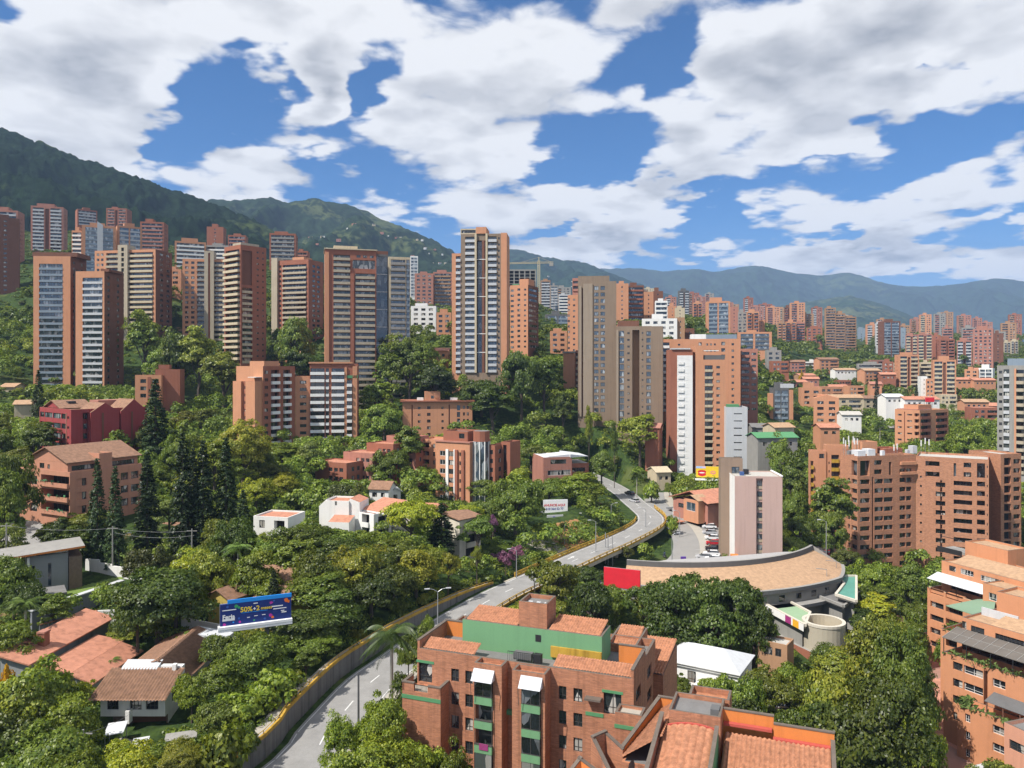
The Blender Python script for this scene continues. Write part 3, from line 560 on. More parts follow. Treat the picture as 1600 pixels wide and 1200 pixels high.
# sidewalk with a kerb beside the lower road
def kerbed(name, A, w, h, m):
    B = offset_line(A, w); mb = MB()
    for k in range(len(A) - 1):
        a, b, c, d = A[k], B[k], B[k + 1], A[k + 1]
        mb.poly([(a[0], a[1], a[2] + h), (d[0], d[1], d[2] + h), (c[0], c[1], c[2] + h), (b[0], b[1], b[2] + h)], m)
        mb.poly([(a[0], a[1], a[2] - .5), (d[0], d[1], d[2] - .5), (d[0], d[1], d[2] + h), (a[0], a[1], a[2] + h)], m)
        mb.poly([(b[0], b[1], b[2] + h), (c[0], c[1], c[2] + h), (c[0], c[1], c[2] - .5), (b[0], b[1], b[2] - .5)], m)
    return tag(mb.build(name), kind='structure')
kerbed('pavement', [p for p in offset_line(SIDE_C, -3.62) if p[1] > 196], -2.8, 0.14, PAVE)
kerbed('pavement', [p for p in ROAD_R if p[1] < 150], 1.8, 0.14, PAVE)
# painted lines
mb = MB(); Lc = ROAD_C; acc = 0.0
for k in range(len(Lc) - 1):
    a = Vector(Lc[k]); b = Vector(Lc[k + 1]); d = (b - a).normalized(); n = Vector((-d.y, d.x, 0)); acc += (b - a).length
    z = Vector((0, 0, 0.026))
    if k % 3 == 0: mb.poly([a + n * -0.08 + z, b + n * -0.08 + z, b + n * 0.08 + z, a + n * 0.08 + z], LINE)
    for s in (-3.6, 3.6): mb.poly([a + n * (s - .06) + z, b + n * (s - .06) + z, b + n * (s + .06) + z, a + n * (s + .06) + z], LINE)
for k in (6, 22, 40):                                 # lane arrows
    a = Vector(Lc[k]); d = (Vector(Lc[k + 1]) - a).normalized(); n = Vector((-d.y, d.x, 0)); c = a + n * 1.9 + Vector((0, 0, 0.027))
    mb.poly([c - n * .12 - d * 1.8, c + n * .12 - d * 1.8, c + n * .12 + d * .4, c - n * .12 + d * .4][::-1], LINE)
    mb.poly([c - n * .5 + d * .4, c + n * .5 + d * .4, c + d * 1.7][::-1], LINE)
mb2 = mb.build('road_markings'); tag(mb2, kind='structure')

# ------------------------------------------------------------------ haze: even air round everything
def build_haze():
    mb = MB(); m = bpy.data.materials.new('thin_haze'); m.use_nodes = True; t = NT(m.node_tree)
    out = t.n['Material Output']; t.n.remove(t.n['Principled BSDF'])
    v = t.node('ShaderNodeVolumePrincipled'); t.l.new(v.outputs[0], out.inputs['Volume'])
    v.inputs['Color'].default_value = (0.44, 0.64, 1.0, 1); v.inputs['Density'].default_value = HAZE; v.inputs['Anisotropy'].default_value = 0.0
    mb.box(-13000, 13000, -13000, 13000, -25, 1180, m)
    tag(mb.build('haze'), kind='stuff')
HAZE = 8.8e-5
# ------------------------------------------------------------------ buildings
CLEAR = []   # (px0, py0, px1, py1, D): parts of the view that trees nearer than D leave open
FOOT = []    # footprints (list of corner points)
MESHC = {}
def window_mesh(w, h, g, fm, nm, near):
    k = ('w', round(w, 2), round(h, 2), g.name, fm.name if fm else '', nm, near)
    if k in MESHC: return MESHC[k]
    a = MB(); a.poly([(0, 0, 0), (w, 0, 0), (w, 0, h), (0, 0, h)], g)
    b = a if not near else MB(); t = 0.06 if near else 0.09; d = -0.05
    if fm:
        b.box(0, w, d, 0.02, 0, t, fm); b.box(0, w, d, 0.02, h - t, h, fm); b.box(0, t, d, 0.02, t, h - t, fm); b.box(w - t, w, d, 0.02, t, h - t, fm)
        for i in range(1, nm): x = w * i / nm; b.box(x - t / 2, x + t / 2, d, 0.02, t, h - t, fm)
        if near and h > 1.0: b.box(t, w - t, d + .005, 0.02, h * 0.3, h * 0.3 + t * .7, fm)
    MESHC[k] = (a.mesh('window'), b.mesh('frame') if near and fm else None); return MESHC[k]
def balcony_mesh(w, p, h, pm, rail, side=True):
    k = ('b', round(w, 2), round(p, 2), round(h, 2), pm.name, rail)
    if k in MESHC: return MESHC[k]
    a = MB(); a.box(0, w, -p, 0.0, -0.2, 0.0, pm)
    if rail:
        a.box(0, w, -p, -p + .06, h - .06, h, rail); n = max(2, int(w / 0.35))
        for i in range(n + 1): x = (w - .04) * i / n; a.box(x, x + .04, -p + .01, -p + .05, 0, h - .06, rail)
        if p > .3:
            for x in (0, w - .06): a.box(x, x + .06, -p, 0, h - .06, h, rail)
    else:
        a.box(0, w, -p, -p + .12, 0, h, pm)
        if p > .25: a.box(0, .12, -p + .12, 0, 0, h, pm); a.box(w - .12, w, -p + .12, 0, 0, h, pm)
    MESHC[k] = a.mesh('balcony'); return MESHC[k]
class Face:
    def __init__(s, B, name, x0, y0, w, d):
        o, dr, out, rz, L = {'front': ((x0, y0), (1, 0), (0, -1), 0, w), 'right': ((x0 + w, y0), (0, 1), (1, 0), 90, d),
                             'back': ((x0 + w, y0 + d), (-1, 0), (0, 1), 180, w), 'left': ((x0, y0 + d), (0, -1), (-1, 0), -90, d)}[name]
        s.B, s.o, s.dr, s.out, s.rz, s.L = B, o, dr, out, R(rz), L
    def T(s, u, d, z): return (s.o[0] + u * s.dr[0] + d * s.out[0], s.o[1] + u * s.dr[1] + d * s.out[1], z)
    def u(s, v):
        """fraction of the face, or a photo column (numbers above 3), to metres along the face"""
        if v <= 3: return v * s.L
        a = s.B.world(*s.T(0, 0, 0)[:2]); b = s.B.world(*s.T(s.L, 0, 0)[:2]); k = (v - 800) / F
        den = (b[0] - a[0]) - k * (b[1] - a[1]); t = (k * a[1] - a[0]) / den
        return max(0.0, min(1.0, t)) * s.L
def facade(mb, f, z0, z1, ops, m, off=0.0):
    """wall with real openings: ops are (u0, u1, z0, z1, recess)"""
    ops = [o for o in ops if o[1] - o[0] > .02 and o[3] - o[2] > .02]
    us = sorted(set([0.0, f.L] + [round(v, 4) for o in ops for v in o[:2]]))
    for a, b in zip(us[:-1], us[1:]):
        if b - a < 1e-4: continue
        c = sorted([(max(o[2], z0), min(o[3], z1)) for o in ops if o[0] < (a + b) / 2 < o[1]]); z = z0
        for q0, q1 in c:
            if q0 > z + 1e-4: mb.poly([f.T(a, off, z), f.T(b, off, z), f.T(b, off, q0), f.T(a, off, q0)], m)
            z = max(z, q1)
        if z < z1 - 1e-4: mb.poly([f.T(a, off, z), f.T(b, off, z), f.T(b, off, z1), f.T(a, off, z1)], m)
    for u0, u1, q0, q1, r in ops:
        q0 = max(q0, z0); q1 = min(q1, z1)
        if q1 <= q0: continue
        P = lambda u, d, z: f.T(u, off + d, z)
        mb.poly([P(u0, 0, q0), P(u1, 0, q0), P(u1, -r, q0), P(u0, -r, q0)], m); mb.poly([P(u0, -r, q1), P(u1, -r, q1), P(u1, 0, q1), P(u0, 0, q1)], m)
        mb.poly([P(u0, 0, q0), P(u0, -r, q0), P(u0, -r, q1), P(u0, 0, q1)], m); mb.poly([P(u1, -r, q0), P(u1, 0, q0), P(u1, 0, q1), P(u1, -r, q1)], m)
class Bld:
    def __init__(s, name, label, cat, pL, DL, pR, DR, zb, ytop=None, depth=14, vis=None, group=None, single=False, near=False, fh=2.8, foot=True, pad=0):
        s.A = Vector(((pL - 800) / F * DL, DL)); s.Bp = Vector(((pR - 800) / F * DR, DR)); s.W = (s.Bp - s.A).length
        s.rz = math.atan2(s.Bp.y - s.A.y, s.Bp.x - s.A.x); s.zb = zb; s.D = depth; s.fh = fh; s.single = single; s.near = near
        s.H = (zat(ytop, DL) - zb) if ytop else 10
        s.cs, s.sn = math.cos(s.rz), math.sin(s.rz); s.vis = vis; s.DL = DL; s.smb = MB() if single else None
        s.root = None if single else empty(name, (s.A.x, s.A.y, zb), s.rz, label, cat, group)
        s.meta = (name, label, cat, group); s.zmin = 0.0
        if vis: s.zmin = max(0.0, min(zat(vis, min(DL, DR)), zat(vis, max(DL, DR))) - zb - 3)
        fp = [s.world(x, y) for x, y in ((-pad, -pad), (s.W + pad, -pad), (s.W + pad, depth + pad), (-pad, depth + pad))]
        if foot: FOOT.append(fp)
        if vis:
            xs = [proj(x, y, 0)[0] for x, y in fp if y > 20]; CLEAR.append((min(xs), HY - F * (zb + s.H - CAMZ) / max(DL, DR) - 3, max(xs), vis, min(DL, DR)))
    def world(s, x, y): return (s.A.x + x * s.cs - y * s.sn, s.A.y + x * s.sn + y * s.cs)
    def y(s, py, D=None): return zat(py, D or s.DL) - s.zb        # photo row -> height above the base
    def part(s, name, mb, label=None):
        if s.single:
            off = len(s.smb.v); s.smb.v += mb.v; s.smb.f += [tuple(i + off for i in f) for f in mb.f]; s.smb.m += [s.smb.mi(mb.mats[k]) for k in mb.m]; return None
        o = mb.build(name, s.root); 
        if label: o['label'] = label
        return o
    def done(s):
        if s.single:
            n, l, c, g = s.meta; o = s.smb.build(n, None, (s.A.x, s.A.y, s.zb)); o.rotation_euler = (0, 0, s.rz); s.root = tag(o, l, c, g)
        return s.root
    def cols(s, f, cols, z0, z1, mb, wall, top):
        """openings and fittings of one face; cols are (from, to, kind, options)"""
        ops = []
        for c in cols:
            a, b, kind = c[:3]; o = c[3] if len(c) > 3 else {}
            u0, u1 = f.u(a), f.u(b)
            if u1 < u0: u0, u1 = u1, u0
            if u1 - u0 < .1: continue
            fh = o.get('fh', s.fh); zt = o.get('zt', z1 - top); zl = max(o.get('zl', z0), s.zmin if z0 <= s.zmin else z0); g = o.get('g', GLASS); fm = o.get('fm', WINF)
            n = o.get('n') or max(1, int((zt - zl) / fh + 0.02))
            if kind == 'v':
                r = o.get('r', 1.2); ops.append((u0, u1, zl, zt, r)); bm = MB()
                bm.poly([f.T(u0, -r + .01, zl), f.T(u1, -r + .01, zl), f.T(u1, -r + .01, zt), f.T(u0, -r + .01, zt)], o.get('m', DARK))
                if o.get('slabs'):
                    for k in range(1, n):
                        if k % o['slabs'] == 0: z = zt - k * fh; bm.poly([f.T(u0, 0, z), f.T(u1, 0, z), f.T(u1, -r + .02, z), f.T(u0, -r + .02, z)], WHITE); bm.poly([f.T(u0, 0, z - .3), f.T(u1, 0, z - .3), f.T(u1, 0, z), f.T(u0, 0, z)], WHITE)
                s.part(o.get('name', 'recess'), bm); continue
            if kind == 'p':
                p = o.get('p', .35); bm = MB(); q0 = f.T(u0, p, zl); q1 = f.T(u1, -.02, zt); bm.box(q0[0], q1[0], q0[1], q1[1], zl, zt, o.get('m', wall)); s.part(o.get('name', 'pilaster'), bm); continue
            for k in range(n):
                if o.get('every') and k % o['every'][0] != o['every'][1]: continue
                if 'skip' in o and k in o['skip']: continue
                zf = zt - (k + 1) * fh
                if kind == 'w':
                    nw = o.get('nw', 1); fill = o.get('fill', .62); sill = o.get('s', .9); h = o.get('h', 1.4); cell = (u1 - u0) / nw; r = o.get('r', .18)
                    for i in range(nw):
                        w = cell * fill; q = u0 + cell * (i + .5) - w / 2; ops.append((q, q + w, zf + sill, zf + sill + h, r)); s.pane(f, q, w, zf + sill, h, r, g, fm, o.get('nm', 2))
                elif kind == 'b':
                    r = o.get('r', 1.1); h = o.get('h', fh - .45); p = o.get('p', .5); ph = o.get('ph', 1.0); pm = o.get('par', wall)
                    ops.append((u0, u1, zf + .02, zf + .02 + h, r)); s.pane(f, u0, u1 - u0, zf + .02, h, r, g, fm, o.get('nm', max(2, int((u1 - u0) / 1.4))))
                    e = o.get('e', 0.0); me = balcony_mesh(u1 - u0 + 2 * e, p, ph, pm, o.get('rail'))
                    s.fit('balcony', me, f, u0 - e, .012, zf)
                elif kind == 'r':
                    sill = o.get('s', .95); h = o.get('h', fh - sill - .3); r = o.get('r', .25)
                    ops.append((u0, u1, zf + sill, zf + sill + h, r)); s.pane(f, u0, u1 - u0, zf + sill, h, r, g, fm, o.get('nm', max(2, int((u1 - u0) / 1.3))))
                    if 'par' in o:
                        me = MESHC.setdefault(('s', round(u1 - u0, 2), round(fh - h, 2), o['par'].name), None)
                        if me is None:
                            q = MB(); q.box(0, u1 - u0, -.16, 0, 0, fh - h - .02, o['par']); me = q.mesh('parapet_panel'); MESHC[('s', round(u1 - u0, 2), round(fh - h, 2), o['par'].name)] = me
                        s.fit('parapet_panel', me, f, u0, .006, zf + sill - (fh - h - .02))
        return ops
    def pane(s, f, u, w, z, h, r, g, fm, nm):
        if s.single:
            mb = MB(); P = lambda a, c: f.T(u + a, -r + .004, z + c); mb.poly([P(0, 0), P(w, 0), P(w, h), P(0, h)], g); s.part('', mb); return
        me, fr = window_mesh(w, h, g, fm, nm, s.near)
        o = s.fit('window', me, f, u, -r + .03, z)
        if fr: link('frame', fr, o, (0, -.004, 0))
    def fit(s, name, me, f, u, d, z):
        p = f.T(u, d, z)
        if s.single:
            mb = MB(); mb.mats = list(me.materials); M = Matrix.Translation(p) @ Matrix.Rotation(f.rz, 4, 'Z')
            mb.v = [tuple(M @ v.co) for v in me.vertices]; mb.f = [tuple(q.vertices) for q in me.polygons]; mb.m = [q.material_index for q in me.polygons]; s.part(name, mb); return None
        return link(name, me, s.root, p, f.rz)
    def block(s, x0, y0, w, d, z0, z1, wall, front=(), right=(), left=(), back=(), roof=ROOFG, cop=None, par=.6, top=1.0, name='wall', label=None, walls=None, th=.25):
        mb = MB(); walls = walls or {}
        if z0 == 0: z0 = -12.0
        for nm, cols in (('front', front), ('right', right), ('left', left), ('back', back)):
            f = Face(s, nm, x0, y0, w, d); m = walls.get(nm, wall); ops = s.cols(f, cols, z0, z1, mb, m, top) if cols else []
            facade(mb, f, z0, z1, ops, m)
        cop = cop or wall; a, b, c, e = x0, x0 + w, y0, y0 + d; zi = z1 - par
        for q in ([(a, c), (b, c), (b - th, c + th), (a + th, c + th)], [(b, c), (b, e), (b - th, e - th), (b - th, c + th)], [(b, e), (a, e), (a + th, e - th), (b - th, e - th)], [(a, e), (a, c), (a + th, c + th), (a + th, e - th)]):
            mb.poly([(x, y, z1) for x, y in q], cop)
        for (p, q) in (((a + th, c + th), (b - th, c + th)), ((b - th, c + th), (b - th, e - th)), ((b - th, e - th), (a + th, e - th)), ((a + th, e - th), (a + th, c + th))):
            mb.poly([(q[0], q[1], zi), (p[0], p[1], zi), (p[0], p[1], z1), (q[0], q[1], z1)], wall)
        o = s.part(name, mb, label)
        rm = MB(); rm.poly([(a + th, c + th, zi), (b - th, c + th, zi), (b - th, e - th, zi), (a + th, e - th, zi)], roof)
        s.part('roof', rm); return o
    def boxes(s, name, L, m, label=None):
        mb = MB()
        for q in L: mb.box(*q, m)
        return s.part(name, mb, label)
    def rooftop(s, n, z, x0, x1, y0, y1, m=None, seed=0):
        """tank rooms and lift housings"""
        rg = random.Random(seed + int(s.W * 10)); mb = MB(); cur = x0
        for k in range(n):
            w = (x1 - x0) / n * rg.uniform(.35, .7); h = rg.uniform(1.4, 3.2); a = x0 + (x1 - x0) / n * k + rg.uniform(0, .2) * (x1 - x0) / n; d = (y1 - y0) * rg.uniform(.3, .6); b = y0 + (y1 - y0 - d) * rg.random()
            mb.box(a, a + w, b, b + d, z - .5, z + h, m or GREY)
        s.part('roof_housing', mb)
# ------------------------------------------------------------------ towers on the slope (250 - 450 m)
def t_paired():
    g = 'apartment towers on the wooded slope'
    for (pl, D, pr, yt, gl, lab, gz_, parm) in (
        (52, 352, 110, 400, (61, 98), 'orange framed glass tower, taller left one of a pair', GLASSB, BLUEG), (118, 346, 163, 424, (129, 160), 'orange framed glass tower with white bands, shorter right one of a pair', GLASSB, LGREY)):
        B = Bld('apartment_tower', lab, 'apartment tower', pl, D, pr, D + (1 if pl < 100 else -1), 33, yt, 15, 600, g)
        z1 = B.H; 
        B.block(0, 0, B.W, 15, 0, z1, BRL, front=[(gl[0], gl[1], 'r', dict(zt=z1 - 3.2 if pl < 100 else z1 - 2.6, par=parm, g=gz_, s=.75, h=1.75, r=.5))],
                right=[(.12, .3, 'w', dict(fill=.6)), (.6, .8, 'w', dict(fill=.6))], top=1.5, walls={'right': BRD, 'left': BRL})  # right wall in darker brick: the shaded side put into its colour
        if pl < 100: B.boxes('roof_crown', [(-1.2, B.W + 2.4, 1.5, 14, z1 + .01, z1 + 2.0)], BRD); B.boxes('link_wall', [(B.W, B.W + 2.3, 3.0, 12, 0, z1 - 6)], DGREY)
        else: B.boxes('roof_crown', [(B.W - 3, B.W + 1, 2, 13, z1 + .01, z1 + 1.2)], BRD)
        B.done()
t_paired()
def t_cream_band():
    B = Bld('apartment_tower', 'brick tower with cream balcony bands and a beige stair shaft above its roof', 'apartment tower', 148, 424, 243, 418, 55, 392, 15, 600, 'apartment towers on the wooded slope')
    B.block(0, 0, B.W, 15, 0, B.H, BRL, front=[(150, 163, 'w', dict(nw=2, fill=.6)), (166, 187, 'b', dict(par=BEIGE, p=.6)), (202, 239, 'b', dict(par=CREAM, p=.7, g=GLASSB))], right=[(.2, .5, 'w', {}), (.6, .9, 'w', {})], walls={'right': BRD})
    u0, u1 = Face(B, 'front', 0, 0, B.W, 15).u(187), Face(B, 'front', 0, 0, B.W, 15).u(202)
    B.block(u0, -1.6, u1 - u0, 7, 0, B.H + 2.6, BEIGE, front=[(.36, .64, 'w', dict(fill=1, s=.3, h=2.0, r=.5, g=DARK, fm=None))]); B.done()
    B = Bld('apartment_tower', 'brick tower with grey balconies and a beige shaft, between wooded gaps', 'apartment tower', 285, 432, 352, 436, 55, 404, 15, 560, 'apartment towers on the wooded slope')
    B.block(0, 0, B.W, 15, 0, B.H, BRL, front=[(287, 306, 'w', dict(nw=2, fill=.55)), (308, 320, 'b', dict(par=GREY, p=.6)), (335, 351, 'b', dict(par=BEIGE, p=.6))], right=[(.2, .8, 'w', dict(nw=2))])
    f = Face(B, 'front', 0, 0, B.W, 15); u0, u1 = f.u(320), f.u(335)
    B.block(u0, -1.6, u1 - u0, 7, 0, B.H + 4.4, BEIGE, front=[(.4, .62, 'v', dict(r=.6, m=BRR))]); B.done()
    B = Bld('apartment_tower', 'tower of pale balcony bands beside a beige and orange shaft', 'apartment tower', 426, 440, 482, 432, 60, 408, 15, 560, 'apartment towers on the wooded slope')
    f = Face(B, 'front', 0, 0, B.W, 15)
    B.block(0, 0, B.W, 15, 0, B.H, BRR, front=[(442, 479, 'b', dict(par=BEIGE, p=.7)), (436, 440, 'w', dict(fill=.8, g=DARK, fm=None))], top=2.2, right=[(.2, .8, 'w', dict(nw=2))])
    u0, u1 = f.u(426), f.u(435); B.block(u0, -1.2, u1 - u0, 6, 0, B.H + 1.5, BEIGE); u0, u1 = f.u(452), f.u(470); B.block(u0, 3, u1 - u0, 8, B.H + .01, B.H + 2.0, BRL); B.done()
t_cream_band()
def t_curved():
    B = Bld('apartment_tower', 'dark brick tower with cream balconies wrapping its sunlit left corner', 'apartment tower', 376, 366, 416, 377, 40, 382, 14, 560, 'apartment towers on the wooded slope')
    z1 = B.H; f = Face(B, 'front', 0, 0, B.W, 14)
    B.block(0, 0, B.W, 14, 0, z1, BRR, front=[(.06, .44, 'b', dict(par=CREAM, zt=z1 - 20, p=.3, g=GLASSG)), (.06, .44, 'v', dict(zl=z1 - 19, zt=z1 - 2.5, m=BRD, r=.8, name='recess')), (.62, .7, 'w', dict(fill=1, h=.8, s=1.2)), (.84, .9, 'w', dict(fill=1, h=.8, s=1.2))],
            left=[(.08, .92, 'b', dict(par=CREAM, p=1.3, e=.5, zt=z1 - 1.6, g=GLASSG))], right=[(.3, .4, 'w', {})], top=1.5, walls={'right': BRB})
    B.boxes('roof_housing', [(2, B.W - 2, 3, 10, z1, z1 + 1.6)], BEIGE); B.done()
t_curved()
def t_big_beige():
    B = Bld('apartment_tower', 'broad beige balconied tower with orange left edge and dark glass joint to a grey wing', 'apartment tower', 508, 356, 588, 362, 22, 389, 16, 632, 'apartment towers on the wooded slope')
    z1 = B.H
    bo = dict(par=BEIGE, p=.75, g=GLASSG, zt=z1 - 2.0)
    B.block(0, 0, B.W, 16, 0, z1, BRR, front=[(521, 547, 'b', bo), (555, 586, 'b', dict(bo, skip=(0, 1, 2))), (555, 586, 'w', dict(zt=z1 - 1.6, n=1, nw=3, h=1.2)), (551, 586, 'v', dict(zl=z1 - 8.6, zt=z1 - 4.6, r=.9, m=GLASSG, name='recess')), (547.5, 553, 'p', dict(m=BRR, p=1.1, zt=z1 - 11)), (508.4, 514, 'p', dict(m=BRL, p=.5))],
            left=[(.3, .36, 'w', dict(fill=1, h=.6, s=1.4)), (.66, .72, 'w', dict(fill=1, h=.6, s=1.4))], right=[], top=1.4, walls={'left': BRL})
    B.boxes('roof_edge', [(-.4, B.W + .4, -.6, 16.4, z1 + .01, z1 + .5)], CREAM); B.boxes('roof_housing', [(4, 15, 4, 11, z1 + .51, z1 + 2.4)], CREAM)
    w = 20.5 * 362 / F
    B.block(B.W, 5, 6.0, 9, 0, z1 - .8, DGREY, front=[(.05, .95, 'v', dict(r=.6, m=GLASSD, slabs=3))])
    B.boxes('roof_edge', [(B.W, B.W + 6, 5.3, 13, z1 - .79, z1 + .8)], BRD)
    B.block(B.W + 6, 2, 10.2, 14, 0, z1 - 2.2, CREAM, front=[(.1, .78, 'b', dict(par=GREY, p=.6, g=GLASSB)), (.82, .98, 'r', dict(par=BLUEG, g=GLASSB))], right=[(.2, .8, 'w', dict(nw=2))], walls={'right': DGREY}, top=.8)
    B.done()
t_big_beige()
def t_slab():
    B = Bld('apartment_tower', 'tallest slender tower with twin grey balcony stacks and orange end walls', 'apartment tower', 706, 348, 783, 346, 34, 366, 15, 572, 'apartment towers on the wooded slope')
    z1 = B.H; f = Face(B, 'front', 0, 0, B.W, 15); k = zat(396, 348) - 34
    B.block(0, 0, f.u(720), 15, 0, k, BRL, front=[(.45, .98, 'b', dict(par=LGREY, p=.5, g=GLASSB))], top=.8, left=[(.4, .45, 'w', dict(fill=1, h=.6)), (.6, .65, 'w', dict(fill=1, h=.6))])
    x = f.u(720)
    bo = dict(par=LGREY, p=.6, g=GLASSB, zt=z1 - .8)
    B.block(x, 0, B.W - x, 15, 0, z1 - .01, BRB, front=[(727, 742, 'b', bo), (742, 745, 'p', dict(m=CREAM, p=.9, zt=z1)), (745.2, 758.8, 'v', dict(r=1.6, m=GLASSD, slabs=3, zt=z1 - 3)), (753, 757, 'p', dict(m=BRD, p=-.4, zt=z1 - 3)), (759, 762, 'p', dict(m=CREAM, p=.9, zt=z1)), (762.4, 776, 'b', bo), (778, 781, 'w', dict(fill=1, h=1.0, g=GLASSD))], right=[(.25, .35, 'w', {}), (.6, .7, 'w', {})], walls={'right': BRR}, top=.8)
    B.block(f.u(719), 1.0, f.u(744) - f.u(719), 12, z1 + .01, z1 + 2.6, CREAM, front=[(.05, .95, 'r', dict(n=1, zt=z1 + 2.5, s=.5, h=1.4, fh=2.4))], name='penthouse'); B.block(f.u(744), -.5, f.u(760) - f.u(744), 12, z1 + .01, z1 + 3.0, BRL, name='lift_housing')
    B.boxes('end_wall', [(B.W, B.W + 2.6, -.5, 13, 0, z1 + .2)], BRL, 'sunlit orange end wall'); B.done()
t_slab()
def t_mid_orange():
    B = Bld('apartment_tower', 'plain orange brick tower pierced by small square windows beside the slender slab', 'apartment tower', 797, 418, 825, 414, 46, 446, 16, 543, 'apartment towers on the wooded slope')
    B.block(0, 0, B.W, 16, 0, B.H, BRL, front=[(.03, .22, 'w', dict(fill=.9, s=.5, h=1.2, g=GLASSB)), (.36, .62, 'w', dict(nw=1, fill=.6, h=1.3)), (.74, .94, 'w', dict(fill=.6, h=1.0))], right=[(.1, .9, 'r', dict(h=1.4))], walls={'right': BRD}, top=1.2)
    B.block(B.W * .45, 2, B.W * .5, 9, B.H + .01, B.H + 3.4, BRL, name='lift_housing'); B.boxes('roof_planting', [(1, B.W * .45, 1, 8, B.H - .3, B.H + .7)], GREEND); B.done()
t_mid_orange()
def t_grey_brown():
    B = Bld('apartment_tower', 'tall grey brown tower with a grooved pale left face and two window columns', 'apartment tower', 903, 336, 963, 334, 18, 440, 10, 640, 'grey brown towers above the road')
    z1 = B.H
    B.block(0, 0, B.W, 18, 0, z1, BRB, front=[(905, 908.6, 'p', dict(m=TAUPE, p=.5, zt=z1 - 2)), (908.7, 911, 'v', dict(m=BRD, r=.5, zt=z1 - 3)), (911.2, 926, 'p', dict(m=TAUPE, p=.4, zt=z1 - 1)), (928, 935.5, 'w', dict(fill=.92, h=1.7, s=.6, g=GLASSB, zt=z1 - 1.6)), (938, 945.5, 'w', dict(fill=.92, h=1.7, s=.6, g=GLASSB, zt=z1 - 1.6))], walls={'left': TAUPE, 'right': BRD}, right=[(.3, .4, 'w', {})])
    B.boxes('lift_housing', [(-.02, B.W - 3, 2, 9.5, z1 + .01, z1 + 2.6)], BRB); B.done()
    B = Bld('apartment_tower', 'lower grey brown tower with a pale recessed niche and two glazed columns', 'apartment tower', 963, 322, 1018, 319, 20, 510, 14, 652, 'grey brown towers above the road')
    z1 = B.H; f = Face(B, 'front', 0, 0, B.W, 18)
    B.block(0, 0, B.W, 18, 0, z1, BRB, front=[(963.2, 966.5, 'p', dict(m=TAUPE, p=.5)), (968, 975, 'r', dict(s=.2, h=2.3, g=GLASSB, r=.2)), (979, 985, 'w', dict(fill=.6, h=.8, s=1.1)), (988, 999, 'v', dict(r=3.0, m=BRT, name='light_well')), (1002, 1006, 'w', dict(fill=.6, h=.7, s=1.2)), (1010, 1017, 'r', dict(s=.3, h=1.9, g=GLASSB, r=.2))], walls={'right': BRB, 'left': TAUPE}, top=1.6)
    B.boxes('end_wall', [(B.W, B.W + 4.6, 0, 12, 0, z1 - .1)], BRB); B.boxes('rear_wall', [(0, B.W * .62, 7, 13, z1 - .05, z1 + 2.8)], BRD); B.done()
    B = Bld('apartment_tower', 'orange tower with pale concrete bands half hidden left of the grooved grey brown tower', 'apartment tower', 880, 378, 906, 374, 22, 552, 15, 604, 'orange towers beside the grooved tower')
    B.block(0, 0, B.W * .65, 15, 0, B.H, BRL, top=1.4); B.block(B.W * .65, 2, B.W * .35, 13, 0, B.H + 1.5, BRR, front=[(.1, .9, 'b', dict(par=BEIGE))]); B.boxes('roof_edge', [(-.3, B.W * .66, -.3, 15, B.H + .01, B.H + .9)], GREY); B.done()
    B = Bld('apartment_tower', 'tall orange tower strip directly behind the grooved grey brown tower', 'apartment tower', 887, 398, 915, 396, 22, 461, 15, 552, 'orange towers beside the grooved tower')
    B.block(0, 0, B.W, 15, 0, B.H, BRL, front=[(.3, .42, 'w', dict(fill=1, h=1.0, fh=2.9)), (.02, .12, 'w', dict(fill=1, h=1.2))]); B.block(B.W * .22, 3, B.W * .7, 10, B.H + .01, B.H + 9, BRP, front=[(.05, .95, 'b', dict(par=BRP, p=.4))]); B.done()
t_grey_brown()
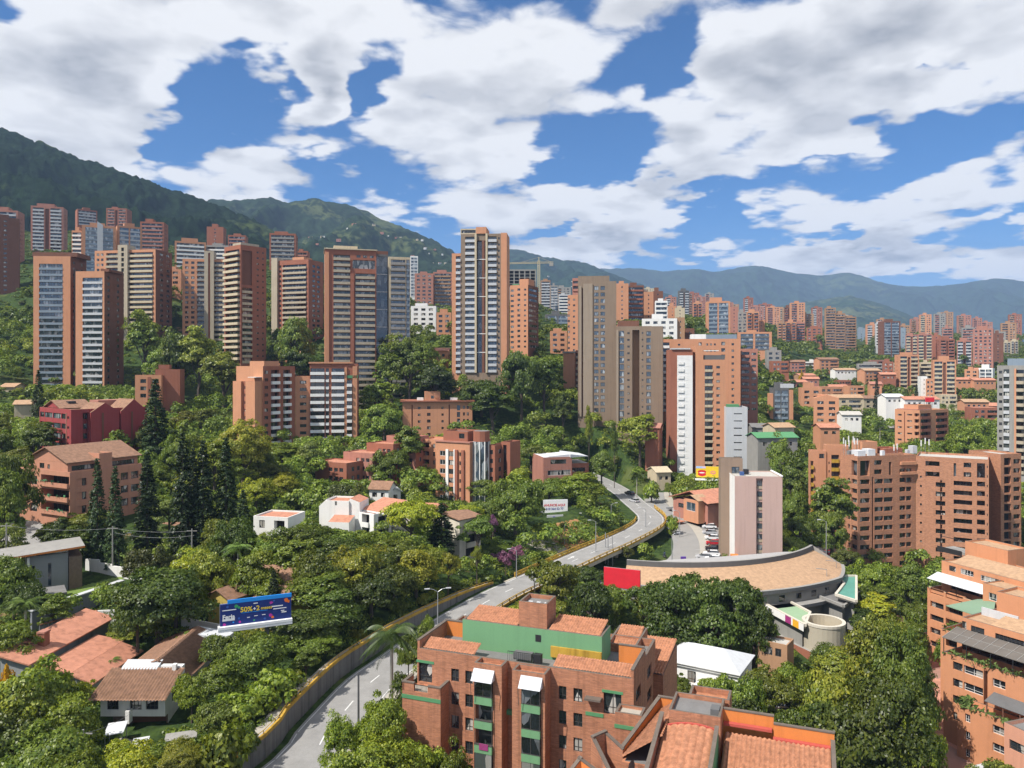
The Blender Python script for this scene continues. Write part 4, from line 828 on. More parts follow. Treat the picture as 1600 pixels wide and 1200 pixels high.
def t_white_orange():
    B = Bld('apartment_tower', 'orange tower with a white balcony stack down its left side', 'apartment tower', 1047, 305, 1134, 303, 0, 562, 15, 738, 'towers beside the yellow billboard')
    z1 = B.H; f = Face(B, 'front', 0, 0, B.W, 15); fh = 2.8; zL = zat(546, 305); zM = zat(541, 305); x1, x2, x3 = f.u(1082.5), f.u(1087), f.u(1099)
    B.block(0, 0, x1, 15, 0, zL, BRR, front=[(1058, 1082, 'p', dict(m=WHITE, p=.4, zt=zL - 2.4)), ], walls={'left': BRR, 'front': BRR}, top=2.6)
    fb = Face(B, 'front', f.u(1058), -.42, f.u(1082) - f.u(1058), 15)
    mb = MB(); ops = B.cols(fb, [(.06, .44, 'b', dict(par=WHITE, p=.3, ph=.9, r=.7, zt=zL - 3, g=GLASSD)), (.47, .76, 'w', dict(fill=1, s=1.15, h=.75, zt=zL - 3, r=.3, g=GLASSD))], 0, zL - 2.4, mb, WHITE, 0)
    facade(mb, fb, 0, zL - 2.4, ops, WHITE, .012); B.part('white_front', mb)
    B.boxes('roof_terrace', [(.5, x1 - 1, -.5, 6, zL + .01, zL + .5)], LGREY)
    B.block(x1, 1.2, x2 - x1, 12, 0, zL - 1, BRD)
    B.block(x2, 0, x3 - x2, 15, 0, zM, BRL)
    B.block(x3, 0, B.W - x3, 15, 0, z1, BRL, front=[(.06, .42, 'b', dict(par=CREAM, p=.25, ph=.75, r=.9, g=GLASSD)), (.56, .76, 'w', dict(fill=.8, h=1.0, s=1.1, r=.15))], top=1.8, right=[(.3, .4, 'w', {})], walls={'right': BRR})
    B.boxes('roof_terrace', [(x3 + .4, B.W - .3, .5, 5, z1 - .5, z1 + 1.8)], DGREY); B.boxes('awning', [(x3 + .2, x3 + 6, -.2, 4, z1 + 3.4, z1 + 3.7)], WHITE); B.done()
    B = Bld('office_block', 'white windowless block with narrow dark slits below the orange tower', 'office block', 1134.6, 298, 1168, 297, 0, 636, 12, 740, 'towers beside the yellow billboard')
    B.block(0, 0, B.W, 12, 0, B.H, LGREY, front=[(.36, .74, 'w', dict(fill=1, s=1.2, h=.45, r=.3, g=GLASSD, fm=None))], top=1.2); B.boxes('roof_planting', [(.5, 5, .5, 4, B.H - .4, B.H + 1.0)], GREEND); B.done()
    B = Bld('apartment_block', 'wide orange block with tan end wall standing behind the white balcony tower', 'apartment block', 1033, 340, 1157, 334, 0, 530, 16, 640, 'towers beside the yellow billboard')
    z1 = B.H
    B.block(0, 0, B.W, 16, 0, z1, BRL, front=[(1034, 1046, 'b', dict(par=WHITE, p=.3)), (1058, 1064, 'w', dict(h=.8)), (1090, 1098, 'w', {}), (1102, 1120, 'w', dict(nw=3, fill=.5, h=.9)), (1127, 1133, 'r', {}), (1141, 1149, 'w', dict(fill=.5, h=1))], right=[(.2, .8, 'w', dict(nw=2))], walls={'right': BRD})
    f = Face(B, 'front', 0, 0, B.W, 16); B.block(f.u(1080), 3, f.u(1104) - f.u(1080), 9, z1 + .01, z1 + 2.2, WHITE); B.block(f.u(1104), 2, f.u(1152) - f.u(1104), 11, z1 + .01, z1 + 2.0, BLUEG); B.done()
    B = Bld('apartment_block', 'pinkish brick block with long balcony bands right of the tan end wall', 'apartment block', 1157, 352, 1184, 350, -2, 545, 16, 636, 'towers beside the yellow billboard')
    B.block(0, 0, B.W, 16, 0, B.H, BRP, front=[(.06, .52, 'b', dict(par=BRP, p=.4)), (.62, .92, 'w', dict(fill=.9, h=1.1))]); B.done()
t_white_orange()
def t_grey_right():
    B = Bld('apartment_tower', 'pale grey concrete tower cut by the right edge of the view', 'apartment tower', 1558, 292, 1645, 280, 2, 571, 8, 726)
    z1 = B.H
    B.block(0, 0, B.W, 8, 0, z1, GREY, front=[(1561, 1566, 'w', dict(fill=1, h=1.1, g=GLASSD)), (1568, 1577, 'r', dict(g=GLASSG, par=LGREY)), (1585, 1588, 'p', dict(m=BRL)), (1588, 1600, 'b', dict(par=BEIGE)), (1604, 1630, 'b', dict(par=BEIGE))], top=1.2)
    B.block(3, 2, 8, 5, z1 + .01, z1 + 2.6, BLUEG); B.done()
t_grey_right()
# ------------------------------------------------------------------ mid-rise blocks among the trees
def m_twins():
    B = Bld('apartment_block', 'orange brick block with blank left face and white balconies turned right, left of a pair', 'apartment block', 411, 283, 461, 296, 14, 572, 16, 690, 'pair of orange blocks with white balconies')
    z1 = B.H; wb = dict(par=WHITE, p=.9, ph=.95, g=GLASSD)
    B.block(0, 0, B.W, 15, 0, z1, BRR, front=[(.24, .48, 'b', wb), (.62, .84, 'b', wb), (.04, .16, 'w', dict(fill=.9, h=1.2))], left=[], walls={'left': BRL}, top=1.0)  # lit left face and shaded front told apart by brick colour
    f = Face(B, 'left', -3.0, 1.0, 4, 13)
    B.block(-3.2, .6, 3.19, 5.2, 0, z1 - 5.6, BRL, cop=BRR); B.block(-2.2, 5.8, 2.19, 2.5, 0, z1 - 5.6, BRR, left=[(.2, .8, 'w', dict(fill=.8, h=1.1, s=.9))]); B.block(-3.2, 8.3, 3.19, 4.6, 0, z1 - 5.6, BRL)
    B.block(3, 3, 7, 8, z1 + .01, z1 + 1.9, BRL, name='lift_housing'); B.boxes('awning', [(-2.8, .0, 0.6, 5, z1 - 4.2, z1 - 4.0)], WHITE)
    B.boxes('podium', [(-8, B.W + 3, -3, 15, -8, -.3)], GREY); B.boxes('entrance_canopy', [(1, B.W, -2.5, 0, 2.6, 2.9)], WHITE); B.done()
    B = Bld('apartment_block', 'orange brick block with three white balcony stacks facing forward, right of a pair', 'apartment block', 461, 296, 559, 300, 14, 568, 15, 680, 'pair of orange blocks with white balconies')
    z1 = B.H; f = Face(B, 'front', 0, 0, B.W, 15); zl = zat(588, 296) - 14
    B.block(0, .6, f.u(484), 14, 0, zl, BRL, front=[(.32, .76, 'w', dict(fill=1, h=1.2, s=.8))], top=.9)
    x = f.u(484)
    B.block(x, 0, B.W - x, 15, 0, z1, BRR, front=[(485, 507, 'b', wb), (509, 514, 'b', dict(wb, p=.3)), (518, 538, 'b', wb), (538.4, 542, 'p', dict(m=BRL, p=.5)), (542, 550, 'b', dict(wb, zt=z1 - 6)), (551, 558, 'p', dict(m=BRL, p=.3, zt=z1 - 1))], top=1.4)
    B.boxes('roof_edge', [(-.4 + x, B.W - 2, -.5, 15.3, z1 + .01, z1 + .6)], BRL); B.boxes('roof_planting', [(B.W - 5, B.W, -.3, 3, z1 - 5.7, z1 - 4.6)], GREEND); B.done()
m_twins()
def m_small():
    B = Bld('apartment_block', 'low orange block with a tiny stair turret half sunk in trees', 'apartment block', 629, 318, 738, 322, 12, 628, 14, 676)
    z1 = B.H; f = Face(B, 'front', 0, 0, B.W, 14)
    B.block(0, 0, B.W, 14, 0, z1, BRL, front=[(652, 658, 'w', dict(fill=.7, h=1)), (667, 673, 'w', dict(fill=.9, h=1.3)), (689, 694, 'w', dict(fill=.7, h=1)), (701, 703, 'v', dict(m=BRR)), (714, 719, 'r', dict(s=.3, h=2.2, g=GLASSB)), (722, 734, 'w', dict(nw=2, fill=.5)), (643, 645, 'v', dict(m=BRR))], top=1.2)
    B.boxes('roof_edge', [(-1, B.W + 1, -1, 14.5, z1 + .01, z1 + .5)], BRR); B.block(f.u(664), 1, f.u(688) - f.u(664), 7, z1 + .51, z1 + 4.2, BRL, front=[(.4, .6, 'w', dict(n=1, fill=1, h=1.2))], name='stair_turret')
    B.boxes('water_tank', [(f.u(652), f.u(662), 3, 7, z1 + .5, z1 + 1.5), (f.u(704), f.u(716), 3, 7, z1 + .5, z1 + 1.5)], WHITE); B.done()
    B = Bld('apartment_block', 'little orange block rising from trees below the paired glass towers', 'apartment block', 211, 296, 252, 298, 24, 586, 10, 618)
    z1 = B.H; B.block(0, 0, B.W, 10, 0, z1, BRL, front=[(.2, .42, 'w', dict(fill=1, h=1.5, s=.5)), (.48, .6, 'p', dict(m=BRR, p=.3)), (.66, .9, 'w', dict(fill=1, h=1.5, s=.5))], top=.8)
    B.block(B.W * .7, 3, 9, 9, 0, z1 + 2.2, BRR); B.block(B.W * .8, 4, 4, 4, z1 + 2.3, z1 + 4, BRR); B.done()
    # terraced brick houses in a stepped row
    B = Bld('terraced_apartments', 'brown brick terraces stepping down the slope under flat red roofs', 'apartment block', 492, 248, 558, 240, 4, 714, 22, 748)
    for k, (x0, x1, y0, dd, z0, z1) in enumerate(((0, 13, 0, 9, 0, 12), (5, 17, 8, 8, 0, 14.5), (9, 20, 15, 8, 0, 17), (12, 24, 22, 8, 0, 19))):
        B.block(x0, y0, x1 - x0, dd, z0, z1, BRP if k % 2 else BRR, front=[(.42, .92, 'w', dict(nw=3, fill=.7, h=1.2))], right=[(.2, .8, 'w', dict(nw=2, fill=.5, h=1.4, g=GLASSB))], roof=TILER, par=.35, top=1.0)
    B.block(22, 27, 9, 9, 0, 18, BRL, front=[(.1, .45, 'b', dict(par=BRL, r=.9)), (.6, .9, 'w', dict(nw=2))], roof=TILER); B.done()
m_small()
def m_turret():
    B = Bld('apartment_block', 'slim red brick block with white window bays and a curved glass stair', 'apartment block', 681, 246, 734, 240, 0, 690, 13, 782)
    z1 = B.H; f = Face(B, 'front', 0, 0, B.W, 13)
    B.block(0, 0, B.W, 13, 0, z1, BRL, front=[(687, 696, 'w', dict(fill=.95, h=1.6, s=.6, fm=WINW)), (697, 701, 'p', dict(m=WHITE, p=.3)), (701, 709, 'w', dict(fill=.95, h=1.6, s=.6)), (709.2, 711, 'p', dict(m=WHITE, p=.3)), (712, 716, 'p', dict(m=BRR, p=.6)), (722, 726, 'p', dict(m=BRR, p=.6)), (717, 721, 'w', dict(h=1.2, s=.8))], top=2.2)
    B.block(f.u(690), 1, f.u(728) - f.u(690), 8, z1 + .01, z1 + 3.6, BRR, front=[(.62, .9, 'w', dict(n=1, fill=.8, h=1.6, zt=z1 + 3.2))], name='penthouse')
    B.boxes('roof_edge', [(-.2, B.W + .2, -.3, 13, z1 + .01, z1 + .4)], BRP)
    mb = MB(); cx, cyy, r = B.W + 2.2, 3.5, 2.6
    for k in range(10):
        a0, a1 = math.pi * 2 * k / 10, math.pi * 2 * (k + 1) / 10; p = [(cx + r * math.cos(a), cyy + r * math.sin(a)) for a in (a0, a1)]
        mb.poly([(p[0][0], p[0][1], 0), (p[1][0], p[1][1], 0), (p[1][0], p[1][1], z1 + .5), (p[0][0], p[0][1], z1 + .5)], GLASSB); mb.box(p[0][0] - .12, p[0][0] + .12, p[0][1] - .12, p[0][1] + .12, 0, z1 + .5, WHITE)
        mb.poly([(p[0][0], p[0][1], z1 + .5), (p[1][0], p[1][1], z1 + .5), (p[1][0], p[1][1], z1 + 3.8), (p[0][0], p[0][1], z1 + 3.8)], BRR); mb.poly([(cx, cyy, z1 + 3.8), (p[0][0], p[0][1], z1 + 3.8), (p[1][0], p[1][1], z1 + 3.8)], ROOFG)
    B.part('stair_tower', mb)
    B.block(B.W + 4.2, 4, 2.6, 9, 0, z1 - .6, BRR, right=[(.2, .8, 'w', dict(nw=2))], front=[(.2, .8, 'w', dict(fill=.7))]); B.block(B.W + 6.81, 8, 3.2, 7, 0, z1 + .2, BRR, front=[(.2, .6, 'v', dict(m=GLASSD, r=.5))])
    B.boxes('garden_wall', [(-.5, B.W + 2, -2.2, -2.0, -4, 2.2)], BRL); B.done()
    B = Bld('brick_house', 'brown brick house under a white sheet roof above the wooded bank', 'house', 849, 258, 923, 262, 3, 715, 14, 762)
    z1 = B.H; f = Face(B, 'front', 0, 0, B.W, 14)
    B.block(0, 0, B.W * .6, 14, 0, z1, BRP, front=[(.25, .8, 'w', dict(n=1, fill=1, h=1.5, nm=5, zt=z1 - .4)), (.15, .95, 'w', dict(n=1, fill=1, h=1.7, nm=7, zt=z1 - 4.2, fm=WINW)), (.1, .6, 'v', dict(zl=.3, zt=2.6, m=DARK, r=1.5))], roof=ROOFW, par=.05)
    B.block(B.W * .6, 2, B.W * .4, 11, 0, z1 - 2.5, BRR, front=[(.05, .9, 'v', dict(zl=3.2, zt=5.6, m=DARK, r=1.5)), (.1, .8, 'w', dict(n=1, fill=1))], roof=ROOFW, par=.05)
    mb = MB(); mb.prism([(B.W * .12, .5), (B.W * .62, .5), (B.W * .62, 9), (B.W * .12, 9)], z1 + .02, [z1 + .25, z1 + .9, z1 + .9, z1 + .25], ROOFW); mb.prism([(B.W * .56, -.4), (B.W * .98, 1.6), (B.W * .98, 12), (B.W * .56, 12)], z1 - .2, [z1 + .9, z1 - .1, z1 - .1, z1 + .9], ROOFW); B.part('sheet_roof', mb); B.done()
m_turret()
# ------------------------------------------------------------------ nearer buildings
def tiles(name, parent, a, b, c, d, m=TILE, pitch=.30, amp=.055, rows=10, mb=None):
    """clay tile sheet: a-b is the eave, d-c the ridge; rounded courses run up the slope"""
    a, b, c, d = map(Vector, (a, b, c, d)); n = max(8, int((b - a).length / pitch) * 4); nrm = (b - a).cross(d - a).normalized()
    if nrm.z < 0: nrm = -nrm
    us = np.linspace(0, 1, n + 1); vs_ = np.linspace(0, 1, rows + 1); V = []
    A, B_, C_, D_ = (np.array(q) for q in (a, b, c, d)); N = np.array(nrm)
    for j, v in enumerate(vs_):
        for step in ((0,) if j in (0, rows) else (0, 1)):
            e = A + (B_ - A) * us[:, None]; r = D_ + (C_ - D_) * us[:, None]; p = e + (r - e) * v
            w = np.abs(np.sin(us * math.pi * int((b - a).length / pitch))) * amp + (.05 if step == 1 else 0.02)
            V.append(p + N * w[:, None])
    V = np.array(V); k = len(V); V = V.reshape(-1, 3); i = (np.arange(k - 1)[:, None] * (n + 1) + np.arange(n)[None]).ravel()
    Fq = np.stack([i, i + 1, i + n + 2, i + n + 1], -1); me = npmesh(name, V, Fq, [m], False); return link(name, me, parent)
class Pos:
    """local coordinates inside a rotated building from photo columns and distances"""
    def __init__(s, B): s.B = B
    def __call__(s, px, D):
        X = (px - 800) / F * D - s.B.A.x; Y = D - s.B.A.y; return (X * s.B.cs + Y * s.B.sn, -X * s.B.sn + Y * s.B.cs)
def gable(B, name, x0, x1, y0, y1, ze, zr, m, along='x', over=.5, th=.18, wall=None, asobj=True, tile=False):
    """gable roof: eave height ze, ridge height zr; along is the ridge's axis"""
    mb = MB()
    if along == 'x':
        ym = (y0 + y1) / 2; q = [((x0 - over, y0 - over, ze), (x1 + over, y0 - over, ze), (x1 + over, ym, zr), (x0 - over, ym, zr)), ((x1 + over, y1 + over, ze), (x0 - over, y1 + over, ze), (x0 - over, ym, zr), (x1 + over, ym, zr))]
        ends = [[(x0, y0, ze - .02), (x0, ym, zr - .2), (x0, y1, ze - .02)], [(x1, y0, ze - .02), (x1, y1, ze - .02), (x1, ym, zr - .2)]]
    else:
        xm = (x0 + x1) / 2; q = [((x0 - over, y1 + over, ze), (x0 - over, y0 - over, ze), (xm, y0 - over, zr), (xm, y1 + over, zr)), ((x1 + over, y0 - over, ze), (x1 + over, y1 + over, ze), (xm, y1 + over, zr), (xm, y0 - over, zr))]
        ends = [[(x0, y0, ze - .02), (x1, y0, ze - .02), (xm, y0, zr - .2)], [(x1, y1, ze - .02), (x0, y1, ze - .02), (xm, y1, zr - .2)]]
    for s in q:
        if tile: tiles(name, B.root, *s, m=m, pitch=.45, amp=.13, rows=8)
        else:
            lo = [(p[0], p[1], p[2] - th) for p in s]; mb.poly(s, m); mb.poly(lo[::-1], m)
            for k in range(4): mb.poly([s[k], lo[k], lo[(k + 1) % 4], s[(k + 1) % 4]], m)
    if wall:
        w = MB()
        for e in ends: w.poly(e, wall)
        B.part('gable_wall', w)
    if mb.f: B.part(name, mb)

def b_brick_right():
    B = Bld('apartment_block', 'big orange brick block of many window columns with antennas on its roof', 'apartment block', 1340, 231, 1431, 236, -16, 713, 18, 885, near=False)
    z1 = B.H; L = Pos(B); fh = 2.82
    wo = dict(fh=fh, h=1.45, s=.7, r=.6)
    B.block(0, 0, B.W, 5, 0, z1, BRO, front=[(1344, 1359, 'r', dict(wo, zt=z1 - 6.4)), (1344, 1359, 'v', dict(zl=z1 - 6, zt=z1 - 1.4, m=GLASSD, r=1.0)), (1366.5, 1380, 'r', dict(wo, zt=z1 - 6.4)), (1381, 1395, 'r', dict(wo, zt=z1 - 6.4)), (1366, 1378, 'w', dict(wo, n=2, fill=1, zt=z1 - .7)), (1389, 1393, 'v', dict(zl=z1 - 6, zt=z1 - 2, m=GLASSD, r=.5)), (1405.5, 1415, 'r', dict(wo, zt=z1 - 3.5)), (1416, 1424, 'r', dict(wo, zt=z1 - 3.5)), (1362.5, 1365, 'v', dict(m=BRR, r=.6, zt=z1 - 6.4))],
            left=[(.1, .32, 'r', dict(wo, zt=z1 - 6.4)), (.45, .95, 'r', dict(wo, zt=z1 - 6.4)), (.45, .95, 'v', dict(zl=z1 - 6, zt=z1 - 1.4, m=GLASSD, r=.8))], cop=BRR, roof=ROOFP, top=1.2)
    B.block(7.5, 5, B.W - 7.5, 13, 0, z1 - .02, BRO, roof=ROOFP, cop=BRR)
    B.boxes('balcony_band', [(Face(B, 'front', 0, 0, B.W, 5).u(1406), B.W - .3, -.7, -.02, z1 - 3.0, z1 - 2.1), (Face(B, 'front', 0, 0, B.W, 5).u(1406), B.W - .3, -.7, -.02, z1 - 6.0, z1 - 5.2)], BRL)
    # right half, turned a little the other way
    p0 = L(1431, 236); p1 = L(1545, 226); ang = math.atan2(p1[1] - p0[1], p1[0] - p0[0])
    S = Bld.__new__(Bld); S.__dict__.update(B.__dict__); wd = B.world(*p0); S.A = Vector(wd); S.rz = B.rz + ang; S.cs, S.sn = math.cos(S.rz), math.sin(S.rz); S.W = math.hypot(p1[0] - p0[0], p1[1] - p0[1])
    S.root = empty('wing', (p0[0], p0[1], 0), ang); S.root.parent = B.root
    S.block(.02, 0, S.W, 14, 0, z1 - .4, BRO, front=[(1437, 1441, 'w', dict(fh=fh, fill=.8, h=.7, s=1.2, r=.3, zt=z1 - 5.5)), (1462, 1477, 'r', dict(wo, zt=z1 - 7.4)), (1469, 1472, 'v', dict(m=BRR, r=1.2, zt=z1 - 7.4)), (1490, 1519, 'r', dict(wo, zt=z1 - 6.6, r=.9)), (1505, 1518, 'w', dict(wo, n=2, fill=.9, zt=z1 - 1)), (1490, 1494, 'v', dict(zl=z1 - 6, zt=z1 - 2, m=GLASSD, r=.5)), (1526.5, 1539, 'b', dict(fh=fh, p=.05, par=BRO, r=1.3, zt=z1 - 6.6)), (1526.5, 1539, 'v', dict(zl=z1 - 6, zt=z1 - 1.6, m=GLASSD, r=1.0)), (1541.5, 1544, 'w', dict(fh=fh, h=.7, s=1.1, zt=z1 - 1.2)), (1446, 1468, 'r', dict(n=2, fh=3.2, h=1.5, s=.9, zt=z1 - 1.0, r=1.2))], cop=BRR, roof=ROOFP, top=1.2)
    p2 = L(1553, 236); p3 = L(1584, 238)
    B.block(p2[0] + .5, p2[1] - 2, p3[0] - p2[0], 12, 0, z1 + .3, BRO, front=[(.16, .5, 'r', dict(fh=fh, r=1.0, h=2.3, s=.3, g=DARK, fm=None)), (.62, .94, 'r', dict(wo))], cop=BRR, roof=ROOFP)
    # roof clutter
    B.boxes('water_tank', [(2.5, 5.2, 3, 6, z1 - .6, z1 + 1.3), (7.0, 9.5, 4, 7, z1 - .6, z1 + 1.5), (10.3, 11.3, 2, 3, z1 - .6, z1 + 1.2)], ROOFW)
    B.block(8, 8, 5.5, 5, z1 - .3, z1 + 3.4, BRL, name='lift_housing'); B.boxes('equipment_cabinet', [(25, 26.6, 6, 8, z1 - .5, z1 + 1.9), (22, 23, 5, 6, z1 - .5, z1 + .9)], LGREY)
    B.block(15, 7, 7, 6, z1 - .3, z1 + 1.2, BRR, roof=TILER, name='stair_housing')
    rg = random.Random(5)
    for k, (x, y, h) in enumerate(((1.2, 7, 4.2), (2.0, 9, 4.8), (3.2, 8, 4.0), (4.6, 10, 5.2), (5.2, 8, 4.6), (6.3, 10, 5.0), (7.0, 9, 4.4), (18, 6, 2.5), (20, 7, 2.7), (29, 7, 3.6), (31, 7.5, 4.2), (32, 7, 3.8))):
        m = MB(); m.tube([(x, y, z1 - .6), (x, y, z1 + h)], .05, STEEL, 5); m.box(x - .14, x + .14, y - .1, y + .1, z1 + h - 1.9, z1 + h, WHITE); B.part('antenna', m)
    B.boxes('equipment_rack', [(2, 6.5, 6.6, 7.6, z1 - .5, z1 + .9)], STEEL); B.done()
b_brick_right()
def b_group_right():
    B = Bld('apartment_block', 'orange block with yellow balconies beside the big many windowed block', 'apartment block', 1267, 254, 1326, 252, -14, 704, 4, 808)
    z1 = B.H; f = Face(B, 'front', 0, 0, B.W, 4); x = f.u(1291)
    B.block(0, 0, x, 4, 0, z1, BRL, front=[(1280, 1288, 'w', dict(n=1, fill=1, h=1.5, zt=z1 - .6)), (1267, 1271, 'b', dict(par=YELLOW, p=.6, fh=2.85, zt=z1 - 3))], top=.8, cop=BRP)
    B.block(x, .4, B.W - x, 3.6, 0, z1 + 1.9, BRL, front=[(1299, 1311, 'b', dict(par=YELLOW, p=.6, r=.7, g=GLASSB, zt=z1 - .9)), (1313, 1319, 'w', dict(fill=1, h=1.5, fm=WINW, zt=z1 - .9)), (1294, 1297, 'w', dict(h=.8, zt=z1 - 2.5))], top=.8); B.done()
    B = Bld('apartment_block', 'bright orange prow shaped block with dark balcony bands among trees', 'apartment block', 1437, 340, 1482, 350, 3, 641, 12, 702)
    z1 = B.H
    B.block(0, 0, B.W, 12, 0, z1, BRL, front=[(.04, .38, 'b', dict(par=BRR, p=.3, r=1.6, g=GLASSD)), (.56, .96, 'b', dict(par=BRR, p=.5, r=1.6, g=GLASSD))], left=[(.1, .3, 'w', dict(fill=.8, h=.8)), (.38, .42, 'v', dict(m=BRR, r=.4)), (.5, .7, 'r', dict(h=.7, s=1.2)), (.8, .98, 'b', dict(par=BRL, p=.3, r=1.2))], top=1.0, walls={'left': BRL, 'front': BRL})
    B.block(B.W * .1, 2, B.W * .45, 7, z1 + .01, z1 + 2.2, BRL, name='lift_housing'); B.boxes('roof_edge', [(0, B.W * .5, 1, 11, z1 + .0, z1 + .3)], BRP); B.done()
    B = Bld('apartment_block', 'pale pink slab with a window slot and a taller taupe stair block at its left', 'apartment block', 1148, 196, 1222.5, 195, -5.5, 744, 11, 872)
    z1 = B.H; fh = 2.72
    B.block(0, 0, B.W, 11, 0, z1, PINK, front=[(1181.5, 1192, 'v', dict(m=PINK, r=.8, zt=z1 - .5))], left=[(.1, .5, 'v', dict(m=WHITE, r=.05, name='white_strip', zt=z1 - .4)), (.15, .4, 'w', dict(fill=.8, h=.5, s=1.4, every=(3, 2)))], cop=TAUPE, roof=ROOFP, par=.25, top=1.0, walls={'left': WHITE})
    fb = Face(B, 'front', 0, .8, B.W, 10); u0, u1 = fb.u(1183), fb.u(1191)
    n = int((z1 - 1) / fh)
    for k in range(n):
        z = z1 - .8 - (k + 1) * fh; B.pane(fb, u0, u1 - u0, z + 1.0, 1.35, -.08, GLASSB, WINF, 2)
        q = MB(); q.box(u0, u1, .62, .78, z + .25, z + .92, BEIGE); B.part('spandrel', q)
    L = Pos(B); a = L(1126, 203); c = L(1145, 202.5); B.block(a[0], a[1], c[0] - a[0] + 2.6, 3, 0, B.y(716, 203), BRB, cop=DGREY, roof=ROOFP, front=[(.5, .85, 'w', dict(n=1, fill=1, h=2.2, s=.4, g=GLASSB, zt=B.y(728, 203)))], walls={'front': mat('warm_taupe_render', (0.30, .215, .155), streak=.1, var=.08), 'left': BRB}, name='stair_block')
    B.boxes('water_tank', [(2, 3, 3, 4, z1 - .2, z1 + .7)], mat('blue_plastic', (.05, .10, .25))); B.boxes('roof_tank', [(3.4, 4.6, 5, 6.2, z1 - .2, z1 + 1.1)], BLACK)
    B.boxes('entrance_wall', [(-1.2, .6, -2.6, -.4, 0, 4.2)], ORANGE); B.boxes('roof_edge', [(B.W - .35, B.W + .12, -.1, 11, z1 + .01, z1 + .3)], WHITE); B.done()
b_group_right()
def b_left():
    B = Bld('apartment_block', 'maroon block with lit window face and blank gabled flank', 'apartment block', 111, 211, 228, 227, 18, 640, 22, 702)
    z1 = B.H; f = Face(B, 'front', 0, 0, B.W, 22)
    lw = dict(fh=2.75, r=.25, zt=z1 - 1.0)
    B.block(0, 0, B.W, 22, 0, z1, MAROON, left=[(57.5, 60.5, 'w', dict(lw, h=.7, s=1.1, fill=1, fm=None, g=DARK)), (63, 69, 'r', dict(lw)), (70, 82, 'r', dict(lw, g=GLASSB)), (83, 95, 'r', dict(lw, g=GLASSB)), (96, 103, 'r', dict(lw)), (105, 108, 'w', dict(lw, h=.7, s=1.1, fill=1, fm=None, g=DARK)), (61, 62.5, 'p', dict(m=BRP, p=.12)), (103.4, 104.4, 'p', dict(m=BRP, p=.12))],
            front=[(129, 139, 'v', dict(m=MAROON, r=1.5)), ], roof=TILEB, cop=BRP, par=.3, top=1.0)
    fw = Face(B, 'front', 0, 1.4, B.W, 20); 
    for k in range(5): B.pane(fw, fw.u(130), fw.u(138.5) - fw.u(130), z1 - 1 - (k + 1) * 2.75 + .9, 1.5, -.06, GLASSB, WINF, 2)
    dm = MAROON
    for a, b, dz in ((140, 184, 1.6), (187, 227.5, 2.4)):                # gabled bays of the flank
        u0, u1 = f.u(a), f.u(b); mb = MB(); d0 = -.8
        pts = [(u0, -12), (u1, -12), (u1, z1 - 1), ((u0 + u1) / 2, z1 + dz), (u0, z1 - 1)]
        fr = [(x, d0, z) for x, z in pts]; bk = [(x, 9.0, z) for x, z in pts]; mb.poly(fr, dm); mb.poly(bk[::-1], dm)
        for k in range(5): mb.poly([fr[k], bk[k], bk[(k + 1) % 5], fr[(k + 1) % 5]], dm if k in (0, 1, 4) else TILEB)
        s = u0 + (u1 - u0) * .38; mb.box(s, s + .5, d0 - .02, d0 - .2, 2, z1 - 1.2, BRD); B.part('gabled_bay', mb)
    gable(B, 'tile_roof', 1, B.W * .45, 9.5, 21, z1 + .05, z1 + 2.2, TILEB, 'x', wall=MAROON)
    B.boxes('dormer', [(4, 6, 12, 14, z1, z1 + 1.8)], BLACK); B.boxes('roof_terrace', [(B.W * .55, B.W * .95, 10, 16, z1 - .2, z1 + 1.9)], BRP); B.done()
    B = Bld('apartment_block', 'four storey tan block with planted balconies and brown tiled roof behind conifers', 'apartment block', 109, 168, 222, 184, 11, 738, 18.3, 806)
    z1 = B.H; f = Face(B, 'front', 0, 0, B.W, 18.3); lw = dict(fh=3.05, r=.35, zt=z1 - .9, h=1.7, s=.6)
    B.block(0, 0, B.W, 18.3, 0, z1, SALMON, left=[(34, 42, 'w', dict(lw, fill=1, nm=2)), (47, 58, 'w', dict(lw, fill=1, h=2.0, s=.4)), (64, 108, 'b', dict(fh=3.05, zt=z1 - .3, par=SALMON, p=.5, r=3.0, ph=.8, g=DARK, h=2.3))], front=[(120, 136, 'w', dict(lw, fill=.9, nm=3)), (188, 201, 'w', dict(lw, fill=.9)), (204, 217, 'w', dict(lw, fill=.9))], walls={'front': SALMON}, roof=ROOFP, par=.9, top=.9)
    # attic storey under the tiled roof
    B.block(.6, 1.6, B.W - .6, 14.5, z1 - .9, z1 + 1.9, SALMON, left=[(.3, .42, 'w', dict(n=1, fill=1, h=1.2, s=1.0, fh=2.7, zt=z1 + 1.9)), (.5, .56, 'w', dict(n=1, fill=1, h=1.0, s=1.0, fh=2.7, zt=z1 + 1.9))], front=[(.05, .95, 'r', dict(n=1, s=.8, h=1.1, fh=2.6, zt=z1 + 1.8))], par=.02, name='attic_wall')
    gable(B, 'tile_roof', .6, B.W, 1.6, 16.1, z1 + 1.95, z1 + 5.2, TILEB, 'x', .7, wall=SALMON)
    mb = MB()
    for a, b in ((1.0, 6.5), (10.6, B.W - .4)): mb.poly([(a, 1.2, z1 + 1.98), (b, 1.2, z1 + 1.98), (b, 5.2, z1 + 3.2), (a, 5.2, z1 + 3.2)], LGREY)
    B.part('skylight', mb); B.block(7.2, .4, 3.2, 8, z1 - .5, z1 + 3.4, SALMON, name='stair_housing')
    rg = random.Random(3); mb = MB()
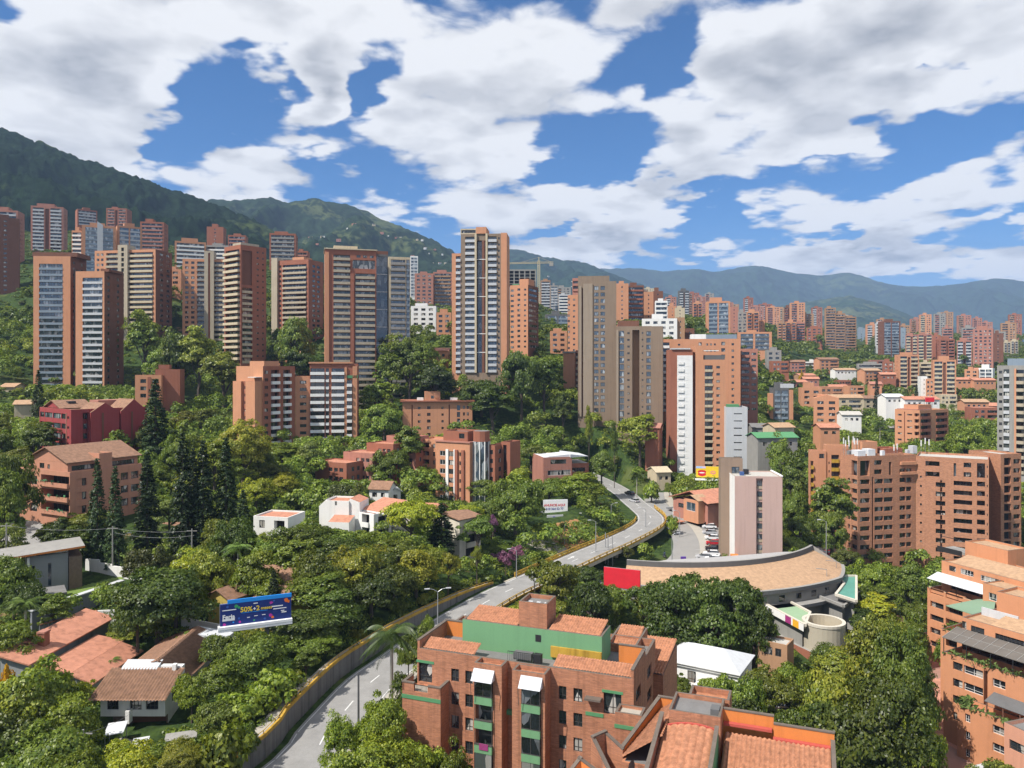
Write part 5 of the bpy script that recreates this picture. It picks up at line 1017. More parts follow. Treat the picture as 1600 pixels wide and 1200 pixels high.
    for k in range(3):
        for j in range(26): y = 1 + rg.random() * 10; mb.poly([(-.55 + rg.uniform(-.3, .3), y + rg.uniform(-.4, .4), z1 - 2.6 - 3.05 * k + rg.uniform(-.3, .7)) for _ in range(3)], GREEND)
    B.part('balcony_planting', mb); B.done()
b_left()
def house(name, label, pL, DL, pR, DR, zb, ytop, depth, wall, roofm, rz_h=1.6, along='x', front=(), left=(), right=(), vis=None, group=None, flat=False, near=False, cat='house', tile=False, over=.5):
    B = Bld(name, label, cat, pL, DL, pR, DR, zb, ytop, depth, vis, group, near=near)
    B.block(0, 0, B.W, depth, 0, B.H, wall, front=front, left=left, right=right, par=.35 if flat else .02, roof=roofm, top=.4, cop=wall)
    if not flat: gable(B, 'tile_roof', 0, B.W, 0, depth, B.H + .03, B.H + rz_h, roofm, along, over, wall=wall, tile=tile)
    return B
def b_white_houses():
    g = 'white houses above the main road'
    B = house('white_house', 'white flat topped house with red roof deck, leftmost of the white cluster', 396, 178, 450, 176, 4, 806, 8, WHITE, TILER, flat=True, vis=834, group=g, front=[(.15, .35, 'w', dict(n=3, fh=3.2, fill=.8, h=1.8)), (.6, .9, 'b', dict(n=3, fh=3.2, par=WHITE, r=1.4, g=DARK))]); B.done()
    B = house('white_house', 'tall white house of stacked shed roofs behind leafy trees', 508, 190, 545, 189, 4, 782, 7, WHITE, TILER, rz_h=.1, flat=True, vis=825, group=g, front=[(.42, .5, 'w', dict(n=1, fill=1, h=1.0, zt=10)), ], right=[(.4, .7, 'w', dict(n=2, fh=3.2))])
    mb = MB(); w = B.W
    mb.prism([(-2, 1), (-.02, 1), (-.02, 6), (-2, 6)], -5, [B.H - 1.6, B.H + .2, B.H + .2, B.H - 1.6], WHITE, TILER); mb.prism([(w + .02, .5), (w + 2.6, .5), (w + 2.6, 7), (w + .02, 7)], -5, [B.H + .6, B.H - .3, B.H - .3, B.H + .6], WHITE, TILER)
    mb.prism([(2.5, -4), (w + 1.6, -4), (w + 1.6, -.02), (2.5, -.02)], -5, [B.H - 4.4, B.H - 4.4, B.H - 3.4, B.H - 3.4], WHITE, TILER); B.part('shed_wing', mb)
    B.boxes('terrace', [(3, w + 1.4, -4.1, -4.0, B.H - 8.2, B.H - 6.2)], BLACK); B.done()
    B = house('white_house', 'white house with two red tiled terraces and dark corner balconies', 561, 189, 584, 186, 3.5, 800, 10, WHITE, TILER, flat=True, vis=828, group=g, front=[(.2, .7, 'b', dict(n=2, fh=3.3, r=1.6, g=DARK, par=WHITE, zt=7.2))], right=[(.15, .5, 'b', dict(n=2, fh=3.3, r=1.4, g=DARK, par=WHITE)), (.6, .9, 'b', dict(n=2, fh=3.3, r=1.4, g=DARK, par=WHITE))])
    mb = MB(); mb.prism([(-1.6, 2), (B.W + 1.6, 2), (B.W + 1.6, 10), (-1.6, 10)], B.H - .2, [B.H + .2, B.H + .2, B.H + 2.2, B.H + 2.2], WHITE, TILER); B.part('sloped_roof', mb); B.done()
    B = house('white_house', 'long cream walled house under brown red roof behind the flowering tree', 606, 192, 684, 190, 3, 800, 9, mat('cream_paint', (.62, .57, .47), streak=.15, var=.06), TILER, 1.8, 'x', vis=812, group=g, front=[(.5, .9, 'b', dict(n=3, fh=3.1, r=1.5, g=DARK, par=WHITE)), (.2, .35, 'w', dict(n=3, fh=3.1))]); B.done()
    B = house('white_house', 'grey white house end with cream balconies right of the tall dark conifer', 718, 176, 750, 181, 1.5, 812, 9, mat('cream_paint', (.62, .57, .47)), TILEB, .8, 'x', vis=850, group=g, front=[(.3, .95, 'b', dict(n=3, fh=3.1, r=1.5, g=DARK, par=mat('cream_paint', (.62, .57, .47))))], left=[(.2, .4, 'w', {})]); B.done()
    B = house('small_house', 'small white house with brown tiled roof below the stepped brick terraces', 577, 226, 607, 225, 4, 764, 7, WHITE, TILEB, 2.0, 'x', vis=782, front=[(.15, .4, 'w', dict(n=1, fill=1, h=1.3)), (.6, .8, 'w', dict(n=1, fill=1, h=1.3))]); B.done()
    B = house('small_house', 'pale house with grey roof beside the small white house', 609, 229, 626, 230, 4, 768, 7, WHITE, LGREY, 1.0, 'y', vis=780, front=[(.3, .7, 'w', dict(n=1, fill=1, h=1.3))]); B.done()
    B = house('small_house', 'long low house with brown tiled roof behind the row of conifers', 183, 172, 290, 174, 8, 838, 9, mat('mid_grey_render', (.30, .29, .27), var=.1), TILEB, 2.0, 'x', vis=850, front=[(.1, .2, 'w', dict(n=1, fill=1)), (.5, .65, 'w', dict(n=1, fill=1)), (.8, .9, 'w', dict(n=1, fill=1))]); B.done()  # wall in one mid grey render
    B = house('small_house', 'brown roofed house half hidden left of the maroon block', 22, 262, 50, 264, 27, 632, 8, CREAM, TILEP, 1.4, 'x', vis=650); B.done()
b_white_houses()
def b_low_left():
    # grey modern house with a slanted orange roof edge
    B = Bld('modern_house', 'grey modern house with slanting orange edged roof and stone end wall', 'house', 22, 136, 128, 142, 6.5, 868, 9, 900)
    W = B.W; zl, zr = B.y(868, 136), B.y(848, 142)
    B.block(2, 0, W - 4.2, 8, 0, zl - .6, mat('grey_render', (.24, .25, .25), var=.1), front=[(.1, .18, 'v', dict(m=DARK, r=.6, zt=4)), (.5, .58, 'v', dict(m=GLASSB, r=.4, zt=4.2))], walls={'front': mat('grey_render', (.24, .25, .25))}, par=.02)
    B.boxes('stone_wall', [(W - 2.1, W, -.4, 6, -6, zr - 2.3)], STONE)
    mb = MB(); q = [(-3, -1.2), (W + .4, -1.2), (W + .4, 8), (-3, 8)]; mb.prism(q, [zl - .5, zr - .7, zr - .7, zl - .5], [zl - .15, zr - .35, zr - .35, zl - .15], ORANGE, GREY); B.part('sloped_roof', mb)
    mb = MB(); mb.prism([(2, .3), (W - 2.2, .3), (W - 2.2, 7.8), (2, 7.8)], zl - .6, [zl - .52, zr - .9, zr - .9, zl - .52], GLASSB); B.part('clerestory_window', mb)
    B.boxes('porch_roof', [(1.0, 7.5, -8, -2.5, .2, .5)], ROOFG); B.boxes('porch_post', [(1.3, 1.5, -7.7, -7.5, -5, .2), (7, 7.2, -7.7, -7.5, -5, .2)], BLACK); B.boxes('white_beam', [(1.9, 2.3, -.6, -.3, 0, zl - .6)], WHITE)
    B.boxes('flat_roof', [(-14, -3.1, -1, 8, zl - 1.6, zl - 1.2)], ROOFW); B.boxes('side_wall', [(-14, -3.1, -.5, 7.5, -4, zl - 1.61)], LGREY); B.done()
    # three long shed-roofed houses side by side
    g = 'houses with long red roofs'
    for k, (lab, xa, w, y0, y1, zlo, zhi, extra) in enumerate((('long red roofed house with a square chimney, farthest left of three', -70.4, 4.6, 105, 124.5, 5.7, 7.0, True), ('long red roofed house in the middle of three, its roof a step lower', -64.9, 3.9, 106.4, 118.5, 4.0, 4.8, False), ('long red roofed house with a tall bare grey gable wall, rightmost of three', -60.2, 2.9, 105.2, 117, 3.0, 4.2, False))):
        root = empty('long_house', (xa, y0, 0), R(-4), lab, 'house', g); L = y1 - y0; FOOT.append([(xa, y0), (xa + w + 1, y0), (xa + w + 1.5, y1), (xa + 1, y1)])
        wall = WHITE if k == 0 else LGREY; mb = MB(); pts = [(.3, .2), (w - .3, .2), (w - .3, L - .2), (.3, L - .2)]; mb.prism(pts, -4, [zhi - .25, zlo - .25, zlo - .25, zhi - .25], mat('grey_gable_render', (.26, .27, .27), streak=.3, var=.15)); mb.build('wall', root)
        mb = MB(); mb.prism([(-.2, -.4), (w + .3, -.4), (w + .3, L + .3), (-.2, L + .3)], [zhi - .2, zlo - .2, zlo - .2, zhi - .2], [zhi, zlo, zlo, zhi], TILER); mb.build('roof', root)
        if extra: mb = MB(); mb.box(2.2, 3.2, 5, 6.2, zlo, zhi + 1.0, BRR); mb.box(2.1, 3.3, 4.9, 6.3, zhi + 1.0, zhi + 1.25, BRP); mb.build('chimney', root)
        mb = MB(); mb.box(w - .28, w - .2, 3, 4.4, 1.8, 3.0, GLASS); mb.box(w - .28, w - .2, 8, 9.4, 1.8, 3.0, GLASS); mb.build('window', root)
    # tiled house with garage
    B = Bld('tiled_house', 'white house with brown pantiled roof and dark garage door under its windows', 'house', 157, 98, 258, 98, -.6, 1087, 6, 1138, near=True)
    W = B.W; z1 = B.H; wg = dict(n=1, fill=.92, h=1.5, s=1.0, fh=2.7, zt=z1 - .1, r=.25)
    B.block(0, 0, W, 19, 2.15, z1, WHITE, front=[(166, 186, 'w', dict(wg, nm=3)), (202, 222, 'w', dict(wg, nm=3)), (227, 248, 'w', dict(wg, nm=3))], right=[(.1, .25, 'w', dict(wg))], par=.02, name='upper_wall')
    B.block(1.2, .8, W - 1.2, 17, -3, 2.14, STONE, front=[(.3, .97, 'v', dict(zl=.0, zt=2.1, m=BRD, r=.5, name='garage_door'))], right=[], par=.02, walls={'right': WHITE}, name='lower_wall')
    B.boxes('buttress', [(3.6, 4.1, -.9, -.02, 1.6, 3.2)], WHITE)
    # front roof, then the long rear roof with its ridge running away
    for s in (((-1.0, -1.3, z1 - .15), (W + .6, -1.3, z1 - .15), (W + .6, 4.6, z1 + 1.7), (-1.0, 4.6, z1 + 1.7)),): tiles('tile_roof', B.root, *s, m=TILEB, pitch=.40, amp=.15, rows=14)
    mb = MB(); mb.prism([(.4, 4.2), (5.2, 4.2), (5.2, 6.2), (.4, 6.2)], z1 + 1.3, [z1 + 1.75, z1 + 1.75, z1 + 2.3, z1 + 2.3], LGREY); mb.prism([(5.6, 4.6), (W + .2, 4.6), (W + .2, 5.4), (5.6, 5.4)], z1 + .8, z1 + 2.0, WHITE); mb.box(W - .9, W - .4, 4, 4.6, z1 + 1, z1 + 2.4, WHITE); B.part('roof_kerb', mb)
    xr = W * .55
    tiles('tile_roof', B.root, (-.8, 19.5, z1 + .2), (-.8, 5.5, z1 + .2), (xr, 5.5, z1 + 2.3), (xr, 19.5, z1 + 2.3), m=TILEB, pitch=.45, amp=.14, rows=12)
    tiles('tile_roof', B.root, (W + 1.0, 5.5, z1 + .2), (W + 1.0, 19.5, z1 + .2), (xr, 19.5, z1 + 2.3), (xr, 5.5, z1 + 2.3), m=TILEB, pitch=.45, amp=.14, rows=12)
    mb = MB(); mb.poly([(-.8, 5.5, z1), (W + .8, 5.5, z1), (xr, 5.5, z1 + 2.2)], WHITE); mb.poly([(-.8, 19.4, z1), (xr, 19.4, z1 + 2.2), (W + .8, 19.4, z1)], WHITE); B.part('gable_wall', mb)
    mb = MB(); mb.prism([(xr - .5, 17), (xr + 5.2, 16.5), (xr + 5.2, 20), (xr - .5, 20.5)], z1 - 1, [z1 + 2.2, z1 + 1.4, z1 + 1.2, z1 + 2.1], ROOFW); B.part('sheet_roof', mb); B.done()
    x, y, _ = at(222, 0, 94); o = MB(); 
    root_pts = [at(186, 0, 96), at(262, 0, 97), at(240, 0, 91.5), at(196, 0, 91)]; mb = MB(); mb.prism([(p[0], p[1]) for p in root_pts][::-1], -1.5, -.25, PAVE); tag(mb.build('driveway'), kind='structure')
    for px, D, w, l, z, m, lab in ((181, 94.5, 2.2, 2.6, 2.1, ROOFW, 'white sheet canopy left of the driveway'), (219, 91.5, 1.8, 1.9, 1.8, LGREY, 'pale grey canopy at the foot of the driveway'), (283, 92.5, 3.6, 1.3, 1.6, GREY, 'grey flat canopy behind the garden bushes right of the driveway')):
        x, y, _ = at(px, 0, D); r = empty('canopy', (x, y, gz(x, y) - .2), R(15), lab, 'canopy'); mb = MB(); mb.prism([(-w / 2, -l / 2), (w / 2, -l / 2), (w / 2, l / 2), (-w / 2, l / 2)], [z, z + .1, z + .45, z + .35], [z + .06, z + .16, z + .51, z + .41], m); mb.build('canopy_roof', r)
        for sx in (-1, 1):
            for sy in (-1, 1): mb = MB(); mb.tube([(sx * (w / 2 - .15), sy * (l / 2 - .15), -.8), (sx * (w / 2 - .15), sy * (l / 2 - .15), z + .1)], .05, STEEL, 5); mb.build('post', r)
    # yellow gabled house behind the billboard
    B = Bld('tiled_house', 'ochre house with a spread of weathered brown roofs behind the blue billboard', 'house', 325, 126, 359, 124, 4.5, 931, 16, 962)
    z1 = B.H; B.block(0, 0, B.W, 16, 0, z1, OCHRE, par=.02, left=[(.3, .5, 'w', dict(n=1))]); gable(B, 'tile_roof', 0, B.W, 0, 16, z1, z1 + 1.5, TILEB, 'y', .6, wall=OCHRE)
    B.block(B.W, 7, 9, 8, 0, z1 + .4, OCHRE, par=.02); gable(B, 'tile_roof', B.W - 3, B.W + 9, 7, 15, z1 + .4, z1 + 3.0, TILEB, 'x', .7, wall=OCHRE)
    B.block(B.W + 4, 1, 6, 6, 0, z1 - .4, OCHRE, par=.02, right=[(.2, .8, 'w', dict(n=1))]); gable(B, 'tile_roof', B.W + 4, B.W + 10, 1, 8, z1 - .4, z1 + 2.0, TILEB, 'x', .8, wall=OCHRE)
    B.boxes('white_eave', [(B.W + 3.4, B.W + 10.6, -.1, .1, z1 - .75, z1 - .45)], WHITE); B.boxes('terrace_wall', [(-2.5, 6, -3.2, -3.0, -2, 1.2)], WHITE); B.done()
b_low_left()
# ------------------------------------------------------------------ foreground brick building with green panels
def coped_wall(B, name, pts, z0, z1, m, th=.28, cop=COPING):
    """free-standing parapet along points; z1 may vary per point"""
    z1 = z1 if hasattr(z1, '__len__') else [z1] * len(pts); mb = MB()
    for k in range(len(pts) - 1):
        a = Vector((*pts[k], 0)); b = Vector((*pts[k + 1], 0)); d = (b - a).normalized(); n = Vector((-d.y, d.x, 0)) * th / 2
        q = [(a - n - d * th / 2)[:2], (b - n + d * th / 2)[:2], (b + n + d * th / 2)[:2], (a + n - d * th / 2)[:2]]
        lift = .003 * k
        mb.prism(q, z0, [z1[k] + lift, z1[k + 1] + lift, z1[k + 1] + lift, z1[k] + lift], m)
        n2 = n * 1.35; q2 = [(a - n2 - d * th * .6)[:2], (b - n2 + d * th * .6)[:2], (b + n2 + d * th * .6)[:2], (a + n2 - d * th * .6)[:2]]
        mb.prism(q2, [z1[k] + lift, z1[k + 1] + lift, z1[k + 1] + lift, z1[k] + lift], [z1[k] + .12 + lift, z1[k + 1] + .12 + lift, z1[k + 1] + .12 + lift, z1[k] + .12 + lift], cop)
    return B.part(name, mb)
FBRICK = mat('red_orange_brick', (0.40, 0.17, 0.09), brick=0.11, streak=0.34, var=0.2)
def b_foreground():
    B = Bld('brick_building', 'foreground brick apartment building with green balcony panels and green rooftop storey', 'apartment building', 652, 91.4, 990, 82.2, -12, None, 13, None, near=True); L = Pos(B)
    B.H = z1 = 12.7 + 12; W = B.W; f = Face(B, 'front', 0, 0, W, 13); fh = 2.72
    CLEAR.append((626, 925, 1010, 1160, 80)); zt = z1 - 1.35
    wn = dict(fh=fh, fill=1, h=1.5, s=.75, r=.22, nm=2, zt=zt, fm=WINF)
    B.block(0, 0, W, 13, 0, z1, FBRICK, front=[(705, 717, 'w', wn), (727, 739, 'w', wn), (873, 885, 'w', dict(wn, zt=zt - .1)), (896, 910, 'w', dict(wn, zt=zt - .1)), (943, 971, 'w', dict(fh=fh, fill=1, h=2.3, s=.1, r=.3, n=1, nm=2, zt=zt - .2)), (943, 971, 'w', dict(wn, zt=zt - 2 * fh)), (653, 676, 'w', dict(fh=fh, fill=.92, h=2.3, s=.1, r=.3, n=1, nm=2, zt=zt))],
            right=[(.1, .3, 'w', wn), (.6, .8, 'w', wn)], roof=ROOFG, cop=COPING, par=.9, top=1.2, th=.3)
    mb = MB(); u = f.u
    for a, b, z in ((652, 677, zt - .32), (942, 972, zt - .52)): mb.box(u(a) - .1, u(b) + .1, -.05, -.012, z, z + .3, GREEND)
    B.part('lintel', mb)
    # left bay, one storey lower, with a coped terrace parapet and green band
    zb = B.y(1062, 90); bay = L(693, 88.5)[0]
    B.block(-.75, -2.3, bay + .75, 2.28, 0, zb - .95, FBRICK, roof=PAVE, par=.05, name='bay_wall', right=[]); x0, x1 = -.62, bay - .13
    coped_wall(B, 'terrace_parapet', [(x0, -.1), (x0, -2.17), (x0 + 1.25, -2.17)], zb - .96, zb - .05, FBRICK); coped_wall(B, 'terrace_parapet', [(x0 + 3.3, -2.17), (x1, -2.17), (x1, -.1)], zb - .96, zb - .15, FBRICK)
    mb = MB(); mb.box(x0 + 1.3, x0 + 3.2, -2.2, -2.14, zb - .2, zb - .14, BLACK)
    for k in range(12): mb.box(x0 + 1.3 + k * .165, x0 + 1.33 + k * .165, -2.19, -2.15, zb - .96, zb - .2, BLACK)
    B.part('railing', mb); B.boxes('green_band', [(-.8, bay + .03, -2.36, -2.31, zb - 1.85, zb - 1.4), (-.8, -.755, -2.3, 0, zb - 1.85, zb - 1.4)], GREEND)
    # two projecting towers with the balcony stacks, a dark gap between them
    for a, b, p, bal in ((740, 781.5, 2.0, (742.5, 770)), (808, 858, 2.0, (816, 845))):
        ua, ub = L(a, 86.5)[0], L(b, 85)[0]; t1 = Face(B, 'front', ua, -p, ub - ua, p)
        zz = z1 + (.1 if a < 800 else -.1)
        mb = MB(); zb0 = zt - .25; ops = []
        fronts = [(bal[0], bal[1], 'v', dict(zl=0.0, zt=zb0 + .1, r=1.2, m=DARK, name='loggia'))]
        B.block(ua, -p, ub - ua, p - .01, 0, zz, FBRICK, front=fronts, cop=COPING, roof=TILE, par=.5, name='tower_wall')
        b0, b1 = t1.u(bal[0]), t1.u(bal[1]); w = b1 - b0
        for k in range(6):
            z = zb0 - (k + 1) * fh + .1; pn = MB(); pn.box(0, w, -.35, .02, -.18, .72, GREEN); pn.box(-.01, w + .01, -.37, .04, .721, .77, WINF); pn.box(0, .05, -.32, -.27, .77, fh - .18, WINF); pn.box(w - .05, w, -.32, -.27, .77, fh - .18, WINF)
            if k in (0, 3) or bal[0] > 800: pn.box(.05, w - .05, -.30, -.285, .77, fh - .2, GLASSD if k != 3 else GLASSG); pn.box(w / 2 - .03, w / 2 + .03, -.31, -.27, .77, fh - .18, WINF)
            o = link('balcony', pn.mesh('balcony'), B.root, t1.T(b0, .0, z)); 
            if k == 2 and bal[0] < 800: q = MB(); q.box(w * .3, w * .8, -.42, -.36, .25, .95, mat('magenta_cloth', (.25, .04, .14), var=.3)); link('hanging_cloth', q.mesh('hanging_cloth'), o)
            g = MB(); g.poly([(b0 + .02, 0, 0), (b1 - .02, 0, 0), (b1 - .02, 0, 1.9), (b0 + .02, 0, 1.9)], GLASSG); link('window', g.mesh('window'), B.root, (ua, -p + 1.0, z + .2))
        aw = MB(); q0 = t1.T(b0 - .15, 1.0, zb0 + .0); q1 = t1.T(b1 + .2, 1.0, zb0 + .0); aw.poly([q0, q1, t1.T(b1 + .2, .02, zb0 + 1.1), t1.T(b0 - .15, .02, zb0 + 1.1)], ROOFW); aw.poly([q1, t1.T(b1 + .2, .02, zb0 + .0), t1.T(b1 + .2, .02, zb0 + 1.1)], ROOFW); aw.poly([q0, t1.T(b0 - .15, .02, zb0 + 0), t1.T(b0 - .15, .02, zb0 + 1.1)], ROOFW)
        aw.bar(q0, t1.T(b0 - .15, .8, zb0 - 1.9), .05, .05, WINF); aw.bar(q1, t1.T(b1 + .2, .8, zb0 - 1.9), .05, .05, WINF); B.part('awning', aw)
    ua, ub = L(781.5, 86.5)[0], L(808, 86.5)[0]
    B.boxes('green_slab', [(ua, ub, -.5, -.02, zt - 2 * fh + .9, zt - 2 * fh + 1.4)], GREEND)
    # right corner: projecting low bay, ledge and green band
    uc = u(968); zc = B.y(1102, 82); B.block(uc, -2.2, W - uc + 1.3, 2.18, 0, zc - .1, FBRICK, roof=PAVE, par=.3, cop=COPING, name='bay_wall'); B.boxes('green_band', [(u(915), u(943), -.06, -.012, zc - 1.95, zc - 1.55), (uc - .04, W + 1.34, -2.26, -2.205, zc - 1.75, zc - 1.35)], GREEND); B.boxes('ledge', [(u(916), u(941), -.9, -.02, zc + .0, zc + .22)], COPING)
    # tiled aprons behind the parapet
    for a, b, dz in ((658, 739, 0), (862, 988, 0)):
        tiles('tile_roof', B.root, (u(a), .35, z1 - .05), (u(b), .35, z1 - .05), (u(b), 2.5, z1 + .55), (u(a), 2.5, z1 + .55), pitch=.32, amp=.13, rows=6)
    coped_wall(B, 'parapet', [(.15, .2), (.15, 7.5)], z1 - 1, z1 + .9, FBRICK); coped_wall(B, 'parapet', [(.3, 7.6), (L(726, 96)[0], 7.6)], z1 - 1, z1 + 1.0, ORANGE)
    coped_wall(B, 'parapet', [(W - .15, .2), (W - .15, 6.5)], z1 - 1, z1 + .9, FBRICK); coped_wall(B, 'parapet', [(u(948), 6.6), (W - .3, 6.6)], z1 - 1, z1 + 1.1, ORANGE)
    # green penthouse
    pa, pb = L(722, 94)[0], L(940, 87.8)[0]; py = 4.4; pz1 = B.y(968, 94)
    B.block(pa, py, pb - pa, 4.2, z1 - .95, pz1, GREEN, roof=ROOFG, cop=COPING, par=.25, name='penthouse')
    ta, tb = L(806, 91.5)[0], L(849, 90)[0]; tz = B.y(947, 90.5)
    tiles('tile_roof', B.root, (pa + .3, py + .3, pz1 - .12), (ta, py + .3, pz1 - .12), (ta, py + 4.4, pz1 + .5), (pa + .3, py + 4.4, pz1 + .5), pitch=.32, amp=.13, rows=8)
    tiles('tile_roof', B.root, (tb + .4, py + .3, pz1 - .12), (pb - .3, py + .3, pz1 - .12), (pb - .3, py + 4.4, pz1 + .5), (tb + .4, py + 4.4, pz1 + .5), pitch=.32, amp=.13, rows=8)
    B.block(ta, py + .9, tb - ta, 3.6, pz1 - .6, tz, FBRICK, cop=COPING, roof=ROOFG, par=.5, name='tank_room')
    mb = MB()
    for k in range(3): mb.box(ta + .8 + k, ta + 1.3 + k, py + 1.8, py + 2.5, tz - .5, tz - .3, LGREY)
    B.part('tank_cover', mb)
    # roof terrace railing, grill and lamp in the middle
    mb = MB(); r0 = L(800, 90)[0]
    for k in range(12): x = r0 + k * .26; mb.tube([(x, 1.3, z1 - .4), (x, 1.3, z1 + .6)], .025, BLACK, 4)
    mb.box(r0, r0 + 2.9, 1.27, 1.33, z1 + .6, z1 + .66, BLACK); mb.box(r0 + 3.0, r0 + 3.9, 1.6, 2.3, z1 - .6, z1 + .5, BLACK); mb.box(r0 + .4, r0 + 2.6, 2.0, 3.0, z1 - .5, z1 + .25, DGREY); B.part('roof_railing', mb)
    B.boxes('yellow_kerb', [(L(852, 88)[0], pb, py - .25, py - .02, z1 - .5, z1 + .75)], YELLOW)
    q = MB(); x = L(833, 90)[0]; q.box(x, x + .7, py - .04, py - .005, z1 + 1.0, z1 + 1.8, BLACK); B.part('vent', q)
    # lower roofs behind the right end
    a = L(945, 92); b = L(1000, 92); c = L(985, 100); z = B.y(1000, 95)
    B.block(a[0], a[1] + 1, 3.6, 7, 0, z + .4, FBRICK, cop=COPING, roof=TILE, par=.7, name='rear_wing_wall')
    tiles('tile_roof', B.root, (a[0] + .3, a[1] + 1.4, z - .5), (a[0] + 3.3, a[1] + 1.4, z - .5), (a[0] + 3.3, a[1] + 7.6, z + .6), (a[0] + .3, a[1] + 7.6, z + .6), pitch=.32, amp=.13, rows=10)
    p0 = L(988, 94); p1 = L(1048, 98); p2 = L(1046, 105); p3 = L(990, 106); zz = B.y(1035, 96) ; z2 = B.y(995, 104)
    B.block(p0[0], p0[1], p1[0] - p0[0], 11, 0, zz - .3, FBRICK, par=.02, name='rear_wing_wall')
    tiles('tile_roof', B.root, (p0[0] - .3, p0[1] - .3, zz - .1), (p1[0], p0[1] - .3, zz - .1), (p1[0], p0[1] + 11, z2), (p0[0] - .3, p0[1] + 11, z2), m=TILE, pitch=.34, amp=.13, rows=26)
    # ---- the near wing at the lower right
    a = L(1045, 73.5); b = L(1126, 72); tw = b[0] - a[0]; ty = a[1]; tz = B.y(1112, 73); x0 = a[0]
    B.block(x0, ty, tw, 4.4, 0, tz, FBRICK, cop=COPING, roof=ROOFG, par=.45, th=.22, name='tank_room', walls={})
    mb = MB(); 
    for z in np.arange(tz - 6, tz - 1.6, .32): mb.box(x0 + tw * .66, x0 + tw * .78, ty - .12, ty - .01, z, z + .05, BRD)
    mb.box(x0 + tw * .66, x0 + tw * .675, ty - .1, ty - .01, tz - 6, tz - 1.4, BRD); mb.box(x0 + tw * .765, x0 + tw * .78, ty - .1, ty - .01, tz - 6, tz - 1.4, BRD); mb.tube([(x0 + tw * .45, ty - .08, tz - 1.1), (x0 + tw * .46, ty - .08, tz - 3.6)], .05, BRR, 5); B.part('ladder', mb)
    B.boxes('roof_hatch', [(x0 + tw * .78, x0 + tw * .95, ty + 1.2, ty + 2.4, tz - .5, tz + .12)], DGREY)
    B.block(x0 + 1.2, ty + 4.8, tw - .8, 2.6, 0, tz - .3, FBRICK, cop=COPING, roof=TILE, par=.6, name='tank_room')
    # sloping roof left of the tank room, its coped side walls
    zr = tz - .8; e = L(992, 75); el = B.y(1165, 74)
    tiles('tile_roof', B.root, (e[0] - .4, ty + 4.6, el), (e[0] - .4, ty - 3.2, el), (x0 - .02, ty - 3.2, el + 2.6), (x0 - .02, ty + 4.6, el + 2.6), pitch=.42, amp=.13, rows=10)
    B.block(e[0] - .5, ty - 3.3, x0 - e[0] + .5, 8.2, 0, el - .4, FBRICK, par=.02, name='wing_wall')
    coped_wall(B, 'parapet', [(x0 - .3, ty + 4.9), (e[0] + 1.6, ty + 4.9), (e[0] - .6, ty - 2.4)], el - 1, [el + 2.7, el + 2.7, el + .5], ORANGE)
    coped_wall(B, 'parapet', [(e[0] - .6, ty - 2.6), (e[0] - 2.4, ty - 2.0), (e[0] - 3.2, ty - 3.4), (e[0] - 1.2, ty - 5.2)], el - 2.5, [el + .4, el + 1.5, el + 1.5, el - .6], FBRICK)
    coped_wall(B, 'parapet', [(e[0] + 1.4, ty - 5.6), (e[0] - 2.5, ty - 5.4), (e[0] - 4.0, ty - 5.2), (e[0] - 5.2, ty - 7.5)], el - 4.5, [el - 1.6, el - .6, el + .2, el - 1.4], ORANGE)
    B.block(e[0] - 5.3, ty - 12, 8.0, 6.2, 0, el - 2.6, FBRICK, par=.3, cop=COPING, roof=BRICKP, name='wing_wall')
    mb = MB(); hx, hy, hz = e[0] + 1.2, ty - 4.4, el - .6; mb.tube([(hx, hy, hz - 1.5), (hx, hy, hz + .4)], .05, STEEL, 6)
    for k in range(8):
        a0, a1 = 2 * math.pi * k / 8, 2 * math.pi * (k + 1) / 8; mb.poly([(hx - .2, hy - .2, hz + .5), (hx - .45 + .2 * math.cos(a0), hy - .45 + .55 * math.cos(a0), hz + .7 + .6 * math.sin(a0)), (hx - .45 + .2 * math.cos(a1), hy - .45 + .55 * math.cos(a1), hz + .7 + .6 * math.sin(a1))], DGREY)
    B.part('satellite_dish', mb)
    # barrel roof in front, with a red edge and a green end wall
    ca = L(1028, 70); cb = L(1110, 68.5); cw = cb[0] - ca[0]; cz = B.y(1158, 69); n = 7; rows = [(ca[0] + cw * k / n, cz - .35 - 1.6 * ((k / n - .62) ** 2)) for k in range(n + 1)]; red = mat('red_tile_edge', (.42, .08, .06), var=.2)
    for k in range(n): tiles('tile_roof', B.root, (rows[k][0], ty - 9.5, rows[k][1] - 1.6), (rows[k + 1][0], ty - 9.5, rows[k + 1][1] - 1.6), (rows[k + 1][0], ty - .6, rows[k + 1][1] + .35), (rows[k][0], ty - .6, rows[k][1] + .35), pitch=.36, amp=.12, rows=18)
    mb = MB()
    for k in range(n): mb.bar((rows[k][0], ty - .55, rows[k][1] + .36), (rows[k + 1][0], ty - .55, rows[k + 1][1] + .36), .25, .3, red)
    B.part('ridge_tiles', mb)
    coped_wall(B, 'parapet', [(ca[0] - .25, ty - .3), (ca[0] - .25, ty - 9.5)], cz - 4, [cz + .5, cz - 1.4], BRR); coped_wall(B, 'parapet', [(cb[0] + .25, ty - .8), (cb[0] + .25, ty - 9.5)], cz - 4, [cz + .2, cz - 1.7], GREEND)
    # tiled wing to the right with an orange back parapet
    ra = x0 + tw + .1; rb = L(1300, 66.5)[0]; ry = L(1300, 66.5)[1] + 1.5; rz = B.y(1163, 69)
    B.block(ra, ty - 6, rb - ra, 9.4, 0, rz - 2.9, FBRICK, par=.02, name='wing_wall')
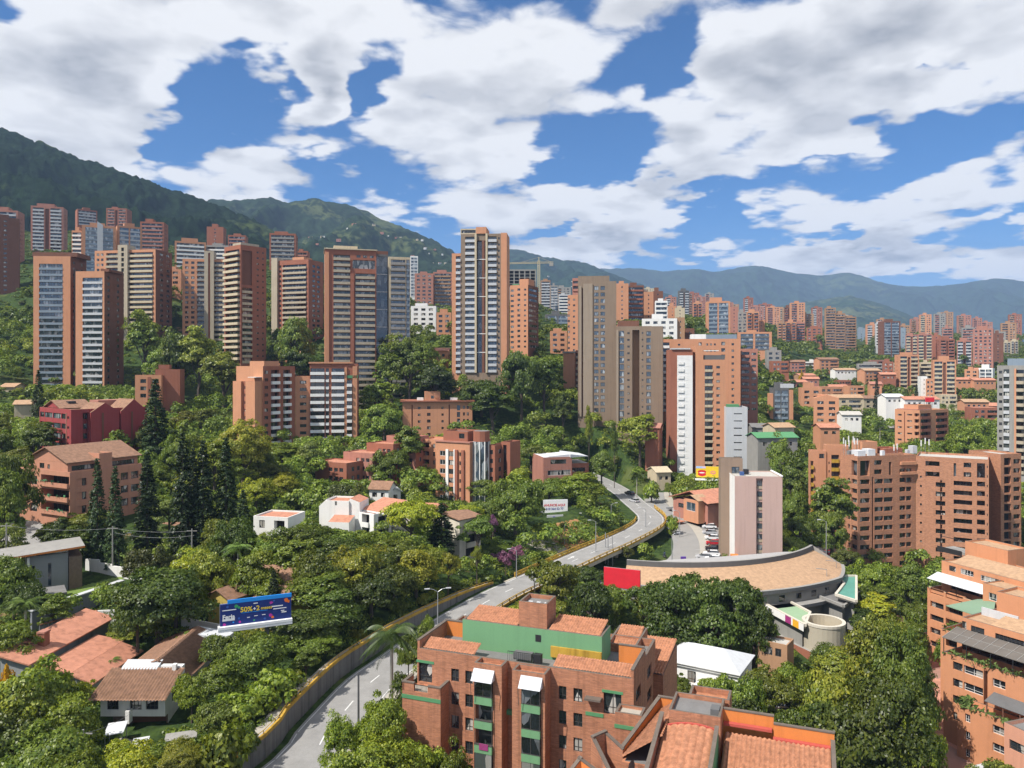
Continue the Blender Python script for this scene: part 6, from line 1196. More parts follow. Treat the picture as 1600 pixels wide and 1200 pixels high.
    coped_wall(B, 'parapet', [(ra, ty + 2.6), (ra + 4.4, ty + 2.6)], rz - 3.4, rz + .9, ORANGE); coped_wall(B, 'parapet', [(ra + 4.7, ty + 2.2), (rb + .2, ty + 2.2)], rz - 3.4, rz + .35, ORANGE); coped_wall(B, 'parapet', [(rb + .2, ty + 2.0), (rb + .2, ty - 6)], rz - 3.4, [rz - .3, rz - 2.5], WHITE)
    mb = MB(); mb.box(ra + 4.5, rb, ty + 1.5, ty + 2.0, rz - 1.0, rz - .75, red); mb.box(ra, ra + 4.4, ty + 1.9, ty + 2.4, rz - .4, rz - .15, red); B.part('ridge_tiles', mb)
    tiles('tile_roof', B.root, (ra + .2, ty - 6, rz - 3.3), (rb, ty - 6, rz - 3.3), (rb, ty + 1.6, rz - .95), (ra + .2, ty + 1.6, rz - .95), m=TILE, pitch=.42, amp=.16, rows=16); B.done()
b_foreground()
# ------------------------------------------------------------------ stepped orange complex at the right edge
OBR = mat('bright_orange_brick', (0.52, 0.235, 0.12), streak=0.12, var=0.12, scale=0.5)
def plants(B, name, segs, n, s=.35, seed=1, m=None):
    """leafy planting along straight runs"""
    rg = random.Random(seed); mb = MB()
    for a, b, h in segs:
        a = Vector(a); b = Vector(b)
        for k in range(n):
            p = a.lerp(b, rg.random()) + Vector((rg.gauss(0, .25), rg.gauss(0, .25), abs(rg.gauss(0, h * .5)))); v = [p + Vector((rg.gauss(0, s), rg.gauss(0, s), rg.gauss(0, s))) for _ in range(3)]; mb.poly(v, m or GREEND)
    return B.part(name, mb)
LEAFY = mat('terrace_plant_green', (.10, .15, .035), var=.4, scale=2)
def b_complex():
    def face(px, D, s): x, y, _ = at(px, 0, D); return x, y
    # rear block
    B = Bld('stepped_building', 'rear orange block of the stepped complex, with a white awning under its tiled roof', 'apartment building', 1449, 160, 1547, 147, -18, None, 16, 1010, 'stepped orange complex', near=True)
    L = Pos(B); B.H = z1 = 6 + 18; W = B.W; fh = 2.72; zt = z1 - 7.6; CLEAR[-1] = (1447, 840, 1600, 1030, 130)
    wl = dict(fh=fh, h=1.2, s=.9, r=.5)
    B.block(0, 0, W + 10, 14, 0, z1 - 5.6, OBR, front=[(.03, .16, 'r', dict(wl, zt=zt + fh)), (.18, .34, 'b', dict(fh=fh, par=OBR, p=.05, r=1.2, zt=zt + fh)), (.4, .6, 'w', dict(wl, zt=zt + fh, nw=1)), (.7, .9, 'w', dict(wl, zt=zt + fh))], roof=BRICKP, par=.9, cop=CREAM, top=.9)
    B.block(1.2, 2.6, W + 8, 11, z1 - 6.5, z1, OBR, front=[(.08, .15, 'w', dict(n=1, fill=1, h=1.1, fh=2.4, s=1.0, zt=z1 - .3)), (.2, .33, 'w', dict(n=1, fill=1, h=1.1, nm=4, fh=2.4, s=1.0, fm=WINW, zt=z1 - .3)), (.4, .62, 'w', dict(n=1, fill=1, h=1.1, nm=5, fh=2.4, s=.8, fm=WINW, zt=z1 - .3)), (.1, .6, 'r', dict(n=1, fh=2.6, s=.3, h=1.9, zt=z1 - 3.0, g=GLASSD))], roof=TILEP, par=.25, cop=COPING, top=.4, name='upper_wall')
    gable(B, 'tile_roof', 2.6, W + 8.5, 4.2, 13, z1 - .2, z1 + .9, TILEP, 'x', .2)
    mb = MB(); mb.poly([(.3, -.5, z1 - 3.6), (W - .5, -.5, z1 - 3.6), (W - .5, 2.58, z1 - 2.6), (.3, 2.58, z1 - 2.6)], ROOFW); mb.poly([(.3, -.5, z1 - 3.66), (W - .5, -.5, z1 - 3.66), (W - .5, 2.58, z1 - 2.66), (.3, 2.58, z1 - 2.66)], LGREY)
    for x in (.5, W * .5, W - .8): mb.box(x, x + .08, -.4, -.3, z1 - 5.7, z1 - 3.6, BLACK)
    B.part('awning', mb)
    a = L(1508, 164); c = L(1575, 158); B.block(a[0], a[1], 9.5, 6, z1 - .5, B.y(850, 161), OBR, roof=TILEP, par=.35, cop=COPING, name='tank_room', front=[(.46, .52, 'w', dict(n=1, fill=1, h=.5, fm=None, g=DARK, s=.5, zt=z1 + 2))])
    B.boxes('roof_terrace', [(a[0] - 6, a[0] - .1, a[1] + .5, a[1] + 4, z1 - .2, z1 + .35)], GREY); B.boxes('terrace_railing', [(a[0] - 6, a[0] - 5.9, a[1], a[1] + .1, z1, z1 + 3), (a[0] - 6, a[0] - .1, a[1], a[1] + .1, z1 + 2.9, z1 + 3.0), (a[0] - 6, a[0], a[1] - 1.0, a[1] - .9, z1 - .2, z1 + .9)], BLACK)
    b1 = L(1583, 150); B.block(W + .2, -2.2, 12, 8, z1 - 7, z1 - .8, OBR, front=[(.1, .35, 'w', dict(n=1, fill=1, h=1.4, fm=WINW, zt=z1 - 1.8)), (.45, .7, 'w', dict(n=1, fill=1, h=1.4, fm=WINW, zt=z1 - 1.8))], left=[(.2, .7, 'w', dict(n=1, h=1.4, zt=z1 - 1.8))], roof=TILEP, par=.2, cop=COPING, name='side_wall'); B.done()
    B = Bld('stepped_building', 'front orange block of the stepped complex, with a grey pergola over its planted terrace', 'apartment building', 1474, 125.5, 1602, 114.5, -17, None, 16, 1115, 'stepped orange complex', near=True)
    L = Pos(B); B.H = z1 = 5 + 17; W = B.W; CLEAR[-1] = (1474, 930, 1600, 1190, 126); fh = 2.7; zt = z1 - 5.4
    wl = dict(fh=fh, fill=1, h=1.3, s=.85, r=.35, fm=WINW, zt=zt)
    B.block(0, 0, W, 15, 0, z1 - 5.3, OBR, front=[(1489, 1504, 'r', dict(wl, fm=WINF, zt=zt - .4)), (1506, 1536, 'r', dict(wl, zt=zt - .4, n=2)), (1505.5, 1516, 'r', dict(wl, zt=zt - .4 - 2 * fh)), (1537, 1543, 'v', dict(m=BRR, r=1.2, zt=zt + .2, zl=zt - 7)), (1551, 1571, 'r', dict(wl, n=1, zt=zt - .9))], roof=BRICKP, par=.9, cop=COPING, top=.1)
    B.block(.9, 3.6, W + 6, 11, z1 - 6.2, z1, OBR, front=[(1499, 1510, 'w', dict(n=1, fill=1, h=1.2, fh=2.4, s=.9, zt=z1 - .3)), (1517, 1538, 'w', dict(n=1, fill=1, h=1.1, fh=2.4, nm=3, s=.9, zt=z1 - .5)), (1555, 1606, 'r', dict(n=1, h=1.5, fh=2.4, s=.5, g=GLASSD, nm=8, zt=z1 - .6)), (1500, 1600, 'r', dict(n=1, fh=2.6, s=.3, h=1.9, zt=z1 - 3.0, g=GLASSD))], roof=TILEP, par=.3, cop=COPING, top=.4, name='upper_wall')
    tiles('tile_roof', B.root, (5, 4.2, z1 - .25), (W + 6, 4.2, z1 - .25), (W + 6, 9, z1 + .6), (5, 9, z1 + .6), m=TILEP, pitch=.4, amp=.05); B.boxes('roof_wall', [(1.2, 7, 8.6, 8.8, z1 - .5, z1 + 1.0)], LGREY)
    a = L(1552, 128); B.block(a[0], a[1] + 1, 14, 6, z1 - 1, B.y(928, 127), OBR, roof=TILEP, par=.4, cop=COPING, name='tank_room')
    mb = MB(); g = mat('sage_canvas', (.20, .30, .20), var=.08); p = [L(1478, 137), L(1530, 131), L(1552, 132), L(1556, 146), L(1528, 148)]; zz = [B.y(946, 137), B.y(963, 131), B.y(961, 132), B.y(937, 146), B.y(936, 148)]
    mb.prism([q for q in p], [z - .12 for z in zz], zz, g); B.part('green_awning', mb); B.block(p[0][0] - 1, p[0][1], 10, 9, 0, min(zz) - 2.2, OBR, par=.9, cop=COPING, roof=BRICKP, name='link_wall', front=[(.1, .3, 'b', dict(par=OBR, p=.05, fh=2.7)), (.5, .7, 'w', {})], left=[(.2, .4, 'w', {}), (.5, .8, 'b', dict(par=OBR, p=.05))])
    plants(B, 'terrace_planting', [((p[0][0] - .6, p[0][1] + .2, min(zz) - 2.3), (p[0][0] + 8, p[0][1] + .2, min(zz) - 2.3), .9)], 90, .3, 4, LEAFY)
    # pergola over the terrace
    mb = MB(); t0 = z1 - 5.3 + 2.5; gm = mat('grey_brown_sheet', (.13, .115, .10), var=.2); q = [(.2, -.6), (W + 4, -.6), (W + 4, 3.55), (.2, 3.55)]; mb.prism(q, [t0 - .1, t0 - .1, t0 + .9, t0 + .9], [t0, t0, t0 + 1.0, t0 + 1.0], gm)
    for k in range(11): x = .2 + (W + 3.8) * k / 10; mb.bar((x, -.6, t0 + .03), (x, 3.5, t0 + 1.03), .07, .06, GREY)
    mb.bar((.2, 1.4, t0 + .52), (W + 4, 1.4, t0 + .52), .07, .06, GREY)
    for x in (.3, 4, 7.7, 11): mb.box(x, x + .1, -.5, -.4, t0 - 2.5, t0 - .1, BLACK)
    B.part('pergola', mb); plants(B, 'terrace_planting', [((.4, .1, z1 - 5.4), (W, .1, z1 - 5.4), .8)], 170, .28, 2, LEAFY)
    # lower terrace block in front
    x0 = 4.2; zl = B.y(1108, 118); B.block(x0, -3.2, W + 6, 3.19, 0, zl, OBR, front=[(1551, 1571, 'r', dict(wl, n=3, zt=zl - .6)), (1508, 1516, 'r', dict(wl, n=4, zt=zl - .6))], left=[(.1, .8, 'r', dict(wl, n=3, zt=zl - .4, g=GLASSD))], roof=BRICKP, par=.8, cop=COPING, top=.1, name='terrace_wall')
    plants(B, 'terrace_planting', [((x0 + .3, -3.0, zl - .2), (x0 + 8, -3.0, zl - .2), .6), ((x0 + .3, -3.0, zl - .2), (x0 + .3, -.3, zl - .2), .7)], 130, .3, 3, LEAFY)
    mb = MB(); mb.prism([(x0 + 4.0, -2.9), (x0 + 12, -2.9), (x0 + 12, -.3), (x0 + 4.0, -.3)], [zl + 1.7, zl + 1.7, zl + 2.5, zl + 2.5], [zl + 1.78, zl + 1.78, zl + 2.58, zl + 2.58], DGREY)
    for x in (x0 + 4.2, x0 + 6.6, x0 + 9): mb.box(x, x + .15, -2.8, -2.65, zl - .7, zl + 1.7, BRD)
    B.part('garden_pergola', mb); B.done()
    B = Bld('stepped_building', 'pinkish front corner block of the stepped complex, lowest at the right edge', 'apartment building', 1569, 107, 1640, 101, -17, None, 10, 1165, 'stepped orange complex', near=True)
    z1 = B.H = zat(1128, 107) + 17; SALB = mat('pinkish_brick_wall', (.55, .27, .18), var=.1, streak=.1); B.block(0, 0, B.W, 10, 0, z1, SALB, front=[(1577, 1600, 'r', dict(fh=2.7, h=1.3, s=.8, zt=z1 - 1.4)), (1606, 1630, 'r', dict(fh=2.7, h=1.3, s=.8, zt=z1 - 1.4))], left=[(.2, .6, 'w', {})], roof=ROOFG, par=.5, cop=COPING); 
    B.boxes('sheet_canopy', [(-2.5, 8, -3.2, -.05, z1 - 7.0, z1 - 6.8)], LGREY); B.done()
    # salmon ramp wall and paved yard
    yard = [pz(1436, 992, -14.6), pz(1462, 985, -14.6), pz(1520, 1200, -15), pz(1560, 1300, -15), pz(1390, 1300, -15), pz(1425, 1150, -15)]
    mb = MB(); mb.poly([(p[0], p[1], p[2] + .25) for p in yard][::-1], BRICKP); o = tag(mb.build('pavement'), kind='structure')
    FOOT.append([(p[0], p[1]) for p in yard])
    p = pz(1434, 996, -9); q = pz(1452, 1000, -9); mb = MB(); mb.prism([(p[0], p[1]), (q[0], q[1] - 1), (q[0] + .4, q[1] + 12), (p[0], p[1] + 12)], -17, [-9.3, -9.3, -8.0, -8.0], BRICKP); tag(mb.build('garden_wall'), 'salmon brick retaining wall standing left of the stepped complex', 'wall')
b_complex()
# ------------------------------------------------------------------ curved building, its decks and the villa
def b_curved():
    cx, cyy = 40.0, 215.0; Ri, Ro = 42.5, 53.5; a0, a1 = R(-109), R(-37); n = 44
    root = empty('curved_building', (cx, cyy, -10), 0, 'low crescent building with salmon tiled roof and dark parapets below the pink slab', 'building'); dz = 10
    P = lambda r, a, z: (r * math.cos(a), r * math.sin(a), z + dz)
    A = [a0 + (a1 - a0) * k / n for k in range(n + 1)]
    ro = [Ro - 5.5 * max(0, (0.35 - k / n)) * 3.0 - 4.0 * max(0, k / n - .82) / .18 for k in range(n + 1)]
    mb = MB()
    for k in range(n):
        for j in range(8):
            f0, f1 = j / 8, (j + 1) / 8; q = []
            for kk, ff in ((k, f1), (k + 1, f1), (k + 1, f0), (k, f0)): q.append(P(Ri + .3 + (ro[kk] - Ri - .3) * ff, A[kk], 1.2 - 2.6 * ff))
            mb.poly(q, TILEP)
    o = mb.build('tile_roof', root)
    mb = MB()
    for k in range(n):
        for (r0, r1, z0, z1_, m) in ((Ri - .35, Ri + .3, -8, 2.4, DGREY),):
            mb.poly([P(r1, A[k], z1_), P(r1, A[k + 1], z1_), P(r0, A[k + 1], z1_), P(r0, A[k], z1_)], GREY); mb.poly([P(r1, A[k], 1.0), P(r1, A[k + 1], 1.0), P(r1, A[k + 1], z1_), P(r1, A[k], z1_)], m); mb.poly([P(r0, A[k + 1], z0), P(r0, A[k], z0), P(r0, A[k], z1_), P(r0, A[k + 1], z1_)], GREY)
    mb.build('inner_parapet', root)
    mb = MB()
    for k in range(n):
        b = [(ro[k], A[k]), (ro[k + 1], A[k + 1])]
        def ring(e, z0, z1_, m, top=None):
            mb.poly([P(b[0][0] + e, b[0][1], z0), P(b[1][0] + e, b[1][1], z0), P(b[1][0] + e, b[1][1], z1_), P(b[0][0] + e, b[0][1], z1_)], m)
            if top: mb.poly([P(b[0][0] + e, b[0][1], z1_), P(b[1][0] + e, b[1][1], z1_), P(b[1][0] - .3, b[1][1], z1_), P(b[0][0] - .3, b[0][1], z1_)], top)
        ring(.5, -2.1, -1.3, DGREY, GREY); ring(0, -12, -2.1, mat('warm_grey_render', (.22, .21, .19), var=.1)); ring(2.2, -5.3, -4.6, DGREY, GREY)
    mb.build('outer_wall', root)
    for k in range(8, n, 3):
        mb = MB(); mb.poly([P(ro[k] + .03, A[k], -4.0), P(ro[k + 1] + .03, A[k + 1], -4.0), P(ro[k + 1] + .03, A[k + 1], -2.7), P(ro[k] + .03, A[k], -2.7)], GLASSD); mb.build('window', root)
    mb = MB(); mb.poly([P(Ri, a1, -8), P(ro[-1], a1, -8), P(ro[-1], a1, -1.3), P(Ri, a1, 2.4)], GREY); mb.build('end_wall', root)
    for k in (34, 40):
        mb = MB(); c = P(ro[k] - 1.5, A[k], 0); mb.tube([(c[0], c[1], -1 + dz), (c[0], c[1], .6 + dz)], .06, STEEL, 5); mb.bar((c[0], c[1], .55 + dz), (c[0] - 2.4, c[1] + .3, .75 + dz), .14, .1, STEEL); mb.build('floodlight', root)
    # sloping grey forecourt roof inside the curve
    mb = MB(); AA = [a0 + (a1 - a0) * (.12 + .70 * k / 16) for k in range(17)]; pts = [P(Ri - .36, a, 2.2) for a in AA]; top = [(p[0] * (1 - .10 * math.sin(math.pi * k / 16) ** .6), p[1] * (1 - .10 * math.sin(math.pi * k / 16) ** .6), p[2] + .1) for k, p in enumerate(pts)]
    for k in range(16): mb.poly([pts[k], pts[k + 1], top[k + 1], top[k]], mat('pale_paving_roof', (.34, .33, .32), var=.12)); mb.poly([top[k], top[k + 1], (top[k + 1][0], top[k + 1][1], -4 + dz), (top[k][0], top[k][1], -4 + dz)], GREY)
    mb.build('forecourt_roof', root)
    FOOT.append([(cx + r * math.cos(a), cyy + r * math.sin(a)) for r, a in [(Ri - 4, a) for a in A[::6]] + [(Ro + 3, a) for a in A[::-6]]]); CLEAR.append((1115, 862, 1312, 935, 152))
    # decks
    def deck(name, lab, pix, z, m, border, extra=None, fac=None):
        pts = [pz(px, py, z) for px, py in pix]; o = (pts[0][0], pts[0][1]); r = empty(name, (o[0], o[1], z), 0, lab, 'deck'); L = [(p[0] - o[0], p[1] - o[1]) for p in pts]; mb = MB(); mb.prism(L, -.5, 0, border, m); mb.build('slab', r); mb = MB()
        for k in range(len(L)):
            a, b = L[k], L[(k + 1) % len(L)]; mb.bar((a[0], a[1], .12), (b[0], b[1], .12), .5, .5 + .012 * k, border)
        mb.build('border', r); mb = MB()
        c = (sum(p[0] for p in L) / len(L), sum(p[1] for p in L) / len(L)); sh = [(c[0] + (p[0] - c[0]) * .8, c[1] + (p[1] - c[1]) * .8) for p in L]; mb.prism(sh, -7, -.5, GREY); mb.build('wall', r); FOOT.append([(p[0], p[1]) for p in pts]); return r, L
    TEAL = mat('teal_pool_deck', (.09, .27, .21), var=.25, scale=.4, rough=.35); PALE = mat('pale_kerb', (.52, .48, .40), var=.1)
    deck('pool_deck', 'teal surfaced deck with pale kerb at the end of the crescent building', [(1306, 930), (1319, 913), (1310, 901), (1338, 901), (1338, 940)], -3.0, TEAL, PALE)
    deck('flat_roof', 'dark grey lower roof between the crescent building and the teal deck', [(1278, 932), (1300, 914), (1318, 913), (1306, 929), (1334, 938), (1318, 948)], -4.4, ROOFG, GREY)
    r, L = deck('canopy_roof', 'sage green canopy roof with magenta and yellow squares on its white fascia', [(1198, 946), (1228, 938), (1266, 958), (1258, 978)], -4.6, mat('sage_roof', (.25, .36, .22), var=.08), PALE)
    a, b = Vector((*L[0], 0)), Vector((*L[3], 0)); mb = MB(); d = (b - a).normalized(); nn = Vector((d.y, -d.x, 0)) * .34; dl = (b - a).length
    def panel(t0, t1, m, e): p, q = a + d * dl * t0 + nn * e, a + d * dl * t1 + nn * e; mb.poly([(p.x, p.y, -1.1), (q.x, q.y, -1.1), (q.x, q.y, .32), (p.x, p.y, .32)], m)
    panel(0, 1, WHITE, 1.0); panel(.54, .69, mat('magenta_panel', (.30, .03, .16)), 1.04); panel(.73, .88, mat('amber_panel', (.75, .38, .02)), 1.04); mb.build('fascia', r)
    # round open tank
    c = pz(1287, 969, -4.2); r = empty('round_tower', (c[0], c[1], -13), 0, 'round open topped concrete drum beside the green canopy', 'tower'); mb = MB(); n = 28; hz = 8.8; FOOT.append([(c[0] - 4, c[1] - 4), (c[0] + 4, c[1] - 4), (c[0] + 4, c[1] + 4), (c[0] - 4, c[1] + 4)])
    TA = mat('sand_render', (.40, .36, .28), var=.08, streak=.1)
    for k in range(n):
        a0_, a1_ = 2 * math.pi * k / n, 2 * math.pi * (k + 1) / n; q = lambda rr, aa, z: (rr * math.cos(aa), rr * math.sin(aa), z)
        mb.poly([q(4.0, a0_, -3), q(4.0, a1_, -3), q(4.0, a1_, hz), q(4.0, a0_, hz)], TA); mb.poly([q(4.1, a0_, hz), q(4.1, a1_, hz), q(3.4, a1_, hz), q(3.4, a0_, hz)], PALE); mb.poly([q(4.1, a0_, hz - .5), q(4.1, a1_, hz - .5), q(4.1, a1_, hz), q(4.1, a0_, hz)], PALE); mb.poly([q(3.4, a1_, hz - 3), q(3.4, a0_, hz - 3), q(3.4, a0_, hz), q(3.4, a1_, hz)], TA)
    mb.build('drum', r); mb = MB(); mb.poly([(3.4 * math.cos(2 * math.pi * k / n), 3.4 * math.sin(2 * math.pi * k / n), hz - 2.6) for k in range(n)], mat('ochre_floor', (.36, .25, .10))); mb.build('floor', r)
    # ramp with brick flank
    pts = [pz(px, py, -9.5) for px, py in ((1186, 978), (1222, 972), (1262, 1000), (1284, 1016), (1272, 1022), (1238, 1006))]; mb = MB(); mb.prism([(p[0], p[1]) for p in pts][::-1], -16, -9.4, BRR, mat('ramp_concrete', (.30, .29, .27), var=.1)); tag(mb.build('road'), kind='structure')
    c = pz(1342, 938, -7); r = empty('low_wall', (c[0], c[1], -10), 0, 'pale walled yard with parked things beside the teal deck', 'wall'); mb = MB(); mb.box(0, 5.5, 4, 4.4, -4, 4.2, PALE); mb.box(5.1, 5.5, 0, 3.99, -4, 4.2, PALE); mb.build('wall', r); mb = MB(); mb.poly([(0, -1, 1.5), (5.1, -1, 1.5), (5.1, 4, 1.5), (0, 4, 1.5)], ROOFG); mb.build('floor', r)
    # small tan outbuilding and the white villa
    B = house('outbuilding', 'small tan outbuilding with pale edge roof beside the ramp', 1184, 137, 1230, 134, -12, 999, 4, BRT, ROOFP, flat=True, vis=1008, front=[(.2, .5, 'w', dict(n=1, fill=1)), (.6, .8, 'w', dict(n=1, fill=1))], cat='outbuilding'); B.done()
    B = Bld('villa', 'white villa with a pale hipped sheet roof beneath the dark spreading trees', 'house', 1042, 128, 1153, 122, -10, 1031, 9, 1052, near=True)
    z1 = B.H; W = B.W; B.block(0, 0, W, 9, 0, z1, WHITE, front=[(.3, .42, 'w', dict(n=1, fill=1, h=1.9, s=.4, fm=mat('brown_frame', (.12, .07, .04)), zt=z1 - .5)), (.7, .85, 'w', dict(n=1, fill=1, h=1.2))], par=.02)
    B.boxes('cornice', [(-.3, W + .3, -.35, -.02, z1 - .45, z1 - .05), (-.5, W + .5, -.6, 9.4, z1, z1 + .12)], WHITE); mb = MB(); e = [(-.5, -.6), (W + .5, -.6), (W + .5, 9.4), (-.5, 9.4)]; ra, rb = (3.2, 4.6), (W - 3.5, 4.6); zt = z1 + 2.0; ev = [(x, y, z1 + .13) for x, y in e]
    mb.poly([ev[0], ev[1], (*rb, zt), (*ra, zt)], ROOFW); mb.poly([ev[2], ev[3], (*ra, zt), (*rb, zt)], ROOFW); mb.poly([ev[1], ev[2], (*rb, zt)], ROOFW); mb.poly([ev[3], ev[0], (*ra, zt)], ROOFW); B.part('sheet_roof', mb)
    B.boxes('lower_wall', [(W * .45, W * .85, -3, -.4, -4, z1 - 2.2)], WHITE); B.done()
    # restaurant-like house by the car park
    B = Bld('red_roof_house', 'house with orange red pitched roof and big gable window beside the car park', 'house', 1052, 246, 1106, 232, -3.5, 774, 12, 826)
    z1 = B.H; W = B.W; B.block(0, 0, W, 12, 0, z1 - .6, BRP, front=[(.1, .9, 'w', dict(n=1, fh=3.2, nw=3, fill=.6, h=1.4, zt=z1 - 1)), (.4, .95, 'v', dict(zl=.2, zt=2.8, m=DARK, r=1.5))], par=.02, walls={'left': WHITE})
    mb = MB(); mb.prism([(-1, -1), (W * .55, -1), (W * .55, 13), (-1, 13)], [z1 - .6, z1 + 2.6, z1 + 2.6, z1 - .6], [z1 - .4, z1 + 2.8, z1 + 2.8, z1 - .4], TILER); mb.prism([(W * .55 + .01, -1), (W + 1, -1), (W + 1, 13), (W * .55 + .01, 13)], [z1 + 2.6, z1 - .2, z1 - .2, z1 + 2.6], [z1 + 2.8, z1, z1, z1 + 2.8], TILER); B.part('pitched_roof', mb)
    B.block(W * .5, -2.6, W * .42, 2.6, 2.4, z1 + .6, BRL, front=[(.2, .8, 'w', dict(n=1, fill=1, h=2.6, s=.2, fh=3.3, fm=WINW, g=GLASSB, zt=z1 + .2))], par=.02, name='bay_wall'); mb = MB(); xa, xb = W * .5 - .3, W * .92 + .3; xm = (xa + xb) / 2
    mb.poly([(xa, -3, z1 + .6), (xm, -3, z1 + 2.0), (xm, 2, z1 + 2.0), (xa, 2, z1 + .6)], TILEP); mb.poly([(xm, -3, z1 + 2.0), (xb, -3, z1 + .6), (xb, 2, z1 + .6), (xm, 2, z1 + 2.0)], TILEP); B.part('gable_roof', mb)
    B.boxes('terrace_canopy', [(-.5, W * .6, -6, -3.2, 2.2, 2.4)], TILER); B.boxes('porch', [(-6, -1.5, 2, 8, 3.4, 3.7)], DGREY); B.boxes('porch_wall', [(-1.45, -1.05, 1, 9, -1, 4.4)], WHITE); B.done()
b_curved()
# ------------------------------------------------------------------ far towers
def b_far():
    M = globals(); rg = random.Random(11)
    for (p0, p1, yt, yb, D, wall, st, trim, name, lab, grp) in FAR:
        wall = M[wall]; trim = M[trim]; zb = zat(yb, D) - 4; w = (p1 - p0) / F * D; dp = min(14, max(9, w * .8)); tw = rg.uniform(-.01, .012) * 0
        # turn each block square to the line of sight, so that its plan matches what is seen
        k = ((p0 + p1) / 2 - 800) / F; DR = D - k * w * rg.uniform(.2, 1.0)
        B = Bld(name, lab, 'tower' if 'tower' in name else 'building', p0, D, p1, DR, zb, yt, dp, yb - 2 if st != 'x' else None, grp, single=True, fh=3.0)
        z1 = B.H; n = max(2, int(z1 / 3)); fr = []
        if st == 'band': fr = [(.06, .94, 'b', dict(par=trim, p=.3, r=.6))]
        elif st == 'split': fr = [(.06, .4, 'b', dict(par=trim, p=.3, r=.6)), (.44, .56, 'v', dict(m=BRD, r=.8, zt=z1 - 2)), (.6, .94, 'b', dict(par=trim, p=.3, r=.6))]
        elif st == 'grid': fr = [(.05, .95, 'w', dict(nw=max(2, int(w / 4.5)), fill=.55, h=1.5, r=.25))]
        elif st == 'slit': fr = [(.4, .6, 'w', dict(fill=.6, h=1.1, r=.2))]
        elif st == 'glass': fr = [(.1, .46, 'r', dict(par=trim, g=GLASSB, s=.8, h=1.8)), (.52, .92, 'r', dict(par=trim, g=GLASSB, s=.8, h=1.8))]
        elif st == 'frame': fr = [(.04 + .19 * k, .04 + .19 * k + .15, 'r', dict(s=.1, h=2.5, g=DARK, r=2.0)) for k in range(5)]
        B.block(0, 0, B.W, dp, 0, z1, wall, front=fr, right=[(.3, .7, 'w', dict(nw=2, fill=.4, h=1.2))] if B.A.x < 0 else [], left=[(.3, .7, 'w', dict(nw=2, fill=.4, h=1.2))] if B.A.x > 0 else [], top=.9)
        if st != 'frame' and w > 7: B.boxes('roof_housing', [(B.W * rg.uniform(.15, .3), B.W * rg.uniform(.5, .75), 2, dp * .7, z1 - .5, z1 + rg.uniform(1.5, 3))], wall)
        if 'fin' in lab and 'slanted' in lab: mb = MB(); mb.prism([(B.W * .45, -1), (B.W * .62, -1), (B.W * .62, 3), (B.W * .45, 3)], 0, [z1 + 3, z1 + .5, z1 + .5, z1 + 3], LGREY); B.part('fin', mb)
        if 'gabled' in lab and 'orange block with dark' in lab: mb = MB(); mb.prism([(0, 0), (B.W / 2, 0), (B.W / 2, dp), (0, dp)], z1, [z1, z1 + 1.8, z1 + 1.8, z1], BRL); mb.prism([(B.W / 2, 0), (B.W, 0), (B.W, dp), (B.W / 2, dp)], z1 + .01, [z1 + 1.8, z1, z1, z1 + 1.8], BRL); B.part('gable', mb)
        if 'slate' in lab: B.boxes('edge', [(-1.6, -.02, -.3, 6, 0, z1 - 3), (B.W + .02, B.W + 2, -.3, 6, 0, z1 - 1)], BRL); B.boxes('roof_cap', [(B.W * .5, B.W + 2.4, 0, 7, z1 + .01, z1 + 2.0)], LGREY)
        B.done()
b_far()
